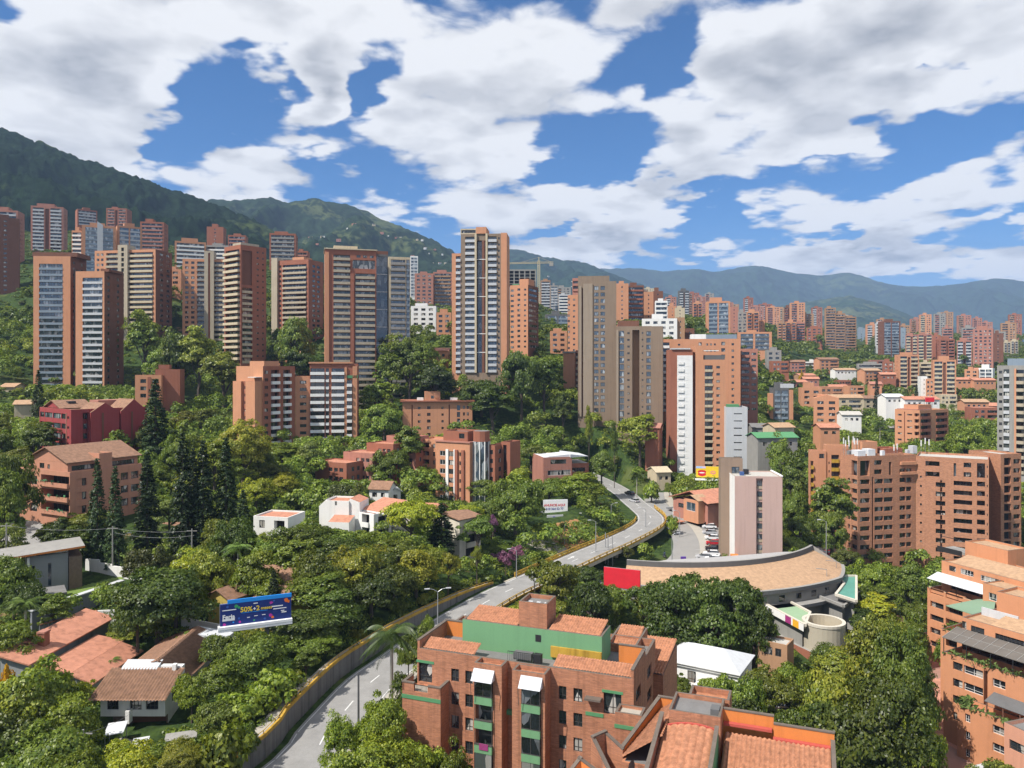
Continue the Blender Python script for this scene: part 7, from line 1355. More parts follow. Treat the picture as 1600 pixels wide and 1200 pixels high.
def b_small_houses():
    """low houses among the trees of the middle distance"""
    rg = random.Random(23)
    L = [(1184, 1246, 684, 268, 'GREEND', 'GREY', 'green roofed pavilion above the car park trees'), (1211, 1241, 668, 300, 'TILEP', 'CREAM', 'small cream house above the green roofed pavilion'), (1236, 1262, 597, 520, 'TILER', 'BRP', 'red roofed house left of two on the wooded rise'), (1256, 1280, 592, 535, 'TILER', 'BRP', 'red roofed house right of two on the wooded rise'),
         (1384, 1412, 620, 430, 'ROOFW', 'WHITE', 'white house behind the prow shaped orange block'), (1414, 1444, 624, 425, 'TILER', 'WHITE', 'white house with orange roof behind the prow shaped orange block'), (1446, 1468, 624, 424, 'TILER', 'WHITE', 'white fronted house with red roof above the prow shaped orange block'), (1507, 1545, 628, 440, 'TILEP', 'BRL', 'orange brick house among trees left of the grey edge tower'),
         (1494, 1520, 593, 560, 'TILER', 'BRL', 'low orange roofed house under the low orange block'), (1522, 1556, 594, 555, 'TILER', 'BRL', 'wider low orange roofed house under the low white block'), (1316, 1346, 648, 380, 'ROOFP', 'WHITE', 'pale house sunk in trees right of the gabled block'), (1282, 1312, 668, 340, 'TILER', 'BRL', 'small orange house at the foot of the gabled block'), (1376, 1400, 585, 560, 'TILER', 'BRR', 'red roofed house below the small orange block'),
         (1360, 1378, 600, 500, 'BRP', 'BRL', 'narrow orange house among trees below the long grey building'), (1305, 1338, 578, 640, 'TILEP', 'WHITE', 'white house right beside the long low white building'), (1176, 1200, 668, 330, 'ROOFG', 'GREY', 'grey house beside the climbing road'), (735, 760, 612, 345, 'CREAM', 'CREAM', 'cream house glimpsed at the foot of the slender slab'), (430, 470, 552, 400, 'TILEP', 'BRL', 'orange house in trees left of the broad beige tower'), (660, 700, 548, 380, 'TILER', 'BRL', 'orange roofed house among trees left of the slender slab'), (1008, 1030, 668, 300, 'BRP', 'BRR', 'brick house foot in shade under the lower grey brown tower'), (1026, 1048, 738, 285, 'CREAM', 'CREAM', 'cream gate house at the road bend below the white balcony tower'), (0, 22, 618, 330, 'TILEP', 'CREAM', 'pale house at the left edge among trees')]
    M = globals()
    for (p0, p1, yt, D, rf, wl, lab) in L:
        x, y, _ = at((p0 + p1) / 2, 0, D); zb = max(gz(x, y) - 1, zat(yt, D) - 5.5); yb = HY - F * (zb + 1 - CAMZ) / D
        B = Bld('house', lab, 'house', p0, D, p1, D + rg.uniform(-2, 2), zb, yt, 9, yt + 11, 'low houses among the trees', single=True)
        z1 = max(B.H, 3.2); B.block(0, 0, B.W, 9, 0, z1, M[wl], front=[(.08, .92, 'w', dict(nw=max(2, int(B.W / 3)), fill=.5, h=1.3))], par=.02)
        gable(B, 'roof', 0, B.W, 0, 9, z1 + .02, z1 + 1.6, M[rf], 'x', .5, wall=M[wl]); B.done()
b_small_houses()
def b_more():
    """the many small towers of the far city and low brick blocks in the valley"""
    rg = random.Random(77); M = globals(); A = []
    while len(A) < 40:
        px = rg.uniform(835, 1600); D = rg.uniform(930, 1350)
        if abs(px - 1069) < 12 or any(abs(px - q[0]) < 9 for q in A): continue
        A.append((px, D, rg.uniform(14, 24), rg.uniform(28, 46)))
    A.sort()
    for i, (px, D, w, h) in enumerate(A):
        x, y, _ = at(px, 0, D); zb = gz(x, y) - 3; k = (px - 800) / F; hw = w / 2 / D * F
        B = Bld('apartment_tower', f"small distant brick tower, {ORD[i]} from the left in the hazy row before the hills", 'tower', px - hw, D, px + hw, D - k * w * .6, zb, HY - F * (zb + h - CAMZ) / D, 12, None, 'hazy towers before the hills', single=True, fh=3.0)
        m = M[rg.choice(('BRP', 'BRL', 'BRR', 'BRT', 'BRP', 'GREY', 'CREAM'))]; B.block(0, 0, B.W, 12, 0, B.H, m, front=[(.08, .44, 'b', dict(par=M[rg.choice(('BRP', 'CREAM', 'LGREY', 'BRT'))], p=.3, r=.6)), (.56, .92, 'w', dict(nw=2, fill=.6))]); B.boxes('roof_housing', [(B.W * .3, B.W * .6, 3, 8, B.H - .5, B.H + 2.5)], m); B.done()
    A = []
    while len(A) < 26:
        px = rg.uniform(1185, 1560); D = rg.uniform(400, 700); x, y, _ = at(px, 0, D)
        if any(math.hypot(x - q[2], y - q[3]) < 22 for q in A) or any(inside_(x, y, f, 12) for f in FOOT): continue
        A.append((px, D, x, y))
    A.sort()
    for i, (px, D, x, y) in enumerate(A):
        w = rg.uniform(10, 18); h = rg.uniform(6, 15); zb = gz(x, y) - 1; hw = w / 2 / D * F; yt = HY - F * (zb + h - CAMZ) / D
        B = Bld('apartment_block', f"low block among trees, {ORD[i]} from the left of the scattered valley blocks", 'building', px - hw, D, px + hw, D + rg.uniform(-3, 3), zb, yt, 10, yt + 14, 'scattered valley blocks', single=True)
        m = M[rg.choice(('BRL', 'BRL', 'BRP', 'BRR', 'CREAM', 'BRT'))]; B.block(0, 0, B.W, 10, 0, B.H, m, front=[(.06, .5, 'w', dict(nw=2, fill=.6)), (.56, .94, 'b', dict(par=m, p=.4))], par=.1, roof=TILER)
        if i % 2: gable(B, 'roof', 0, B.W, 0, 10, B.H + .02, B.H + 1.8, M[rg.choice(('TILER', 'TILEP', 'TILEB'))], 'x', .5, wall=m)
        B.done()
def inside_(x, y, f, pad): return min(p[0] for p in f) - pad < x < max(p[0] for p in f) + pad and min(p[1] for p in f) - pad < y < max(p[1] for p in f) + pad
ORD = ['first', 'second', 'third', 'fourth', 'fifth', 'sixth', 'seventh', 'eighth', 'ninth', 'tenth'] + ['%dth' % i for i in range(11, 120)]
b_more()
# ------------------------------------------------------------------ trees
def leaf_material(name, col, tip, trans=0.3):
    m = bpy.data.materials.new(name); m.use_nodes = True; t = NT(m.node_tree); t.n.clear()
    out = t.node('ShaderNodeOutputMaterial'); geo = t.node('ShaderNodeNewGeometry'); oi = t.node('ShaderNodeObjectInfo')
    isl = geo.outputs['Random Per Island']; big = t.noise(geo.outputs['Position'], 0.07, 3, 0.6)
    c = t.mix(isl, c4(col), c4(tip))
    f = t.math('MULTIPLY', t.math('MULTIPLY_ADD', oi.outputs['Random'], 0.9, 0.62), t.math('MULTIPLY_ADD', big, 1.1, 0.45))
    warm = t.mix(t.math('MULTIPLY', t.ramp(t.noise(geo.outputs['Position'], 0.045, 2), 0.45, 0.7), 0.5), (1, 1, 1, 1), (1.5, 1.12, 0.75, 1))
    c = t.mix(1.0, c, warm, 'MULTIPLY'); c = t.mix(1.0, c, oi.outputs['Color'], 'MULTIPLY')
    sc = t.node('ShaderNodeVectorMath', operation='SCALE'); t.l.new(c, sc.inputs[0]); t.put(sc.inputs['Scale'], f)
    d = t.node('ShaderNodeBsdfDiffuse'); t.l.new(sc.outputs[0], d.inputs[0]); tr = t.node('ShaderNodeBsdfTranslucent'); t.l.new(sc.outputs[0], tr.inputs[0])
    gl = t.node('ShaderNodeBsdfGlossy'); gl.inputs['Roughness'].default_value = 0.45; gl.inputs[0].default_value = (0.5, 0.5, 0.5, 1)
    a = t.node('ShaderNodeMixShader'); a.inputs[0].default_value = trans; t.l.new(d.outputs[0], a.inputs[1]); t.l.new(tr.outputs[0], a.inputs[2])
    b = t.node('ShaderNodeMixShader'); b.inputs[0].default_value = 0.05; t.l.new(a.outputs[0], b.inputs[1]); t.l.new(gl.outputs[0], b.inputs[2]); t.l.new(b.outputs[0], out.inputs[0]); return m
LEAF = leaf_material('broad_leaves', (0.054, 0.100, 0.012), (0.195, 0.250, 0.032), 0.38)
LEAFC = leaf_material('conifer_needles', (0.013, 0.030, 0.011), (0.042, 0.068, 0.018), 0.1)
LEAFP = leaf_material('palm_fronds', (0.050, 0.095, 0.02), (0.12, 0.18, 0.035), 0.25)
FLOWER = leaf_material('blossom', (0.16, 0.06, 0.12), (0.30, 0.14, 0.24), 0.3); FLOWY = leaf_material('yellow_blossom', (0.45, 0.26, 0.01), (0.70, 0.45, 0.03), 0.3)
BARK = mat('bark', (0.09, 0.07, 0.055), var=.3, scale=3)
def leaves(P, N, s, rg, aspect=0.62):
    """leaf-sized rhombs at points P facing roughly N"""
    n = len(P); N = N / np.maximum(np.linalg.norm(N, axis=1, keepdims=True), 1e-6)
    r = rg.normal(size=(n, 3)); u = np.cross(N, r); u /= np.maximum(np.linalg.norm(u, axis=1, keepdims=True), 1e-6); w = np.cross(N, u)
    s = (np.asarray(s) * rg.uniform(.6, 1.35, n))[:, None]
    V = np.stack([P - u * s, P - w * s * aspect, P + u * s, P + w * s * aspect], 1)
    V[:, 0] += N * s * -.25; V[:, 2] += N * s * -.25                    # a little fold
    return V.reshape(-1, 3), np.arange(4 * n).reshape(-1, 4)
def crown_points(rg, nclump, per, rx, rz, rc, hollow=.55, flat=0.0, lumpy=.35):
    """clump centres through an uneven ellipsoid, leaves over the upper outside of each clump"""
    d = rg.normal(size=(nclump, 3)); d /= np.linalg.norm(d, axis=1, keepdims=True); d[:, 2] = np.where(d[:, 2] < -.35, -d[:, 2], d[:, 2])
    lob = 1 + lumpy * (np.sin(d[:, 0] * 3.1 + rg.uniform(0, 6)) * np.sin(d[:, 1] * 2.7 + rg.uniform(0, 6)) + .5 * np.sin(d[:, 2] * 4 + rg.uniform(0, 6)))
    k = rg.uniform(hollow, 1.0, nclump) ** .6 * lob; C = d * k[:, None] * np.array([rx, rx, rz]); 
    if flat: C[:, 2] = C[:, 2] * (1 - flat) 
    q = rg.normal(size=(nclump, per, 3)); q /= np.linalg.norm(q, axis=2, keepdims=True); q[..., 2] = np.abs(q[..., 2]) * 1.0 - .22 + 0 * q[..., 2]
    rr = (rc * rg.uniform(.55, 1.3, nclump))[:, None, None] * rg.uniform(.55, 1.05, (nclump, per, 1))
    P = C[:, None] + q * rr * np.array([1, 1, .75]); N = q + d[:, None] * .5 + rg.normal(size=q.shape) * .55 + np.array([0, 0, .35])
    return P.reshape(-1, 3), N.reshape(-1, 3), C
def trunk_mb(rg, h, r, C, base=-1.0, n=6, limbs=9):
    mb = MB(); top = Vector((rg.normal() * .2, rg.normal() * .2, h)); mb.tube([(0, 0, base), (0, 0, h * .4), top], [r * 1.25, r * .9, r * .6], BARK, n)
    idx = rg.choice(len(C), min(limbs, len(C)), replace=False)
    for i in idx:
        c = Vector(C[i]); s = Vector((0, 0, h * rg.uniform(.55, .95))); m = s.lerp(c, .5) + Vector((0, 0, .4)); mb.tube([s, m, c], [r * .45, r * .3, r * .12], BARK, 4, False)
    return mb
PROTO = {}
def proto(kind):
    """(crown mesh, trunk mesh, nominal radius, nominal height) of one kind of tree"""
    if kind in PROTO: return PROTO[kind]
    k, v = kind.rsplit('_', 1); rg = np.random.default_rng(sum(map(ord, kind)))
    if k in ('round', 'mid', 'open', 'tall', 'spread', 'bush', 'fine', 'pink', 'gold'):
        R_, rz, h, nc, per, rc, ls = {'round': (5, 4.2, 5.0, 95, 135, 1.35, .205), 'fine': (5, 4.6, 5.4, 140, 120, 1.05, .155), 'mid': (5, 4.4, 5.2, 60, 52, 1.6, .42), 'open': (5, 3.6, 6.0, 56, 130, 1.15, .19), 'tall': (3.6, 5.6, 8.0, 80, 120, 1.1, .20), 'spread': (6, 2.6, 6.0, 90, 130, 1.25, .20), 'pink': (2.6, 1.8, 2.2, 30, 60, .8, .2), 'gold': (2.4, 1.6, 1.6, 30, 60, .8, .2), 'bush': (2.2, 1.5, .9, 26, 70, .8, .20)}[k]
        P, N, C = crown_points(rg, nc, per, R_ - rc * .6, rz - rc * .4, rc, .35 if k in ('open', 'tall') else .55, 0, .30 if k != 'open' else .4)
        V, Fq = leaves(P, N, ls, rg); V[:, 2] += h; C = C + np.array([0, 0, h])
        cm = npmesh('crown', V, Fq, [{'pink': FLOWER, 'gold': FLOWY}.get(k, LEAF)]); tm = trunk_mb(rg, h, .10 + R_ * .05, C * np.array([1, 1, .93])).mesh('trunk'); PROTO[kind] = (cm, tm, R_, h + rz)
    elif k == 'conifer':
        H = 22.0; P = []; N = []
        for z in np.arange(2.0, H, .62):
            r = 2.7 * (1 - (z / H) ** 2.2) * rg.uniform(.8, 1.1) + .25; nb = 9
            for b in range(nb):
                a = rg.uniform(0, 6.28); m = int(26 * r / 2 + 8); s = np.sqrt(rg.uniform(0.05, 1, m)); 
                x = np.cos(a) * s * r + rg.normal(size=m) * .16; y = np.sin(a) * s * r + rg.normal(size=m) * .16; zz = z + .25 * s * r * .6 - .16 * (s * r) ** 2 + rg.normal(size=m) * .12
                P.append(np.stack([x, y, zz], 1)); N.append(np.stack([np.cos(a) * .7 * s, np.sin(a) * .7 * s, np.ones(m)], 1) + rg.normal(size=(m, 3)) * .45)
        P = np.concatenate(P); N = np.concatenate(N); V, Fq = leaves(P, N, .26, rg, .45); mb = MB(); mb.tube([(0, 0, -1), (0, 0, H * .95)], [.38, .06], BARK, 7)
        PROTO[kind] = (npmesh('crown', V, Fq, [LEAFC]), mb.mesh('trunk'), 2.7, H)
    elif k == 'palm':
        V = []; Fq = []; H = 12.0
        for f in range(24):
            a = f * 2.4 + rg.uniform(-.3, .3); up = rg.uniform(-.15, 1.2); L = rg.uniform(3.6, 4.8); pts = []
            for i in range(13):
                s = i / 12; pts.append(np.array([math.cos(a) * L * s * math.cos(up * .5), math.sin(a) * L * s * math.cos(up * .5), H + L * (s * math.sin(up) * 1.0 - s * s * (.55 + .25 * up))]))
            side = np.array([-math.sin(a), math.cos(a), 0])
            for i in range(1, 13):
                for sg in (-1, 1):
                    for j in (0, .5):
                        p = pts[i - 1] + (pts[i] - pts[i - 1]) * j; ll = 1.0 * math.sin(math.pi * min(.97, (i + j) / 13 + .1)) + .12; d = side * sg * ll * .8 + (pts[i] - pts[i - 1]) * .9 + np.array([0, 0, -.42 * ll]); w = np.array([math.cos(a), math.sin(a), 0]) * .075
                        b = len(V); V += [p - w, p + w, p + d + w * .3, p + d - w * .3]; Fq.append([b, b + 1, b + 2, b + 3])
        mb = MB(); mb.tube([(0, 0, -1), (0, 0, 4), (0, 0, H - 1.6)], [.34, .26, .22], mat('palm_trunk', (.30, .28, .24), var=.2), 8); mb.tube([(0, 0, H - 1.6), (0, 0, H + .1)], [.20, .12], mat('palm_shaft', (.12, .18, .06)), 8)
        PROTO[kind] = (npmesh('crown', np.array(V), np.array(Fq), [LEAFP]), mb.mesh('trunk'), 4.2, H + 1.5)
    return PROTO[kind]
def inside(x, y, poly):
    c = False; j = len(poly) - 1
    for i in range(len(poly)):
        if (poly[i][1] > y) != (poly[j][1] > y) and x < (poly[j][0] - poly[i][0]) * (y - poly[i][1]) / (poly[j][1] - poly[i][1]) + poly[i][0]: c = not c
        j = i
    return c
for k_ in range(0, len(ROAD_C) - 1, 2):                # keep the visible stretches of road open
    p_ = ROAD_C[k_]; q_ = proj(*p_)
    if 420 < q_[0] < 605 or 695 < q_[0] < 812 or 892 < q_[0] < 1035: CLEAR.append((q_[0] - 34, q_[1] - 12, q_[0] + 34, q_[1] + 6, p_[1] - 3))
CLEAR += [(1046, 764, 1112, 830, 236), (60, 955, 195, 1060, 121), (195, 985, 330, 1060, 115), (150, 1060, 262, 1160, 96), (318, 892, 482, 985, 124), (940, 884, 1002, 922, 160), (1040, 800, 1130, 880, 196), (845, 780, 932, 860, 200), (130, 868, 240, 908, 140), (20, 845, 130, 925, 134), (1195, 935, 1340, 1010, 158), (838, 778, 914, 814, 230)]
for pl in FOOT:                                        # footprints a little larger than the walls
    c = (sum(p[0] for p in pl) / len(pl), sum(p[1] for p in pl) / len(pl))
    for i, p in enumerate(pl): d = math.hypot(p[0] - c[0], p[1] - c[1]) + 1e-6; pl[i] = (p[0] + (p[0] - c[0]) / d * 2.6, p[1] + (p[1] - c[1]) / d * 2.6)
FBB = [(min(p[0] for p in f), max(p[0] for p in f), min(p[1] for p in f), max(p[1] for p in f), f) for f in FOOT]
ALLROADS = [ROAD_C[::3], SIDE_C[::3]]
OPEN = [  # open ground: car park, court yards, lawns, the bare bank, the yard and street at the left
    [pz(px, py, -3.4)[:2] for px, py in ((1058, 826), (1128, 812), (1130, 880), (1050, 884))], [pz(px, py, -4)[:2] for px, py in ((820, 868), (900, 860), (905, 830), (865, 818), (815, 850))],
    [pz(px, py, -9)[:2] for px, py in ((1180, 970), (1290, 1010), (1275, 1035), (1180, 1010))], [pz(px, py, 5.5)[:2] for px, py in ((50, 905), (190, 905), (200, 925), (60, 965))], [pz(px, py, 7)[:2] for px, py in ((160, 862), (255, 880), (240, 905), (130, 900))],
    [pz(px, py, 10)[:2] for px, py in ((0, 815), (70, 820), (62, 850), (0, 858))], [pz(px, py, -12)[:2] for px, py in ((1180, 1090), (1250, 1100), (1270, 1150), (1190, 1150))], [pz(px, py, -10)[:2] for px, py in ((1255, 860), (1325, 850), (1330, 872), (1250, 880))],
    [pz(px, py, -.5)[:2] for px, py in ((175, 1130), (268, 1130), (250, 1185), (180, 1180))]]
def blocked(x, y, r):
    for (x0, x1, y0, y1, f) in FBB:
        if x0 - r < x < x1 + r and y0 - r < y < y1 + r and (inside(x, y, f) or any(math.hypot(x - p[0], y - p[1]) < r for p in f)): return True
    return any(inside(x, y, o) for o in OPEN)
def headroom(x, y, r):
    """how tall a tree may grow here without standing before a building the photo shows clear"""
    px = 800 + F * x / y; w = F * r / y * .8; lim = 99.0
    for (x0, y0, x1, y1, D) in CLEAR:
        if y < D - 1 and px + w > x0 and px - w < x1: lim = min(lim, zat(y1, y))
    return lim
TREES = []      # (x, y, z, height, radius, kind, tint, label parts)
def plant(px, D, top, wpx, kind, tint=(1, 1, 1), z=None, word=None):
    x, y = (px - 800) / F * D, D; g = gz(x, y) if z is None else z; h = zat(top, D) - g; TREES.append([x, y, g, max(h, 2.0), wpx / 2 / F * D, kind, tint, word, True])
BRI = (1.35, 1.3, 1.0); OLV = (1.35, 1.12, 1.0); DRK = (.62, .68, .75); YEL = (1.9, 1.55, .8); GRY = (1.15, 1.05, 1.5); NRM = (1, 1, 1)
for a in [  # photo column, distance, top row, width in the photo, kind, tint
    (1380, 120, 958, 124, 'fine_1', OLV), (1402, 114, 985, 110, 'fine_2', NRM), (1300, 112, 1035, 110, 'round_2', OLV), (1385, 104, 1045, 150, 'fine_1', NRM), (1430, 101, 1105, 86, 'fine_3', BRI), (1330, 103, 1090, 150, 'round_1', NRM), (1430, 119, 1030, 76, 'round_3', DRK), (1265, 108, 1090, 90, 'open_1', NRM),
    (1012, 147, 912, 80, 'spread_1', DRK), (1075, 145, 898, 120, 'spread_2', DRK), (1140, 143, 905, 110, 'spread_1', DRK), (1178, 140, 935, 70, 'round_1', DRK), (1050, 140, 925, 110, 'round_3', DRK), (1110, 139, 930, 100, 'round_1', DRK), (925, 140, 902, 66, 'round_2', DRK), (865, 150, 866, 95, 'open_1', OLV), (835, 158, 880, 60, 'open_2', OLV), (958, 148, 920, 50, 'round_3', NRM),
    (668, 122, 958, 78, 'round_1', BRI), (638, 112, 985, 66, 'round_2', NRM),
    (535, 84, 1120, 105, 'fine_2', BRI), (600, 85, 1082, 100, 'fine_1', BRI), (652, 82, 1150, 110, 'fine_3', BRI), (580, 78, 1150, 150, 'fine_1', BRI), (712, 82, 1178, 80, 'fine_2', BRI), (630, 92, 1060, 60, 'round_3', NRM),
    (1048, 116, 1054, 100, 'round_2', NRM), (1112, 114, 1066, 84, 'round_3', NRM), (1155, 113, 1050, 80, 'round_1', NRM), (1195, 120, 1032, 80, 'open_1', OLV), (1160, 108, 1085, 90, 'round_2', NRM), (1232, 118, 1055, 80, 'open_2', OLV), (1020, 112, 1045, 60, 'round_1', NRM), (1180, 100, 1130, 80, 'round_3', NRM), (1235, 126, 1030, 60, 'round_2', BRI),
    (1362, 188, 872, 64, 'round_1', BRI), (1420, 182, 884, 62, 'round_3', NRM), (1322, 205, 856, 52, 'fine_1', GRY), (1300, 222, 742, 76, 'tall_1', DRK), (1292, 215, 790, 60, 'round_2', NRM), (1425, 172, 935, 70, 'round_1', NRM), (1392, 176, 930, 50, 'round_2', NRM), (1590, 250, 800, 50, 'round_2', NRM),
    (45, 92, 1030, 140, 'round_1', BRI), (108, 89, 1095, 100, 'round_3', BRI), (20, 86, 1100, 120, 'round_2', NRM), (75, 82, 1130, 140, 'round_1', NRM), (110, 78, 1165, 110, 'open_1', BRI), (22, 128, 862, 70, 'round_1', NRM), (40, 124, 905, 60, 'round_2', DRK), (10, 152, 740, 70, 'round_3', NRM), (25, 158, 700, 60, 'round_1', NRM),
    (248, 120, 882, 150, 'round_2', DRK), (275, 124, 878, 80, 'round_1', BRI), (215, 116, 920, 80, 'round_3', DRK), (206, 121, 986, 62, 'open_2', OLV), (130, 160, 800, 95, 'open_1', OLV), (95, 160, 812, 70, 'round_2', OLV),
    (300, 98, 1048, 54, 'round_1', BRI), (340, 99, 1040, 90, 'round_3', BRI), (400, 104, 988, 95, 'round_2', NRM), (352, 108, 985, 70, 'round_1', NRM), (338, 92, 1092, 66, 'round_2', NRM), (372, 94, 1085, 80, 'bush_1', BRI), (428, 99, 1050, 84, 'bush_2', BRI), (380, 88, 1125, 70, 'round_1', DRK), (350, 84, 1140, 90, 'bush_2', BRI),
    (492, 114, 985, 96, 'round_1', NRM), (480, 116, 950, 90, 'round_2', NRM), (522, 122, 925, 96, 'round_3', DRK), (478, 107, 1012, 66, 'tall_1', NRM), (500, 124, 890, 90, 'tall_2', NRM), (580, 132, 895, 90, 'round_1', DRK), (615, 138, 880, 95, 'round_2', NRM), (650, 146, 862, 80, 'round_3', OLV), (700, 152, 855, 90, 'open_2', OLV), (745, 160, 848, 70, 'open_1', OLV), (470, 150, 815, 110, 'fine_1', NRM), (430, 148, 840, 80, 'fine_2', OLV), (540, 150, 835, 110, 'fine_3', DRK), (590, 158, 850, 80, 'open_1', OLV),
    (642, 172, 784, 90, 'spread_2', YEL), (780, 188, 850, 40, 'open_2', NRM), (805, 205, 745, 85, 'round_1', NRM), (770, 205, 770, 60, 'round_2', NRM), (905, 242, 742, 90, 'round_3', BRI), (858, 242, 745, 60, 'round_1', NRM), (765, 240, 745, 60, 'round_2', NRM), (1005, 215, 838, 70, 'open_1', OLV), (980, 195, 850, 60, 'open_2', OLV),
    (830, 275, 690, 60, 'open_1', BRI), (940, 268, 700, 55, 'round_1', NRM), (995, 272, 735, 26, 'palm_1', NRM), (960, 290, 655, 70, 'tall_1', NRM), (1000, 300, 640, 60, 'tall_2', OLV), (920, 300, 630, 60, 'tall_1', OLV), (1240, 230, 700, 44, 'tall_1', NRM), (1235, 225, 760, 50, 'round_1', NRM), (1222, 262, 690, 60, 'fine_2', NRM), (1250, 212, 800, 60, 'open_1', NRM), (1240, 205, 835, 40, 'round_2', GRY),
    (1046, 272, 752, 50, 'round_1', NRM), (1080, 270, 755, 50, 'round_2', NRM), (1114, 266, 765, 40, 'round_3', NRM), (1050, 225, 806, 22, 'bush_1', NRM), (1018, 262, 752, 30, 'bush_1', NRM),
    (1440, 300, 680, 70, 'round_2', NRM), (1510, 320, 660, 60, 'round_1', BRI), (1345, 330, 680, 60, 'round_3', NRM), (1390, 310, 690, 50, 'tall_2', NRM), (440, 245, 690, 70, 'tall_1', NRM), (380, 215, 655, 95, 'fine_1', OLV), (335, 205, 680, 60, 'tall_2', BRI), (430, 222, 720, 60, 'open_2', GRY), (640, 258, 662, 55, 'tall_1', NRM), (610, 248, 700, 60, 'round_1', BRI),
    (310, 330, 505, 60, 'tall_1', OLV), (350, 322, 540, 70, 'tall_2', OLV), (285, 335, 515, 70, 'round_1', NRM), (262, 340, 540, 60, 'round_2', NRM), (225, 350, 480, 60, 'tall_1', NRM), (462, 372, 490, 60, 'round_1', NRM), (440, 380, 520, 50, 'round_3', DRK), (470, 340, 540, 60, 'tall_2', DRK), (640, 345, 520, 80, 'fine_1', NRM), (612, 348, 545, 60, 'tall_1', NRM), (680, 330, 560, 70, 'tall_2', DRK), (752, 330, 590, 70, 'round_1', DRK), (770, 318, 600, 70, 'tall_1', DRK), (815, 330, 540, 70, 'round_2', DRK), (850, 335, 555, 60, 'tall_2', DRK), (880, 320, 610, 60, 'tall_1', NRM), (590, 318, 590, 60, 'tall_2', NRM), (600, 300, 625, 60, 'round_2', NRM)]: plant(*a)
for px, D, top, w in ((152, 152, 716, 31), (180, 150, 728, 31), (230, 155, 706, 42), (285, 153, 676, 42), (317, 155, 688, 42), (353, 157, 684, 40), (380, 153, 765, 32), (690, 172, 785, 44), (243, 220, 592, 44), (60, 262, 578, 22), (1432, 470, 600, 9), (1370, 480, 585, 9), (428, 121, 890, 30), (302, 172, 700, 30)): plant(px, D, top, w, 'conifer_1')
for px, D, top, w in ((612, 97, 968, 92), (40, 116, 930, 60), (505, 116, 960, 50), (1375, 360, 655, 20), (170, 112, 1130, 40), (372, 140, 845, 30)): plant(px, D, top, w, 'palm_1')
TREES[-1][4] = 3.0
for px, D, top, w, kd in ((768, 196, 803, 22, 'pink_1'), (806, 178, 850, 24, 'pink_1'), (778, 178, 862, 30, 'pink_1'), (790, 172, 858, 20, 'pink_1'), (8, 95, 1036, 40, 'gold_1'), (1252, 560, 577, 10, 'gold_1')): plant(px, D, top, w, kd)
for k_, p_ in enumerate(offset_line(ROAD_L, -3.6)):     # shrubs spilling over the wall top
    if k_ % 2 == 0 and 84 < p_[1] < 166: TREES.append([p_[0] - (k_ % 3) * .5, p_[1], gz(p_[0], p_[1]) - .3, 1.5 + (k_ * 7 % 5) * .35, 1.5 + (k_ % 3) * .3, ('bush_1', 'bush_2')[k_ // 2 % 2], (OLV, NRM, BRI)[k_ % 3], None, True])
for t in TREES:                                        # crowns keep off the carriageway
    if not t[5].startswith(('palm', 'conifer', 'bush')): rd_ = min(float(seg_dist(np.array([t[0]]), np.array([t[1]]), L_)[0][0]) for L_ in ALLROADS); t[4] = min(t[4], max(1.6, rd_ - 5.0))
def scatter():
    rg = random.Random(99); cell = {}; out = []
    def near(x, y, r):
        cx, cyy = int(x // 10), int(y // 10)
        for i in (-1, 0, 1):
            for j in (-1, 0, 1):
                for (a, b, q) in cell.get((cx + i, cyy + j), ()):
                    if math.hypot(a - x, b - y) < (q + r) * .62: return True
        return False
    for t in TREES: cell.setdefault((int(t[0] // 10), int(t[1] // 10)), []).append((t[0], t[1], t[4]))
    cand = []
    for (d0, d1, n) in ((62, 130, 1500), (130, 260, 4200), (260, 450, 7000), (450, 900, 9000), (900, 1500, 5000)):
        for _ in range(n):
            D = math.sqrt(rg.uniform(d0 * d0, d1 * d1)); k = rg.uniform(-.74, .74) if D > 140 else rg.uniform(-.85, .85); cand.append((k * D, D))
    xy = np.array(cand); Z = ground_z(xy[:, 0], xy[:, 1]); RD = np.minimum(seg_dist(xy[:, 0], xy[:, 1], ALLROADS[0])[0], seg_dist(xy[:, 0], xy[:, 1], ALLROADS[1])[0])
    DEN = fbm(xy[:, 0] / 45, xy[:, 1] / 45, 31)
    for (x, y), z, rd, den in zip(cand, Z, RD, DEN):
        r = rg.uniform(2.8, 5.2) * (1.0 if y < 450 else 1.2); 
        if rd < 4.6 + r * .6 or near(x, y, r) or blocked(x, y, 1.2): continue
        h = r * rg.uniform(1.7, 2.7) * (1.15 if den > .5 else .85); lim = headroom(x, y, r) - z
        if lim < h:
            if lim < 1.6:
                if y < 300: continue
                lim = rg.uniform(2.6, 4.6)
            f = lim / h; h = lim; r = max(1.2, r * max(f, .45))
        kind = rg.choice(('tall_1', 'tall_2', 'round_1', 'round_2')) if h / r > 2.3 else rg.choice(('round_1', 'round_2', 'round_3', 'open_1', 'open_2', 'fine_1'))
        if h < 3.4: kind = rg.choice(('bush_1', 'bush_2'))
        tint = rg.choice((NRM, NRM, DRK, OLV, OLV, BRI, GRY, YEL)); out.append([x, y, z, h, r, kind, tint, None, False]); cell.setdefault((int(x // 10), int(y // 10)), []).append((x, y, r))
    return out
SC = scatter()
def score(t): return (t[3] + 2 * t[4]) / t[1]
def visible(t): px, py = proj(t[0], t[1], t[2] + t[3] * .7); return -30 < px < 1630 and py < 1260
SC = [t for t in SC if visible(t)]
big = sorted([t for t in SC if t[3] >= 3.4], key=score, reverse=True); small = sorted([t for t in SC if t[3] < 3.4], key=score, reverse=True)
nb = 296 - sum(1 for t in TREES if not t[5].startswith(('conifer', 'palm', 'bush'))); THINGS = TREES + big[:nb] + small[:110]; REST = big[nb:] + small[110:]
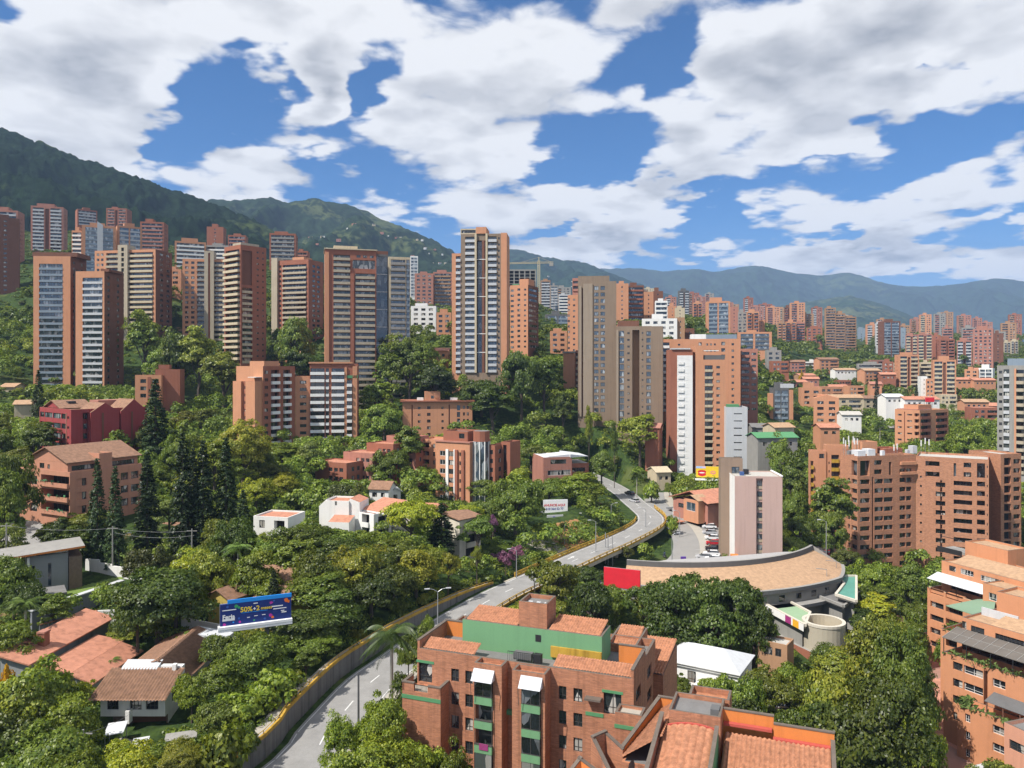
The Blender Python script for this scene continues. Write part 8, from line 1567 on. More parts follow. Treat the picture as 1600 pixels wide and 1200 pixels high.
REGIONS = [  # who stands next to a tree: photo columns, distances, words
    (0, 1700, 0, 95, 'at the lower edge of the view'), (-99, 270, 95, 112, 'around the brown pantiled house'), (-99, 330, 112, 150, 'around the long red roofed houses'), (270, 520, 95, 122, 'near the blue billboard'), (330, 780, 95, 170, 'above the retaining wall'), (780, 900, 95, 190, 'on the right of the main road'), (900, 1220, 95, 150, 'around the white villa'), (1220, 1700, 95, 150, 'before the stepped orange complex'),
    (-99, 130, 150, 240, 'around the tan balcony block'), (130, 400, 150, 240, 'behind the row of tall conifers'), (400, 600, 150, 240, 'behind the white houses'), (600, 760, 150, 240, 'beside the slim turret block'), (760, 960, 150, 262, 'around the white billboard bank'), (960, 1130, 150, 290, 'near the car park'), (1130, 1330, 150, 290, 'right of the pink slab'), (1330, 1700, 150, 290, 'round the many windowed block'),
    (-99, 200, 240, 420, 'below the orange framed towers'), (200, 360, 240, 420, 'right of the orange framed towers'), (360, 480, 240, 420, 'around the curved balcony tower'), (480, 620, 240, 420, 'round the broad beige tower'), (620, 800, 240, 420, 'below the slender slab'), (800, 1040, 240, 420, 'below the grey brown towers'), (1040, 1330, 240, 460, 'right of the white balcony tower'), (1330, 1700, 240, 460, 'around the prow shaped orange block'),
    (-99, 480, 400, 9999, 'high on the left hillside'), (480, 1040, 400, 9999, 'behind the middle towers'), (1040, 1700, 400, 9999, 'in the right hand valley')]
def region(px, D):
    for a, b, c, d, w in REGIONS:
        if a <= px < b and c <= D < d: return w
    return 'in the wooded valley'
KINDW = {'round': 'round leafy tree', 'fine': 'fine leaved tree', 'open': 'loose open tree', 'tall': 'tall leafy tree', 'spread': 'spreading tree', 'bush': 'low leafy bush', 'conifer': 'dark columnar conifer', 'palm': 'feathery palm', 'pink': 'pink blossoming tree', 'gold': 'yellow blossoming tree'}
TINTW = {NRM: 'mid green', DRK: 'dark green', OLV: 'olive', BRI: 'bright green', YEL: 'yellow green', GRY: 'grey green'}
def place_trees():
    groups = {}
    for t in THINGS:
        k = t[5].split('_')[0]; w = ('' if k in ('conifer', 'palm', 'pink', 'gold') else TINTW[t[6]] + ' ') + KINDW[k]; px = 800 + F * t[0] / t[1]; groups.setdefault((w, region(px, t[1])), []).append((px, t))
    rg = random.Random(4)
    for (w, reg), L in groups.items():
        L.sort(key=lambda q: q[0])
        for i, (px, t) in enumerate(L):
            x, y, z, h, r, kind, tint, word, hand = t; cm, tm, R0, H0 = proto(kind); k = kind.split('_')[0]
            lab = f"{w} {reg}" if len(L) == 1 else (f"{w} {reg}, " + ('leftmost of them' if i == 0 else 'rightmost of them' if i == len(L) - 1 else f"{ORD[i]} from the left"))
            nm = {'conifer': 'conifer', 'palm': 'palm_tree', 'bush': 'shrub'}.get(k, 'broadleaf_tree')
            o = empty(nm, (x, y, z - .15), rg.uniform(0, 6.28), lab, {'conifer': 'conifer', 'palm': 'palm', 'bush': 'shrub'}.get(k, 'tree'), {'conifer': 'tall conifers', 'palm': 'palm trees', 'bush': 'garden shrubs'}.get(k, 'leafy trees ' + reg))
            s = (r / R0, r / R0, h / H0)
            c = link('crown', cm, o); c.scale = s; j = rg.uniform(.85, 1.15); c.color = (tint[0] * j, tint[1] * j, tint[2] * j, 1)
            q = link('trunk', tm, o); q.scale = s
place_trees()
def mass(name, L, n, ls, seed, rmin=0, m=LEAF):
    """many far trees as one woodland"""
    rg = np.random.default_rng(seed); VV = []
    if not L: return
    A = np.array([[t[0], t[1], t[2], t[3], t[4]] for t in L]); d = rg.normal(size=(len(L), n, 3)); d /= np.linalg.norm(d, axis=2, keepdims=True); d[..., 2] = np.abs(d[..., 2]) * 1.15 - .3
    # group the leaves of each crown into lumps
    nl = 9; c = rg.normal(size=(len(L), nl, 3)); c /= np.linalg.norm(c, axis=2, keepdims=True); c[..., 2] = np.abs(c[..., 2]) * .9 - .1; ix = rg.integers(0, nl, (len(L), n)); cc = np.take_along_axis(c, ix[..., None], 1)
    u = cc * .62 + d * .46 * rg.uniform(.7, 1.1, (len(L), n, 1)); N = d + .5 * cc + rg.normal(size=d.shape) * .5 + np.array([0, 0, .3])
    hc = A[:, 3] * .55; P = np.stack([A[:, 0][:, None] + u[..., 0] * A[:, 4][:, None], A[:, 1][:, None] + u[..., 1] * A[:, 4][:, None], A[:, 2][:, None] + hc[:, None] + u[..., 2] * (A[:, 3] * .5)[:, None]], -1)
    s = np.repeat(A[:, 4] * ls, n); V, Fq = leaves(P.reshape(-1, 3), N.reshape(-1, 3), s, rg)
    o = link(name, npmesh(name, V, Fq, [m])); tag(o, kind='stuff')
mass('woodland', [t for t in REST if t[1] < 420], 420, .115, 1)
mass('woodland', [t for t in REST if 420 <= t[1]], 150, .19, 2)
def undergrowth():
    rg = np.random.default_rng(5); n = 16000; D = np.sqrt(rg.uniform(60 ** 2, 330 ** 2, n)); X = rg.uniform(-.8, .8, n) * D
    rd = np.minimum(seg_dist(X, D, ALLROADS[0])[0], seg_dist(X, D, ALLROADS[1])[0]); Z = ground_z(X, D); L = []
    for x, y, z, r in zip(X, D, Z, rd):
        if r < 6.2 or blocked(x, y, .2): continue
        px, py = proj(x, y, z)
        if not (-60 < px < 1660 and py < 1260): continue
        h = min(rg.uniform(.6, 2.4), max(.35, headroom(x, y, 1) - z)); L.append((x, y, z - .5, h + .5, rg.uniform(.8, 1.9)))
    mass('undergrowth', L, 46, .16, 3)
undergrowth()
# ------------------------------------------------------------------ walls, barriers and street furniture
def ribbon(mb, A, B, za, zb, m, mt=None, th=None):
    """upright wall along a line from heights za to zb (lists), thickness th to the left"""
    L = offset_line(A, -(th or .4))
    for k in range(len(A) - 1):
        a, b, c, d = A[k], A[k + 1], L[k + 1], L[k]; P = lambda p, z: (p[0], p[1], z)
        mb.poly([P(a, za[k]), P(b, za[k + 1]), P(b, zb[k + 1]), P(a, zb[k])], m); mb.poly([P(c, za[k + 1]), P(d, za[k]), P(d, zb[k]), P(c, zb[k + 1])], m); mb.poly([P(a, zb[k]), P(b, zb[k + 1]), P(c, zb[k + 1]), P(d, zb[k])], mt or m)
    for k in (0, len(A) - 1): a, d = A[k], L[k]; mb.poly([(a[0], a[1], za[k]), (d[0], d[1], za[k]), (d[0], d[1], zb[k]), (a[0], a[1], zb[k])], m)
def road_walls():
    A = [p for p in offset_line(ROAD_L, -.9) if 70 < p[1] < 164]; t = [p[2] + float(wall_top(p[1])) for p in A]
    r = empty('retaining_wall', (0, 0, 0), 0, 'long grey stained retaining wall with worn yellow rail beside the main road', 'retaining wall')
    mb = MB(); ribbon(mb, A, None, [p[2] - 2 for p in A], t, mat('stained_wall_concrete', (.15, .147, .14), streak=.6, var=.3, scale=.5), PAVE, 1.5); mb.build('wall', r)
    mb = MB(); A2 = offset_line(A, .06); ribbon(mb, A2, None, t, [z + .4 for z in t], YELLOW, YELLOW, .35); mb.build('rail', r)
    mb = MB(); D = 0.0
    for k in range(0, len(A) - 1):
        p = A[k]; mb.tube([(p[0] - .2, p[1], t[k] + .35), (p[0] - .2, p[1], t[k] + .8)], .05, YELLOW, 5)
    mb.tube([(p[0] - .2, p[1], z + .8) for p, z in zip(A, t)], .05, YELLOW, 5); mb.build('handrail', r)
    P = [p for p in offset_line(ROAD_L, -1.5) if 76 < p[1] < 108]; Q = offset_line(P, -1.5); strip('path', [(p[0], p[1], p[2] + float(wall_top(p[1])) + .12) for p in Q], [(p[0], p[1], p[2] + float(wall_top(p[1])) + .12) for p in P], PAVE, 0)
    # bridge deck with piers
    Bc = [p for p in ROAD_C if 163 < p[1] < 232]; r = empty('road_bridge', (Bc[0][0], Bc[0][1], 0), 0, 'curved concrete road bridge carrying the main road over the lower road', 'bridge'); r.location = (0, 0, 0)
    a = offset_line(Bc, -4.6); b = offset_line(Bc, 4.6); mb = MB(); con = mat('bridge_concrete', (.40, .36, .28), streak=.25, var=.12)
    for k in range(len(Bc) - 1):
        P = lambda p, z: (p[0], p[1], p[2] + z)
        mb.poly([P(b[k], -.85), P(b[k + 1], -.85), P(b[k + 1], -.0), P(b[k], -.0)], con); mb.poly([P(a[k + 1], -.85), P(a[k], -.85), P(a[k], 0), P(a[k + 1], 0)], con); mb.poly([P(a[k], -.85), P(a[k + 1], -.85), P(b[k + 1], -.85), P(b[k], -.85)], con); mb.poly([P(a[k], 0), P(b[k], 0), P(b[k + 1], 0), P(a[k + 1], 0)], con)
    mb.build('deck', r)
    for k in (4, 9, 14, 19):
        if k < len(Bc): mb = MB(); p = Bc[k]; mb.tube([(p[0], p[1], -8), (p[0], p[1], -.8)], .7, con, 12); mb.build('pier', r)
    def barrier(L, lab):
        r = empty('road_barrier', (0, 0, 0), 0, lab, 'barrier'); mb = MB(); ribbon(mb, L, None, [p[2] - .05 for p in L], [p[2] + .35 for p in L], YELLOW, YELLOW, .25); mb.build('kerb', r)
        mb = MB(); M = offset_line(L, -.12)
        for k, p in enumerate(M): mb.box(p[0] - .14, p[0] + .14, p[1] - .14, p[1] + .14, p[2] + .3, p[2] + 1.0, YELLOW)
        mb.build('post', r)['kind'] = 'stuff'; mb = MB(); mb.tube([(p[0], p[1], p[2] + .95) for p in M], .10, YELLOW, 5); mb.tube([(p[0], p[1], p[2] + .65) for p in M], .08, YELLOW, 5); mb.build('rail', r)
    barrier([p for p in offset_line(ROAD_L, -.35) if 166 < p[1] < 234], 'yellow barrier along the left edge of the road bridge'); barrier([p for p in offset_line(ROAD_R, .6) if 128 < p[1] < 252], 'longer yellow barrier along the right edge of the main road and bridge')
road_walls()
def patch(name, poly, m, lift=.14, n=14, kind='structure'):
    """sheet laid on the ground inside an outline"""
    xs = [p[0] for p in poly]; ys = [p[1] for p in poly]; gx = np.linspace(min(xs), max(xs), n * 2); gy = np.linspace(min(ys), max(ys), n * 2); X, Y = np.meshgrid(gx, gy); Z = ground_z(X, Y) + lift; mb = MB()
    for j in range(len(gy) - 1):
        for i in range(len(gx) - 1):
            if inside((gx[i] + gx[i + 1]) / 2, (gy[j] + gy[j + 1]) / 2, poly): mb.poly([(X[a, b], Y[a, b], Z[a, b]) for a, b in ((j, i), (j, i + 1), (j + 1, i + 1), (j + 1, i))], m)
    return tag(mb.build(name), kind=kind)
EARTH = mat('bare_orange_earth', (.30, .155, .065), var=.5, scale=.35, bump=.5); GRASS = mat('mown_grass', (.13, .19, .04), var=.3, scale=.5); HEDGE = mat('clipped_hedge', (.05, .10, .02), var=.5, scale=3)
patch('earth_bank', [((px - 800) / F * D, D) for px, D in ((866, 222), (900, 226), (930, 222), (940, 208), (905, 201), (862, 208))], EARTH, .2, 16)
patch('path', [pz(px, py, -4)[:2] for px, py in ((818, 862), (900, 868), (905, 880), (880, 886), (820, 872))], PAVE, .16)
patch('lawn', [pz(px, py, -3.6)[:2] for px, py in ((824, 851), (895, 855), (900, 864), (830, 862))], GRASS, .2)
patch('car_park', [pz(px, py, -3.6)[:2] for px, py in ((1064, 828), (1126, 818), (1134, 884), (1046, 884))], mat('car_park_asphalt', (.25, .24, .225), var=.12, scale=.4), .12)
patch('pavement', [pz(px, py, -10.5)[:2] for px, py in ((1250, 862), (1325, 850), (1345, 866), (1330, 885), (1250, 886))], mat('yard_asphalt', (.21, .205, .195), var=.15), .15)
patch('pavement', [pz(px, py, -13)[:2] for px, py in ((1185, 1092), (1250, 1085), (1290, 1130), (1330, 1160), (1200, 1160))], PAVE, .15)
patch('lawn', [pz(px, py, 5.8)[:2] for px, py in ((80, 925), (190, 902), (196, 910), (100, 940))], GRASS, .2); patch('lawn', [pz(px, py, 7)[:2] for px, py in ((165, 862), (250, 880), (240, 890), (160, 876))], GRASS, .15)
patch('road', [pz(px, py, 10.5)[:2] for px, py in ((-40, 822), (66, 820), (60, 850), (-40, 866))], ASPH, .15); patch('road', [pz(px, py, -1)[:2] for px, py in ((-60, 1182), (45, 1188), (60, 1215), (-60, 1215))], ASPH, .2)
patch('road', [((px - 800) / F * D, D) for px, D in ((1168, 318), (1182, 322), (1186, 300), (1176, 290), (1166, 300))], PAVE, .3)
mb = MB()
for k in range(9):
    p = pz(1095 - k * 1.5, 832 + k * 5.4, -3.4); mb.poly([(p[0], p[1] - .06, p[2]), (p[0] + 4.4, p[1] - .06, p[2]), (p[0] + 4.4, p[1] + .06, p[2]), (p[0], p[1] + .06, p[2])], LINE)
tag(mb.build('parking_markings'), kind='structure')
def garden_walls():
    r = empty('garden_wall', (0, 0, 0), 0, 'white stepped garden wall beside the stone walled modern house', 'wall')
    xs = [(134, 150, 873), (156, 149.2, 879), (176, 148, 884), (201, 146.5, 889), (229, 145, 893)]; mb = MB()
    for k in range(4):
        (pa, Da, ya), (pb, Db, _) = xs[k], xs[k + 1]; a = at(pa, 0, Da); b = at(pb, 0, Db); z = zat(ya, Da); n = .18
        mb.prism([(a[0], a[1] - n), (b[0], b[1] - n), (b[0], b[1] + n), (a[0], a[1] + n)], 2, z, WHITE)
    mb.build('wall', r)
    a = at(50, 0, 122); b = at(193, 0, 139.5); d = (Vector(b[:2]) - Vector(a[:2])); L = d.length; r = empty('boundary_wall', (a[0], a[1], 0), math.atan2(d.y, d.x), 'long blue grey boundary wall with flat light coping', 'wall'); mb = MB(); mb.box(0, L, 0, .4, -3, 7.3, mat('blue_grey_render', (.22, .23, .25), streak=.2, var=.12)); mb.build('wall', r); mb = MB(); mb.box(-.1, L + .1, -.25, .85, 7.3, 7.5, LGREY); mb.build('coping', r)
    a = at(62, 0, 118.5); b = at(152, 0, 125.5); d = (Vector(b[:2]) - Vector(a[:2])); L = d.length; r = empty('panel_fence', (a[0], a[1], 0), math.atan2(d.y, d.x), 'grey corrugated panel fence in front of the long boundary wall', 'fence'); n = 7
    fm = mat('grey_panel', (.25, .25, .245), streak=.4, var=.2)
    for k in range(n):
        mb = MB(); mb.box(L * k / n + .06, L * (k + 1) / n - .06, 0, .08, -2, 6.1 - .0 * k, fm); mb.build('panel', r)
    for k in range(n + 1): mb = MB(); mb.box(L * k / n - .05, L * k / n + .05, -.06, .12, -2, 6.3, STEEL); mb.build('post', r)
    mb = MB(); mb.box(0, L, -.1, .2, 6.3, 6.42, TILER); mb.build('cap', r)
    r = empty('garden_wall', (0, 0, 0), 0, 'short white garden wall behind the long red roofs', 'wall'); a = at(150, 0, 126.5); b = at(182, 0, 127); mb = MB(); mb.prism([(a[0], a[1]), (b[0], b[1]), (b[0], b[1] + .3), (a[0], a[1] + .3)], 0, 6.0, WHITE); mb.build('wall', r)
    r = empty('garden_wall', (0, 0, 0), 0, 'low yellow kerb wall at the street bend behind the billboard house', 'wall'); mb = MB(); A = [at(px, 0, D) for px, D in ((322, 140), (338, 136.5), (356, 132))]; A = [(p[0], p[1], gz(p[0], p[1])) for p in A]; ribbon(mb, A, None, [p[2] - .5 for p in A], [p[2] + .9 for p in A], YELLOW, YELLOW, .3); mb.build('wall', r)
    # clipped hedge in three stretches beside the boundary lawn
    rg = np.random.default_rng(8); P = []; 
    for k in range(2600):
        t = rg.random(); x, y, _ = at(85 + 108 * t, 0, 127 + 14 * t); P.append((x + rg.uniform(-.4, .4), y + rg.uniform(-.4, .4), gz(x, y) + rg.uniform(0, .8) if k % 40 == 0 else (P[-1][2] if P else 6)))
    V, Fq = leaves(np.array(P), rg.normal(size=(len(P), 3)) + np.array([0, 0, .6]), .16, rg); o = link('hedge', npmesh('hedge', V, Fq, [LEAF])); tag(o, 'low bright hedge along the lawn behind the blue grey boundary wall', 'hedge')
garden_walls()
def lamp(px, D, top, lab, double=False, ang=0.0, base=None):
    x, y, _ = at(px, 0, D); z = gz(x, y) if base is None else base; h = max(4.0, zat(top, D) - z); r = empty('street_lamp', (x, y, z), R(ang), lab, 'street lamp', 'street lamps'); mb = MB(); mb.tube([(0, 0, -.3), (0, 0, h * .5), (0, 0, h)], [.13, .11, .075], STEEL, 7); mb.build('pole', r)
    for s in ((1, -1) if double else (1,)):
        mb = MB(); mb.tube([(0, 0, h - .1), (s * .7, 0, h + .35), (s * 1.5, 0, h + .5)], .05, STEEL, 5); mb.build('arm', r); mb = MB(); mb.prism([(s * 1.35, -.16), (s * 2.2, -.13), (s * 2.2, .13), (s * 1.35, .16)][::s], h + .42, [h + .56] * 4, LGREY); mb.build('lamp_head', r)
lamp(684, 127.5, 924, 'double armed street lamp standing by the retaining wall road', True, 10, 0); lamp(807, 168, 860, 'street lamp at the left end of the bridge among dark trees', False, 200); lamp(861, 205, 832, 'short street lamp before the bare earth bank', False, 30); lamp(882, 207, 822, 'slender street lamp in front of the bare earth bank', False, 80); lamp(931, 192, 815, 'tall street lamp on the bridge left edge', False, 200, 0); lamp(955, 236, 806, 'street lamp in shade right of the earth bank', False, 20); lamp(1009, 222, 796, 'street lamp on the outer curve of the bridge', False, 160, 0); lamp(1025, 262, 755, 'street lamp at the junction below the white balcony tower', False, 180); lamp(1050, 192, 836, 'street lamp on the pavement left of the car park', False, 10); lamp(1062, 222, 800, 'street lamp by the red roofed house terrace', False, 180); lamp(186, 151, 838, 'left street lamp of two under the dark conifers', False, 30); lamp(298, 152, 836, 'right street lamp of two under the dark conifers', False, 150); lamp(1291, 188, 815, 'street lamp in the yard behind the crescent building', False, 180); lamp(700, 250, 752, 'street lamp near the slim turret block garden', False, 0)
def poles():
    spots = [(946, 197, 832), (950, 196, 836), (957, 195.5, 838)]
    for k, (px, D, top) in enumerate(spots):
        x, y, _ = at(px, 0, D); z = gz(x, y); mb = MB(); mb.tube([(0, 0, -1), (0, 0, zat(top, D) - z)], [.16, .11], STEEL, 7); o = mb.build('steel_pole', None, (x, y, z)); tag(o, ['plain grey steel pole left of three under the bridge', 'plain grey steel pole in the middle of three under the bridge', 'plain grey steel pole right of three under the bridge'][k], 'pole', 'grey poles under the bridge')
    U = []
    for k, (px, D, top, lab) in enumerate(((300, 149, 826, 'concrete utility pole with crossarm right beside the conifer lamp'), (176, 148, 822, 'concrete utility pole with crossarm before the tan balcony block'), (10, 143, 818, 'concrete utility pole near the left edge above the modern house'), (-60, 92, 1082, 'utility pole beyond the lower left corner'), (130, 84, 1140, 'utility pole among the trees at the lower left'), (560, 92, 1050, 'slim dark pole standing in the road side trees left of the palm'))):
        x, y, _ = at(px, 0, D); z = gz(x, y); h = zat(top, D) - z; r = empty('utility_pole', (x, y, z), 0, lab, 'utility pole', 'utility poles'); mb = MB(); mb.tube([(0, 0, -1), (0, 0, h)], [.17, .11], GREY if k < 5 else DGREY, 7); mb.build('pole', r)
        if k < 5: mb = MB(); mb.box(-1.0, 1.0, -.06, .06, h - .5, h - .38, GREY); mb.build('crossarm', r)
        U.append((x, y, z + h - .4))
    wm = mat('pale_cable', (.30, .30, .30))
    def wire(a, b, dx, dz, sag, lab):
        a = Vector(a) + Vector((dx, 0, dz)); b = Vector(b) + Vector((dx, 0, dz)); pts = [a.lerp(b, t / 14) - Vector((0, 0, sag * 4 * (t / 14) * (1 - t / 14))) for t in range(15)]; mb = MB(); mb.tube(pts, .022, wm, 4); tag(mb.build('power_cable'), lab, 'cable', 'overhead cables')
    wire(U[0], U[1], 0, 0, .5, 'upper cable of two strung between the conifer utility poles'); wire(U[0], U[1], .4, -.9, .7, 'lower cable of two strung between the conifer utility poles'); wire(U[1], U[2], 0, 0, .6, 'cable from the tan block utility pole to the left edge'); wire(U[3], U[4], 0, 0, .8, 'cable crossing the trees at the lower left corner'); wire(U[4], (-47, 97, 3.2), 0, 0, .5, 'cable from the lower left pole to the pantiled house')
poles()
# ------------------------------------------------------------------ billboards
TEXTS = []
def text(s, size, m, parent, loc, bold=0.0, sx=1.0, ext=.012, align='LEFT'):
    c = bpy.data.curves.new('lettering', 'FONT'); c.body = s; c.size = size; c.extrude = ext; c.offset = bold; c.align_x = align; c.materials.append(m); o = bpy.data.objects.new('lettering', c); COL.objects.link(o); o.parent = parent; o.location = loc; o.rotation_euler = (R(90), 0, 0); o.scale = (sx, 1, 1); TEXTS.append(o); return o
def board(name, lab, pL, DL, pR, DR, yt, yb, m, pole=True, back=STEEL, poles=(.5,)):
    a = at(pL, yt, DL); b = at(pR, yt, DR); w = math.hypot(b[0] - a[0], b[1] - a[1]); h = (yb - yt) / F * (DL + DR) / 2; z0 = zat(yb, (DL + DR) / 2); zg = min(gz(a[0], a[1]), gz(b[0], b[1])); r = empty(name, (a[0], a[1], z0), math.atan2(b[1] - a[1], b[0] - a[0]), lab, 'billboard')
    mb = MB(); mb.box(0, w, 0, .25, 0, h, m); mb.build('panel', r); mb = MB(); mb.box(-.05, w + .05, .26, .4, -.1, h + .05, back); mb.build('backing', r)
    for f in poles: mb = MB(); mb.tube([(w * f, .6, zg - z0 - 1), (w * f, .6, h * .6)], .28 if len(poles) == 1 else .12, DGREY, 9); mb.build('pole', r)
    return r, w, h
def billboards():
    NAVY = mat('navy_print', (.012, .030, .16), var=.15); SKYB = mat('sky_blue_print', (.02, .26, .72)); W = mat('white_print', (.80, .80, .80)); YL = mat('yellow_print', (.80, .58, .05)); OR = mat('orange_print', (.75, .16, .02)); MG = mat('magenta_print', (.45, .04, .30)); GN = mat('green_print', (.05, .35, .12)); RD = mat('red_print', (.62, .02, .035)); BL = mat('blue_print', (.06, .07, .30)); MB_ = mat('mid_blue_print', (.03, .10, .38))
    r, w, h = board('billboard', 'navy blue billboard with yellow offer lettering on a tall dark pole', 344, 109, 455, 113, 939, 972, NAVY, poles=(.66,))
    mb = MB(); mb.box(w * .10, w + .05, .02, .2, h + .02, h + .55, SKYB); mb.build('header', r); mb = MB(); mb.box(-.3, w + .1, -.5, .5, -.75, -.02, W); mb.build('catwalk', r); mb = MB(); mb.box(-.3, w + .1, -.52, -.505, -.42, -.36, LGREY); mb.build('catwalk_rail', r)
    y = -.02; text('50%', .95, YL, r, (w * .275, y, h * .56), .02, 1.05); text('+', .7, W, r, (w * .455, y, h * .57), .02); text('2', .95, YL, r, (w * .50, y, h * .56), .02); text('meses', .62, YL, r, (w * .565, y, h * .57), .01)
    text('Feria', .88, W, r, (w * .03, y, h * .31), .03, .95); rg = random.Random(2)
    for (x0, x1, z, t, m) in ((.03, .20, .22, .10, W), (.03, .22, .70, .04, W), (.29, .66, .50, .03, SKYB), (.46, .52, .88, .04, W), (.72, .88, .62, .05, W), (.74, .93, .50, .04, W), (.37, .41, .26, .03, W), (.47, .52, .29, .03, W), (.58, .63, .30, .03, W), (.85, .90, .38, .04, W), (.86, .93, .30, .05, W)): mb = MB(); mb.box(w * x0, w * x1, -.012, -.002, h * z, h * (z + t), m); mb.build('print_line', r)
    for (x, z, s, m) in ((.22, .86, .3, GN), (.26, .80, .22, GN), (.93, .88, .34, OR), (.96, .80, .22, OR), (.71, .84, .3, MG), (.70, .24, .3, MG), (.73, .14, .22, OR), (.06, .07, .26, MG), (.27, .12, .22, MG), (.18, .13, .16, SKYB), (.26, .28, .2, MB_), (.75, .92, .16, MB_), (.62, .12, .2, MB_), (.47, .1, .16, GN), (.1, .88, .2, MB_)):
        mb = MB(); n = 7; mb.poly([(w * x + s * math.cos(a) * rg.uniform(.6, 1.1), -.008 - rg.random() * .004, h * z + s * math.sin(a) * rg.uniform(.6, 1.1)) for a in [6.283 * k / n for k in range(n)]], m); mb.build('print_leaf', r)
    r, w, h = board('billboard', 'white billboard lettered in red and blue under the trees above the bank', 849, 233, 887, 234, 781, 802, W, poles=(.2, .8))
    text('ANUNCIE AQUI', .98, RD, r, (w * .03, -.02, h * .53), .02, .93); text('310 364 52 77', .98, BL, r, (w * .10, -.02, h * .25), .02, .95); mb = MB(); mb.prism([(-2.2, .0), (0, .0), (0, .2), (-2.2, .2)], [-.5, 0, 0, -.5], [.1, h * .45, h * .45, .1], LGREY); mb.build('side_panel', r)
    r, w, h = board('sign', 'low pale banner with a violet mark under the white billboard', 855, 228, 880, 229, 805, 811, LGREY, poles=(.2, .8)); mb = MB(); mb.box(w * .35, w * .5, -.02, -.005, h * .3, h * .7, mat('violet_print', (.15, .10, .5))); mb.build('print_mark', r)
    r, w, h = board('sign', 'small white sign board right of the low pale banner', 893, 231, 909, 232, 802, 807, WHITE, poles=(.2, .8)); mb = MB(); mb.box(w * .06, w * .94, -.02, -.005, h * .42, h * .6, BL); mb.build('print_line', r)
    YB = mat('bright_yellow_print', (.80, .55, .03)); r, w, h = board('billboard', 'yellow billboard with big red lips below the white balcony tower', 1087.5, 268, 1132, 266, 729, 746, YB, poles=(.5,))
    lip = MB(); cx, cz = w * .21, h * .40
    def blob(rx, rz, ox, oz, m, d, n=14): lip.poly([(cx + ox + rx * math.cos(6.283 * k / n), d, cz + oz + rz * math.sin(6.283 * k / n)) for k in range(n)], m)
    blob(1.45, .62, 0, .42, RD, -.015); blob(1.40, .75, 0, -.42, RD, -.019); blob(.95, .22, 0, .05, W, -.023); lip.build('lips', r); lip = MB(); cx, cz = w * .6, h * .45; blob(.9, .6, 0, 0, mat('pink_print', (.75, .25, .25)), -.015); blob(.6, .18, 0, .05, YB, -.02); lip.build('print_mark', r)
    mb = MB(); mb.box(0, w * .22, -.02, -.005, h * .82, h, mat('pale_blue_print', (.35, .5, .8))); mb.box(w * .22, w * .34, -.02, -.005, h * .82, h, mat('pale_violet_print', (.6, .5, .75))); mb.box(w * .8, w, -.02, -.005, h * .75, h, W); mb.build('print_block', r); mb = MB(); mb.box(-.3, w + .3, -.6, .3, -1.0, -.5, W); mb.build('catwalk', r)
    r, w, h = board('billboard', 'plain red billboard at the left end of the crescent building', 943.5, 163, 1000, 160, 889, 919, RD, poles=(.15, .85)); mb = MB(); mb.box(w * .78, w * .90, -.02, -.005, .1, h * .13, W); mb.build('print_mark', r); mb = MB(); mb.box(-.3, w + .4, .0, .5, -1.8, -.12, GREY); mb.build('base_beam', r)
    r, w, h = board('sign', 'small purple sign in the planted strip by the car park', 1064, 193, 1072, 193, 870, 875, mat('purple_print', (.12, .05, .32)), poles=(.5,))
    r, w, h = board('sign', 'red roadside sign on the roof of the low white houses', 1446, 420, 1460, 420, 621, 628, RD, poles=(.2, .8))
billboards()
dg = bpy.context.evaluated_depsgraph_get()
for o in TEXTS:                                        # lettering as solid meshes
    link('lettering', bpy.data.meshes.new_from_object(o.evaluated_get(dg)), o.parent, o.location).rotation_euler = o.rotation_euler; COL.objects[-1].scale = o.scale
    bpy.data.objects.remove(o)
# ------------------------------------------------------------------ vehicles
def paint(name, c): 
    m = mat(name, c, rough=.25, var=.04, spec=.6); return m
CARM = {}
def car_meshes(col):
    if col.name in CARM: return CARM[col.name]
    b = MB(); prof = [(-2.1, .35), (-2.15, .75), (-1.95, .92), (-1.0, .98), (.95, .98), (1.85, .88), (2.1, .72), (2.12, .35)]; w = .86
    for k in range(len(prof) - 1): (x0, z0), (x1, z1) = prof[k], prof[k + 1]; b.poly([(x0, -w, z0), (x1, -w, z1), (x1, w, z1), (x0, w, z0)], col)
    for s in (-1, 1): b.poly([(x, s * w, z) for x, z in prof], col)
    b.poly([(-2.1, -w, .35), (2.12, -w, .35), (2.12, w, .35), (-2.1, w, .35)], BLACK); rf = [(-1.45, -.62), (.45, -.62), (.45, .62), (-1.45, .62)]; b.prism(rf, 1.42, 1.46, col)
    g = MB(); lo = [(-1.95, -.80), (1.15, -.80), (1.15, .80), (-1.95, .80)]
    for k in range(4): a, c = lo[k], lo[(k + 1) % 4]; d, e = rf[(k + 1) % 4], rf[k]; g.poly([(*a, .95), (*c, .95), (*d, 1.42), (*e, 1.42)], GLASSD)
    wh = MB(); wh.tube([(0, -.1, 0), (0, .1, 0)], .32, BLACK, 14); rim = MB(); rim.tube([(0, -.115, 0), (0, .115, 0)], .19, STEEL, 10); hl = MB(); hl.box(-.03, .03, -.18, .18, -.07, .07, WHITE); tl = MB(); tl.box(-.03, .03, -.16, .16, -.07, .07, mat('tail_red', (.4, .02, .02)))
    CARM[col.name] = (b.mesh('body'), g.mesh('window'), wh.mesh('wheel'), rim.mesh('rim'), hl.mesh('headlight'), tl.mesh('tail_light')); return CARM[col.name]
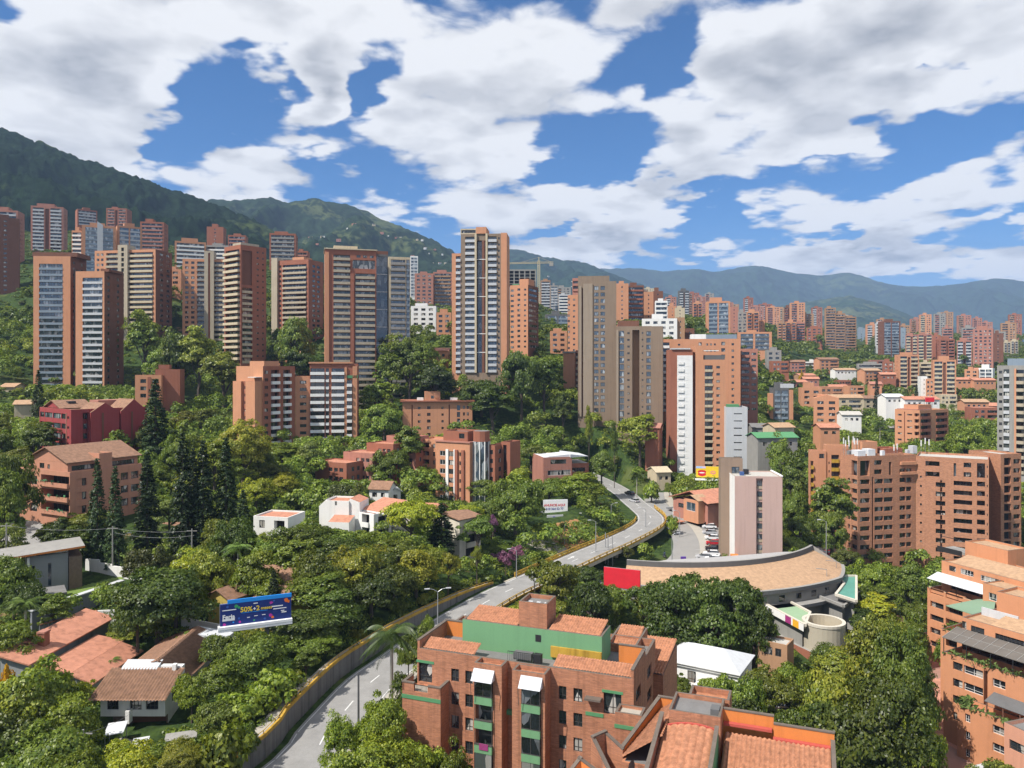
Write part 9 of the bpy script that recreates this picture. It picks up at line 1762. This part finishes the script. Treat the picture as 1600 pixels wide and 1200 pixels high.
def car(px, py, z, ang, col, lab, group='cars in the car park'):
    D = dat(py, z); x, y, _ = at(px, py, D); zz = gz(x, y) + .14 if group != 'cars on the main road' else z + .03; r = empty('parked_car' if 'road' not in group else 'car', (x, y, zz), R(ang), lab, 'car', group); b, g, wh, rim, hl, tl = car_meshes(col); link('body', b, r); link('window', g, r)
    for sx in (-1.3, 1.35):
        for sy in (-.8, .8): q = link('wheel', wh, r, (sx, sy, .32)); link('rim', rim, q)
    for s in (-.6, .6): link('headlight', hl, r, (2.1, s, .68)); link('tail_light', tl, r, (-2.12, s, .72))
CW = paint('white_car_paint', (.75, .75, .75)); CS = paint('silver_car_paint', (.42, .43, .45)); CR = paint('red_car_paint', (.42, .02, .03)); CB = paint('black_car_paint', (.02, .02, .025)); CG = paint('grey_car_paint', (.16, .17, .18)); CU = paint('blue_car_paint', (.05, .09, .22))
for px, py, col, lab in ((1108, 830, CW, 'white car at the far end of the car park row'), (1109, 838, CS, 'silver car second from the far end of the car park row'), (1113, 845, CW, 'white car just beyond the red one in the car park'), (1115, 852, CR, 'red car among white ones in the car park row'), (1114, 859, CB, 'black car between red and white ones in the car park'), (1112, 866, CW, 'white car third from the near end of the car park row'), (1100, 870, CS, 'silver car turned out at the near end of the car park'), (1115, 873, CW, 'white car nearest the crescent roof in the car park')): car(px, py, -3.4, 172, col, lab)
car(991, 785, .1, 118, CS, 'silver car driving on the main road beyond the bridge', 'cars on the main road'); car(984, 773, .4, 118, CB, 'dark car in tree shade on the main road', 'cars on the main road')
for px, py, col, a, lab in ((1200, 1108, CW, 60, 'white car with dark windows behind the brick wing roofs'), (1214, 1122, CS, 62, 'silver car parked next to the white one behind the brick wing'), (1204, 1133, CG, 60, 'dark grey car under branches behind the brick wing'), (1236, 1125, CB, 120, 'black car on the pale yard beneath the big tree'), (1232, 1150, CG, 15, 'grey car nearest the orange parapet behind the wing')): car(px, py, -13, a, col, lab, 'cars in the yard behind the brick wing')
for px, py, col, a, lab in ((1272, 868, CW, 20, 'white car in the yard left of the many windowed block'), (1256, 871, CB, 15, 'black car left of the white one in the far yard'), (1296, 864, CR, 10, 'dark red car under the tree in the far yard')): car(px, py, -10.5, a, col, lab, 'cars in the far yard')
def rider():
    p = pz(1038.5, 866, -3.2); z = gz(p[0], p[1]) + .1; r = empty('motorcycle', (p[0], p[1], z), R(105), 'motorcycle with rider on the lower road before the car park', 'motorcycle')
    for x in (-.68, .68): mb = MB(); mb.tube([(x, -.06, .31), (x, .06, .31)], .31, BLACK, 14); mb.build('wheel', r)
    mb = MB(); mb.prism([(-.75, -.14), (.45, -.14), (.45, .14), (-.75, .14)], [.62, .62, .62, .62], [.80, .86, .86, .80], BLACK); mb.prism([(-.3, -.18), (.35, -.18), (.35, .18), (-.3, .18)], .3, .62, CG); mb.bar((.68, 0, .31), (.40, 0, 1.0), .08, .08, STEEL); mb.bar((-.68, 0, .31), (-.2, 0, .45), .08, .08, STEEL); mb.build('body', r); mb = MB(); mb.bar((.38, -.36, 1.03), (.38, .36, 1.03), .04, .04, BLACK); mb.build('handlebar', r)
    # rider: one skinned body
    V = [(-.2, 0, .86), (-.12, 0, 1.12), (-.04, 0, 1.36), (0, 0, 1.5), (.03, 0, 1.66), (.03, .2, 1.36), (.2, .26, 1.18), (.36, .30, 1.06), (.03, -.2, 1.36), (.2, -.26, 1.18), (.36, -.30, 1.06), (.18, .16, .80), (.1, .18, .42), (.2, .18, .36), (.18, -.16, .80), (.1, -.18, .42), (.2, -.18, .36)]
    E = [(0, 1), (1, 2), (2, 3), (3, 4), (2, 5), (5, 6), (6, 7), (2, 8), (8, 9), (9, 10), (0, 11), (11, 12), (12, 13), (0, 14), (14, 15), (15, 16)]; rad = [.15, .15, .16, .06, .11, .07, .05, .045, .07, .05, .045, .09, .06, .05, .09, .06, .05]
    me = bpy.data.meshes.new('person'); me.from_pydata(V, E, []); me.materials.append(mat('navy_clothing', (.05, .06, .12))); o = link('person', me, None, (p[0], p[1], z), R(105)); sk = o.modifiers.new('skin', 'SKIN')
    for k, q in enumerate(rad): me.skin_vertices[0].data[k].radius = (q, q)
    me.skin_vertices[0].data[0].use_root = True; su = o.modifiers.new('smooth', 'SUBSURF'); su.levels = su.render_levels = 1; tag(o, 'person in dark clothing and helmet riding the motorcycle on the lower road', 'person')
    mb = MB(); n = 8; R0 = .15
    for i in range(4):
        for j in range(n):
            q = lambda a, b: (.03 + R0 * math.cos(a) * math.cos(b), R0 * math.cos(a) * math.sin(b), 1.68 + R0 * math.sin(a)); a0, a1 = -.6 + i * .543, -.6 + (i + 1) * .543; b0, b1 = 6.283 * j / n, 6.283 * (j + 1) / n; mb.poly([q(a0, b0), q(a0, b1), q(a1, b1), q(a1, b0)], CB)
    mb.build('helmet', o)
rider()
# ------------------------------------------------------------------ crane and hillside houses
def crane():
    x, y, _ = at(842, 0, 690); zt = zat(407, 690); zb = zat(455, 690) - 20; r = empty('tower_crane', (x, y, zb), R(-8), 'tower crane with a long pale jib above the unfinished concrete tower', 'crane'); h = zt - zb; m = mat('crane_paint', (.50, .42, .26)); mb = MB()
    for sx in (-.9, .9):
        for sy in (-.9, .9): mb.bar((sx, sy, 0), (sx, sy, h), .35, .35, m)
    for k in range(int(h / 2)): z = k * 2; mb.bar((-.9, -.9, z), (.9, -.9, z + 2), .2, .2, m); mb.bar((.9, -.9, z), (-.9, -.9, z + 2), .2, .2, m)
    mb.build('mast', r); mb = MB()
    for sy in (-.6, .6): mb.bar((-28, sy, h - 2.5), (13, sy, h - 2.5), .3, .3, m)
    mb.bar((-28, 0, h - 1.4), (13, 0, h - 1.4), .3, .3, m)
    for k in range(20): xx = -28 + k * 2; mb.bar((xx, 0, h - 2.5), (xx + 1, 0, h - 1.4), .16, .16, m)
    mb.build('jib', r); mb = MB(); mb.bar((0, 0, h - 1.4), (0, 0, h + 3), .5, .5, m); mb.bar((0, 0, h + 3), (-16, 0, h - 1.4), .12, .12, m); mb.bar((0, 0, h + 3), (11, 0, h - 1.4), .12, .12, m); mb.build('apex', r); mb = MB(); mb.box(9.5, 13, -1, 1, h - 5.2, h - 2.7, GREY); mb.build('counterweight', r)
crane()
def hill_houses():
    rg = random.Random(12); mats = (WHITE, LGREY, CREAM, BRP); cache = []
    for k in range(4):
        mb = MB(); w, d, h = 9 + 3 * k, 8, 4 + k; mb.box(0, w, 0, d, -4, h, mats[k]); mb.prism([(-.5, -.5), (w + .5, -.5), (w + .5, d + .5), (-.5, d + .5)], h, [h + .3, h + .3, h + 2, h + 2], TILER if k % 2 else LGREY); mb.box(w * .2, w * .45, -.05, -.01, 1, 2.6, DARK); mb.box(w * .6, w * .85, -.05, -.01, 1, 2.6, DARK); cache.append(mb.mesh('hill_house'))
    for (hi, n, t0, t1, p0, p1, lab, grp) in ((1, 95, 12, 60, 400, 700, 'tiny pale house among the fields on the hill behind the broad beige tower', 'houses on the farmed hill'), (0, 12, 8, 30, 230, 400, 'tiny pale house at the edge of the dark hill forest', 'houses at the forest edge'), (2, 12, 20, 60, 800, 930, 'tiny pale house on the blue hill behind the crane', 'houses on the blue hill'), (4, 26, 10, 55, 1200, 1480, 'tiny pale house on the light green foothill', 'houses on the foothill')):
        px, Y, Z = HILLS[hi]
        for _ in range(n):
            j = rg.randint(t0, t1); i = rg.choice([k for k in range(len(px)) if p0 < px[k] < p1]); y = float(Y[j, i]); z = float(Z[j, i]); x = (float(px[i]) - 800) / F * y
            q = proj(x, y, z); o = link('hill_house', rg.choice(cache), None, (x, y - 4, z), rg.uniform(-.5, .5)); s = rg.uniform(.32, .65); o.scale = (s, s, s); tag(o, lab, 'house', grp)
hill_houses()
build_haze()
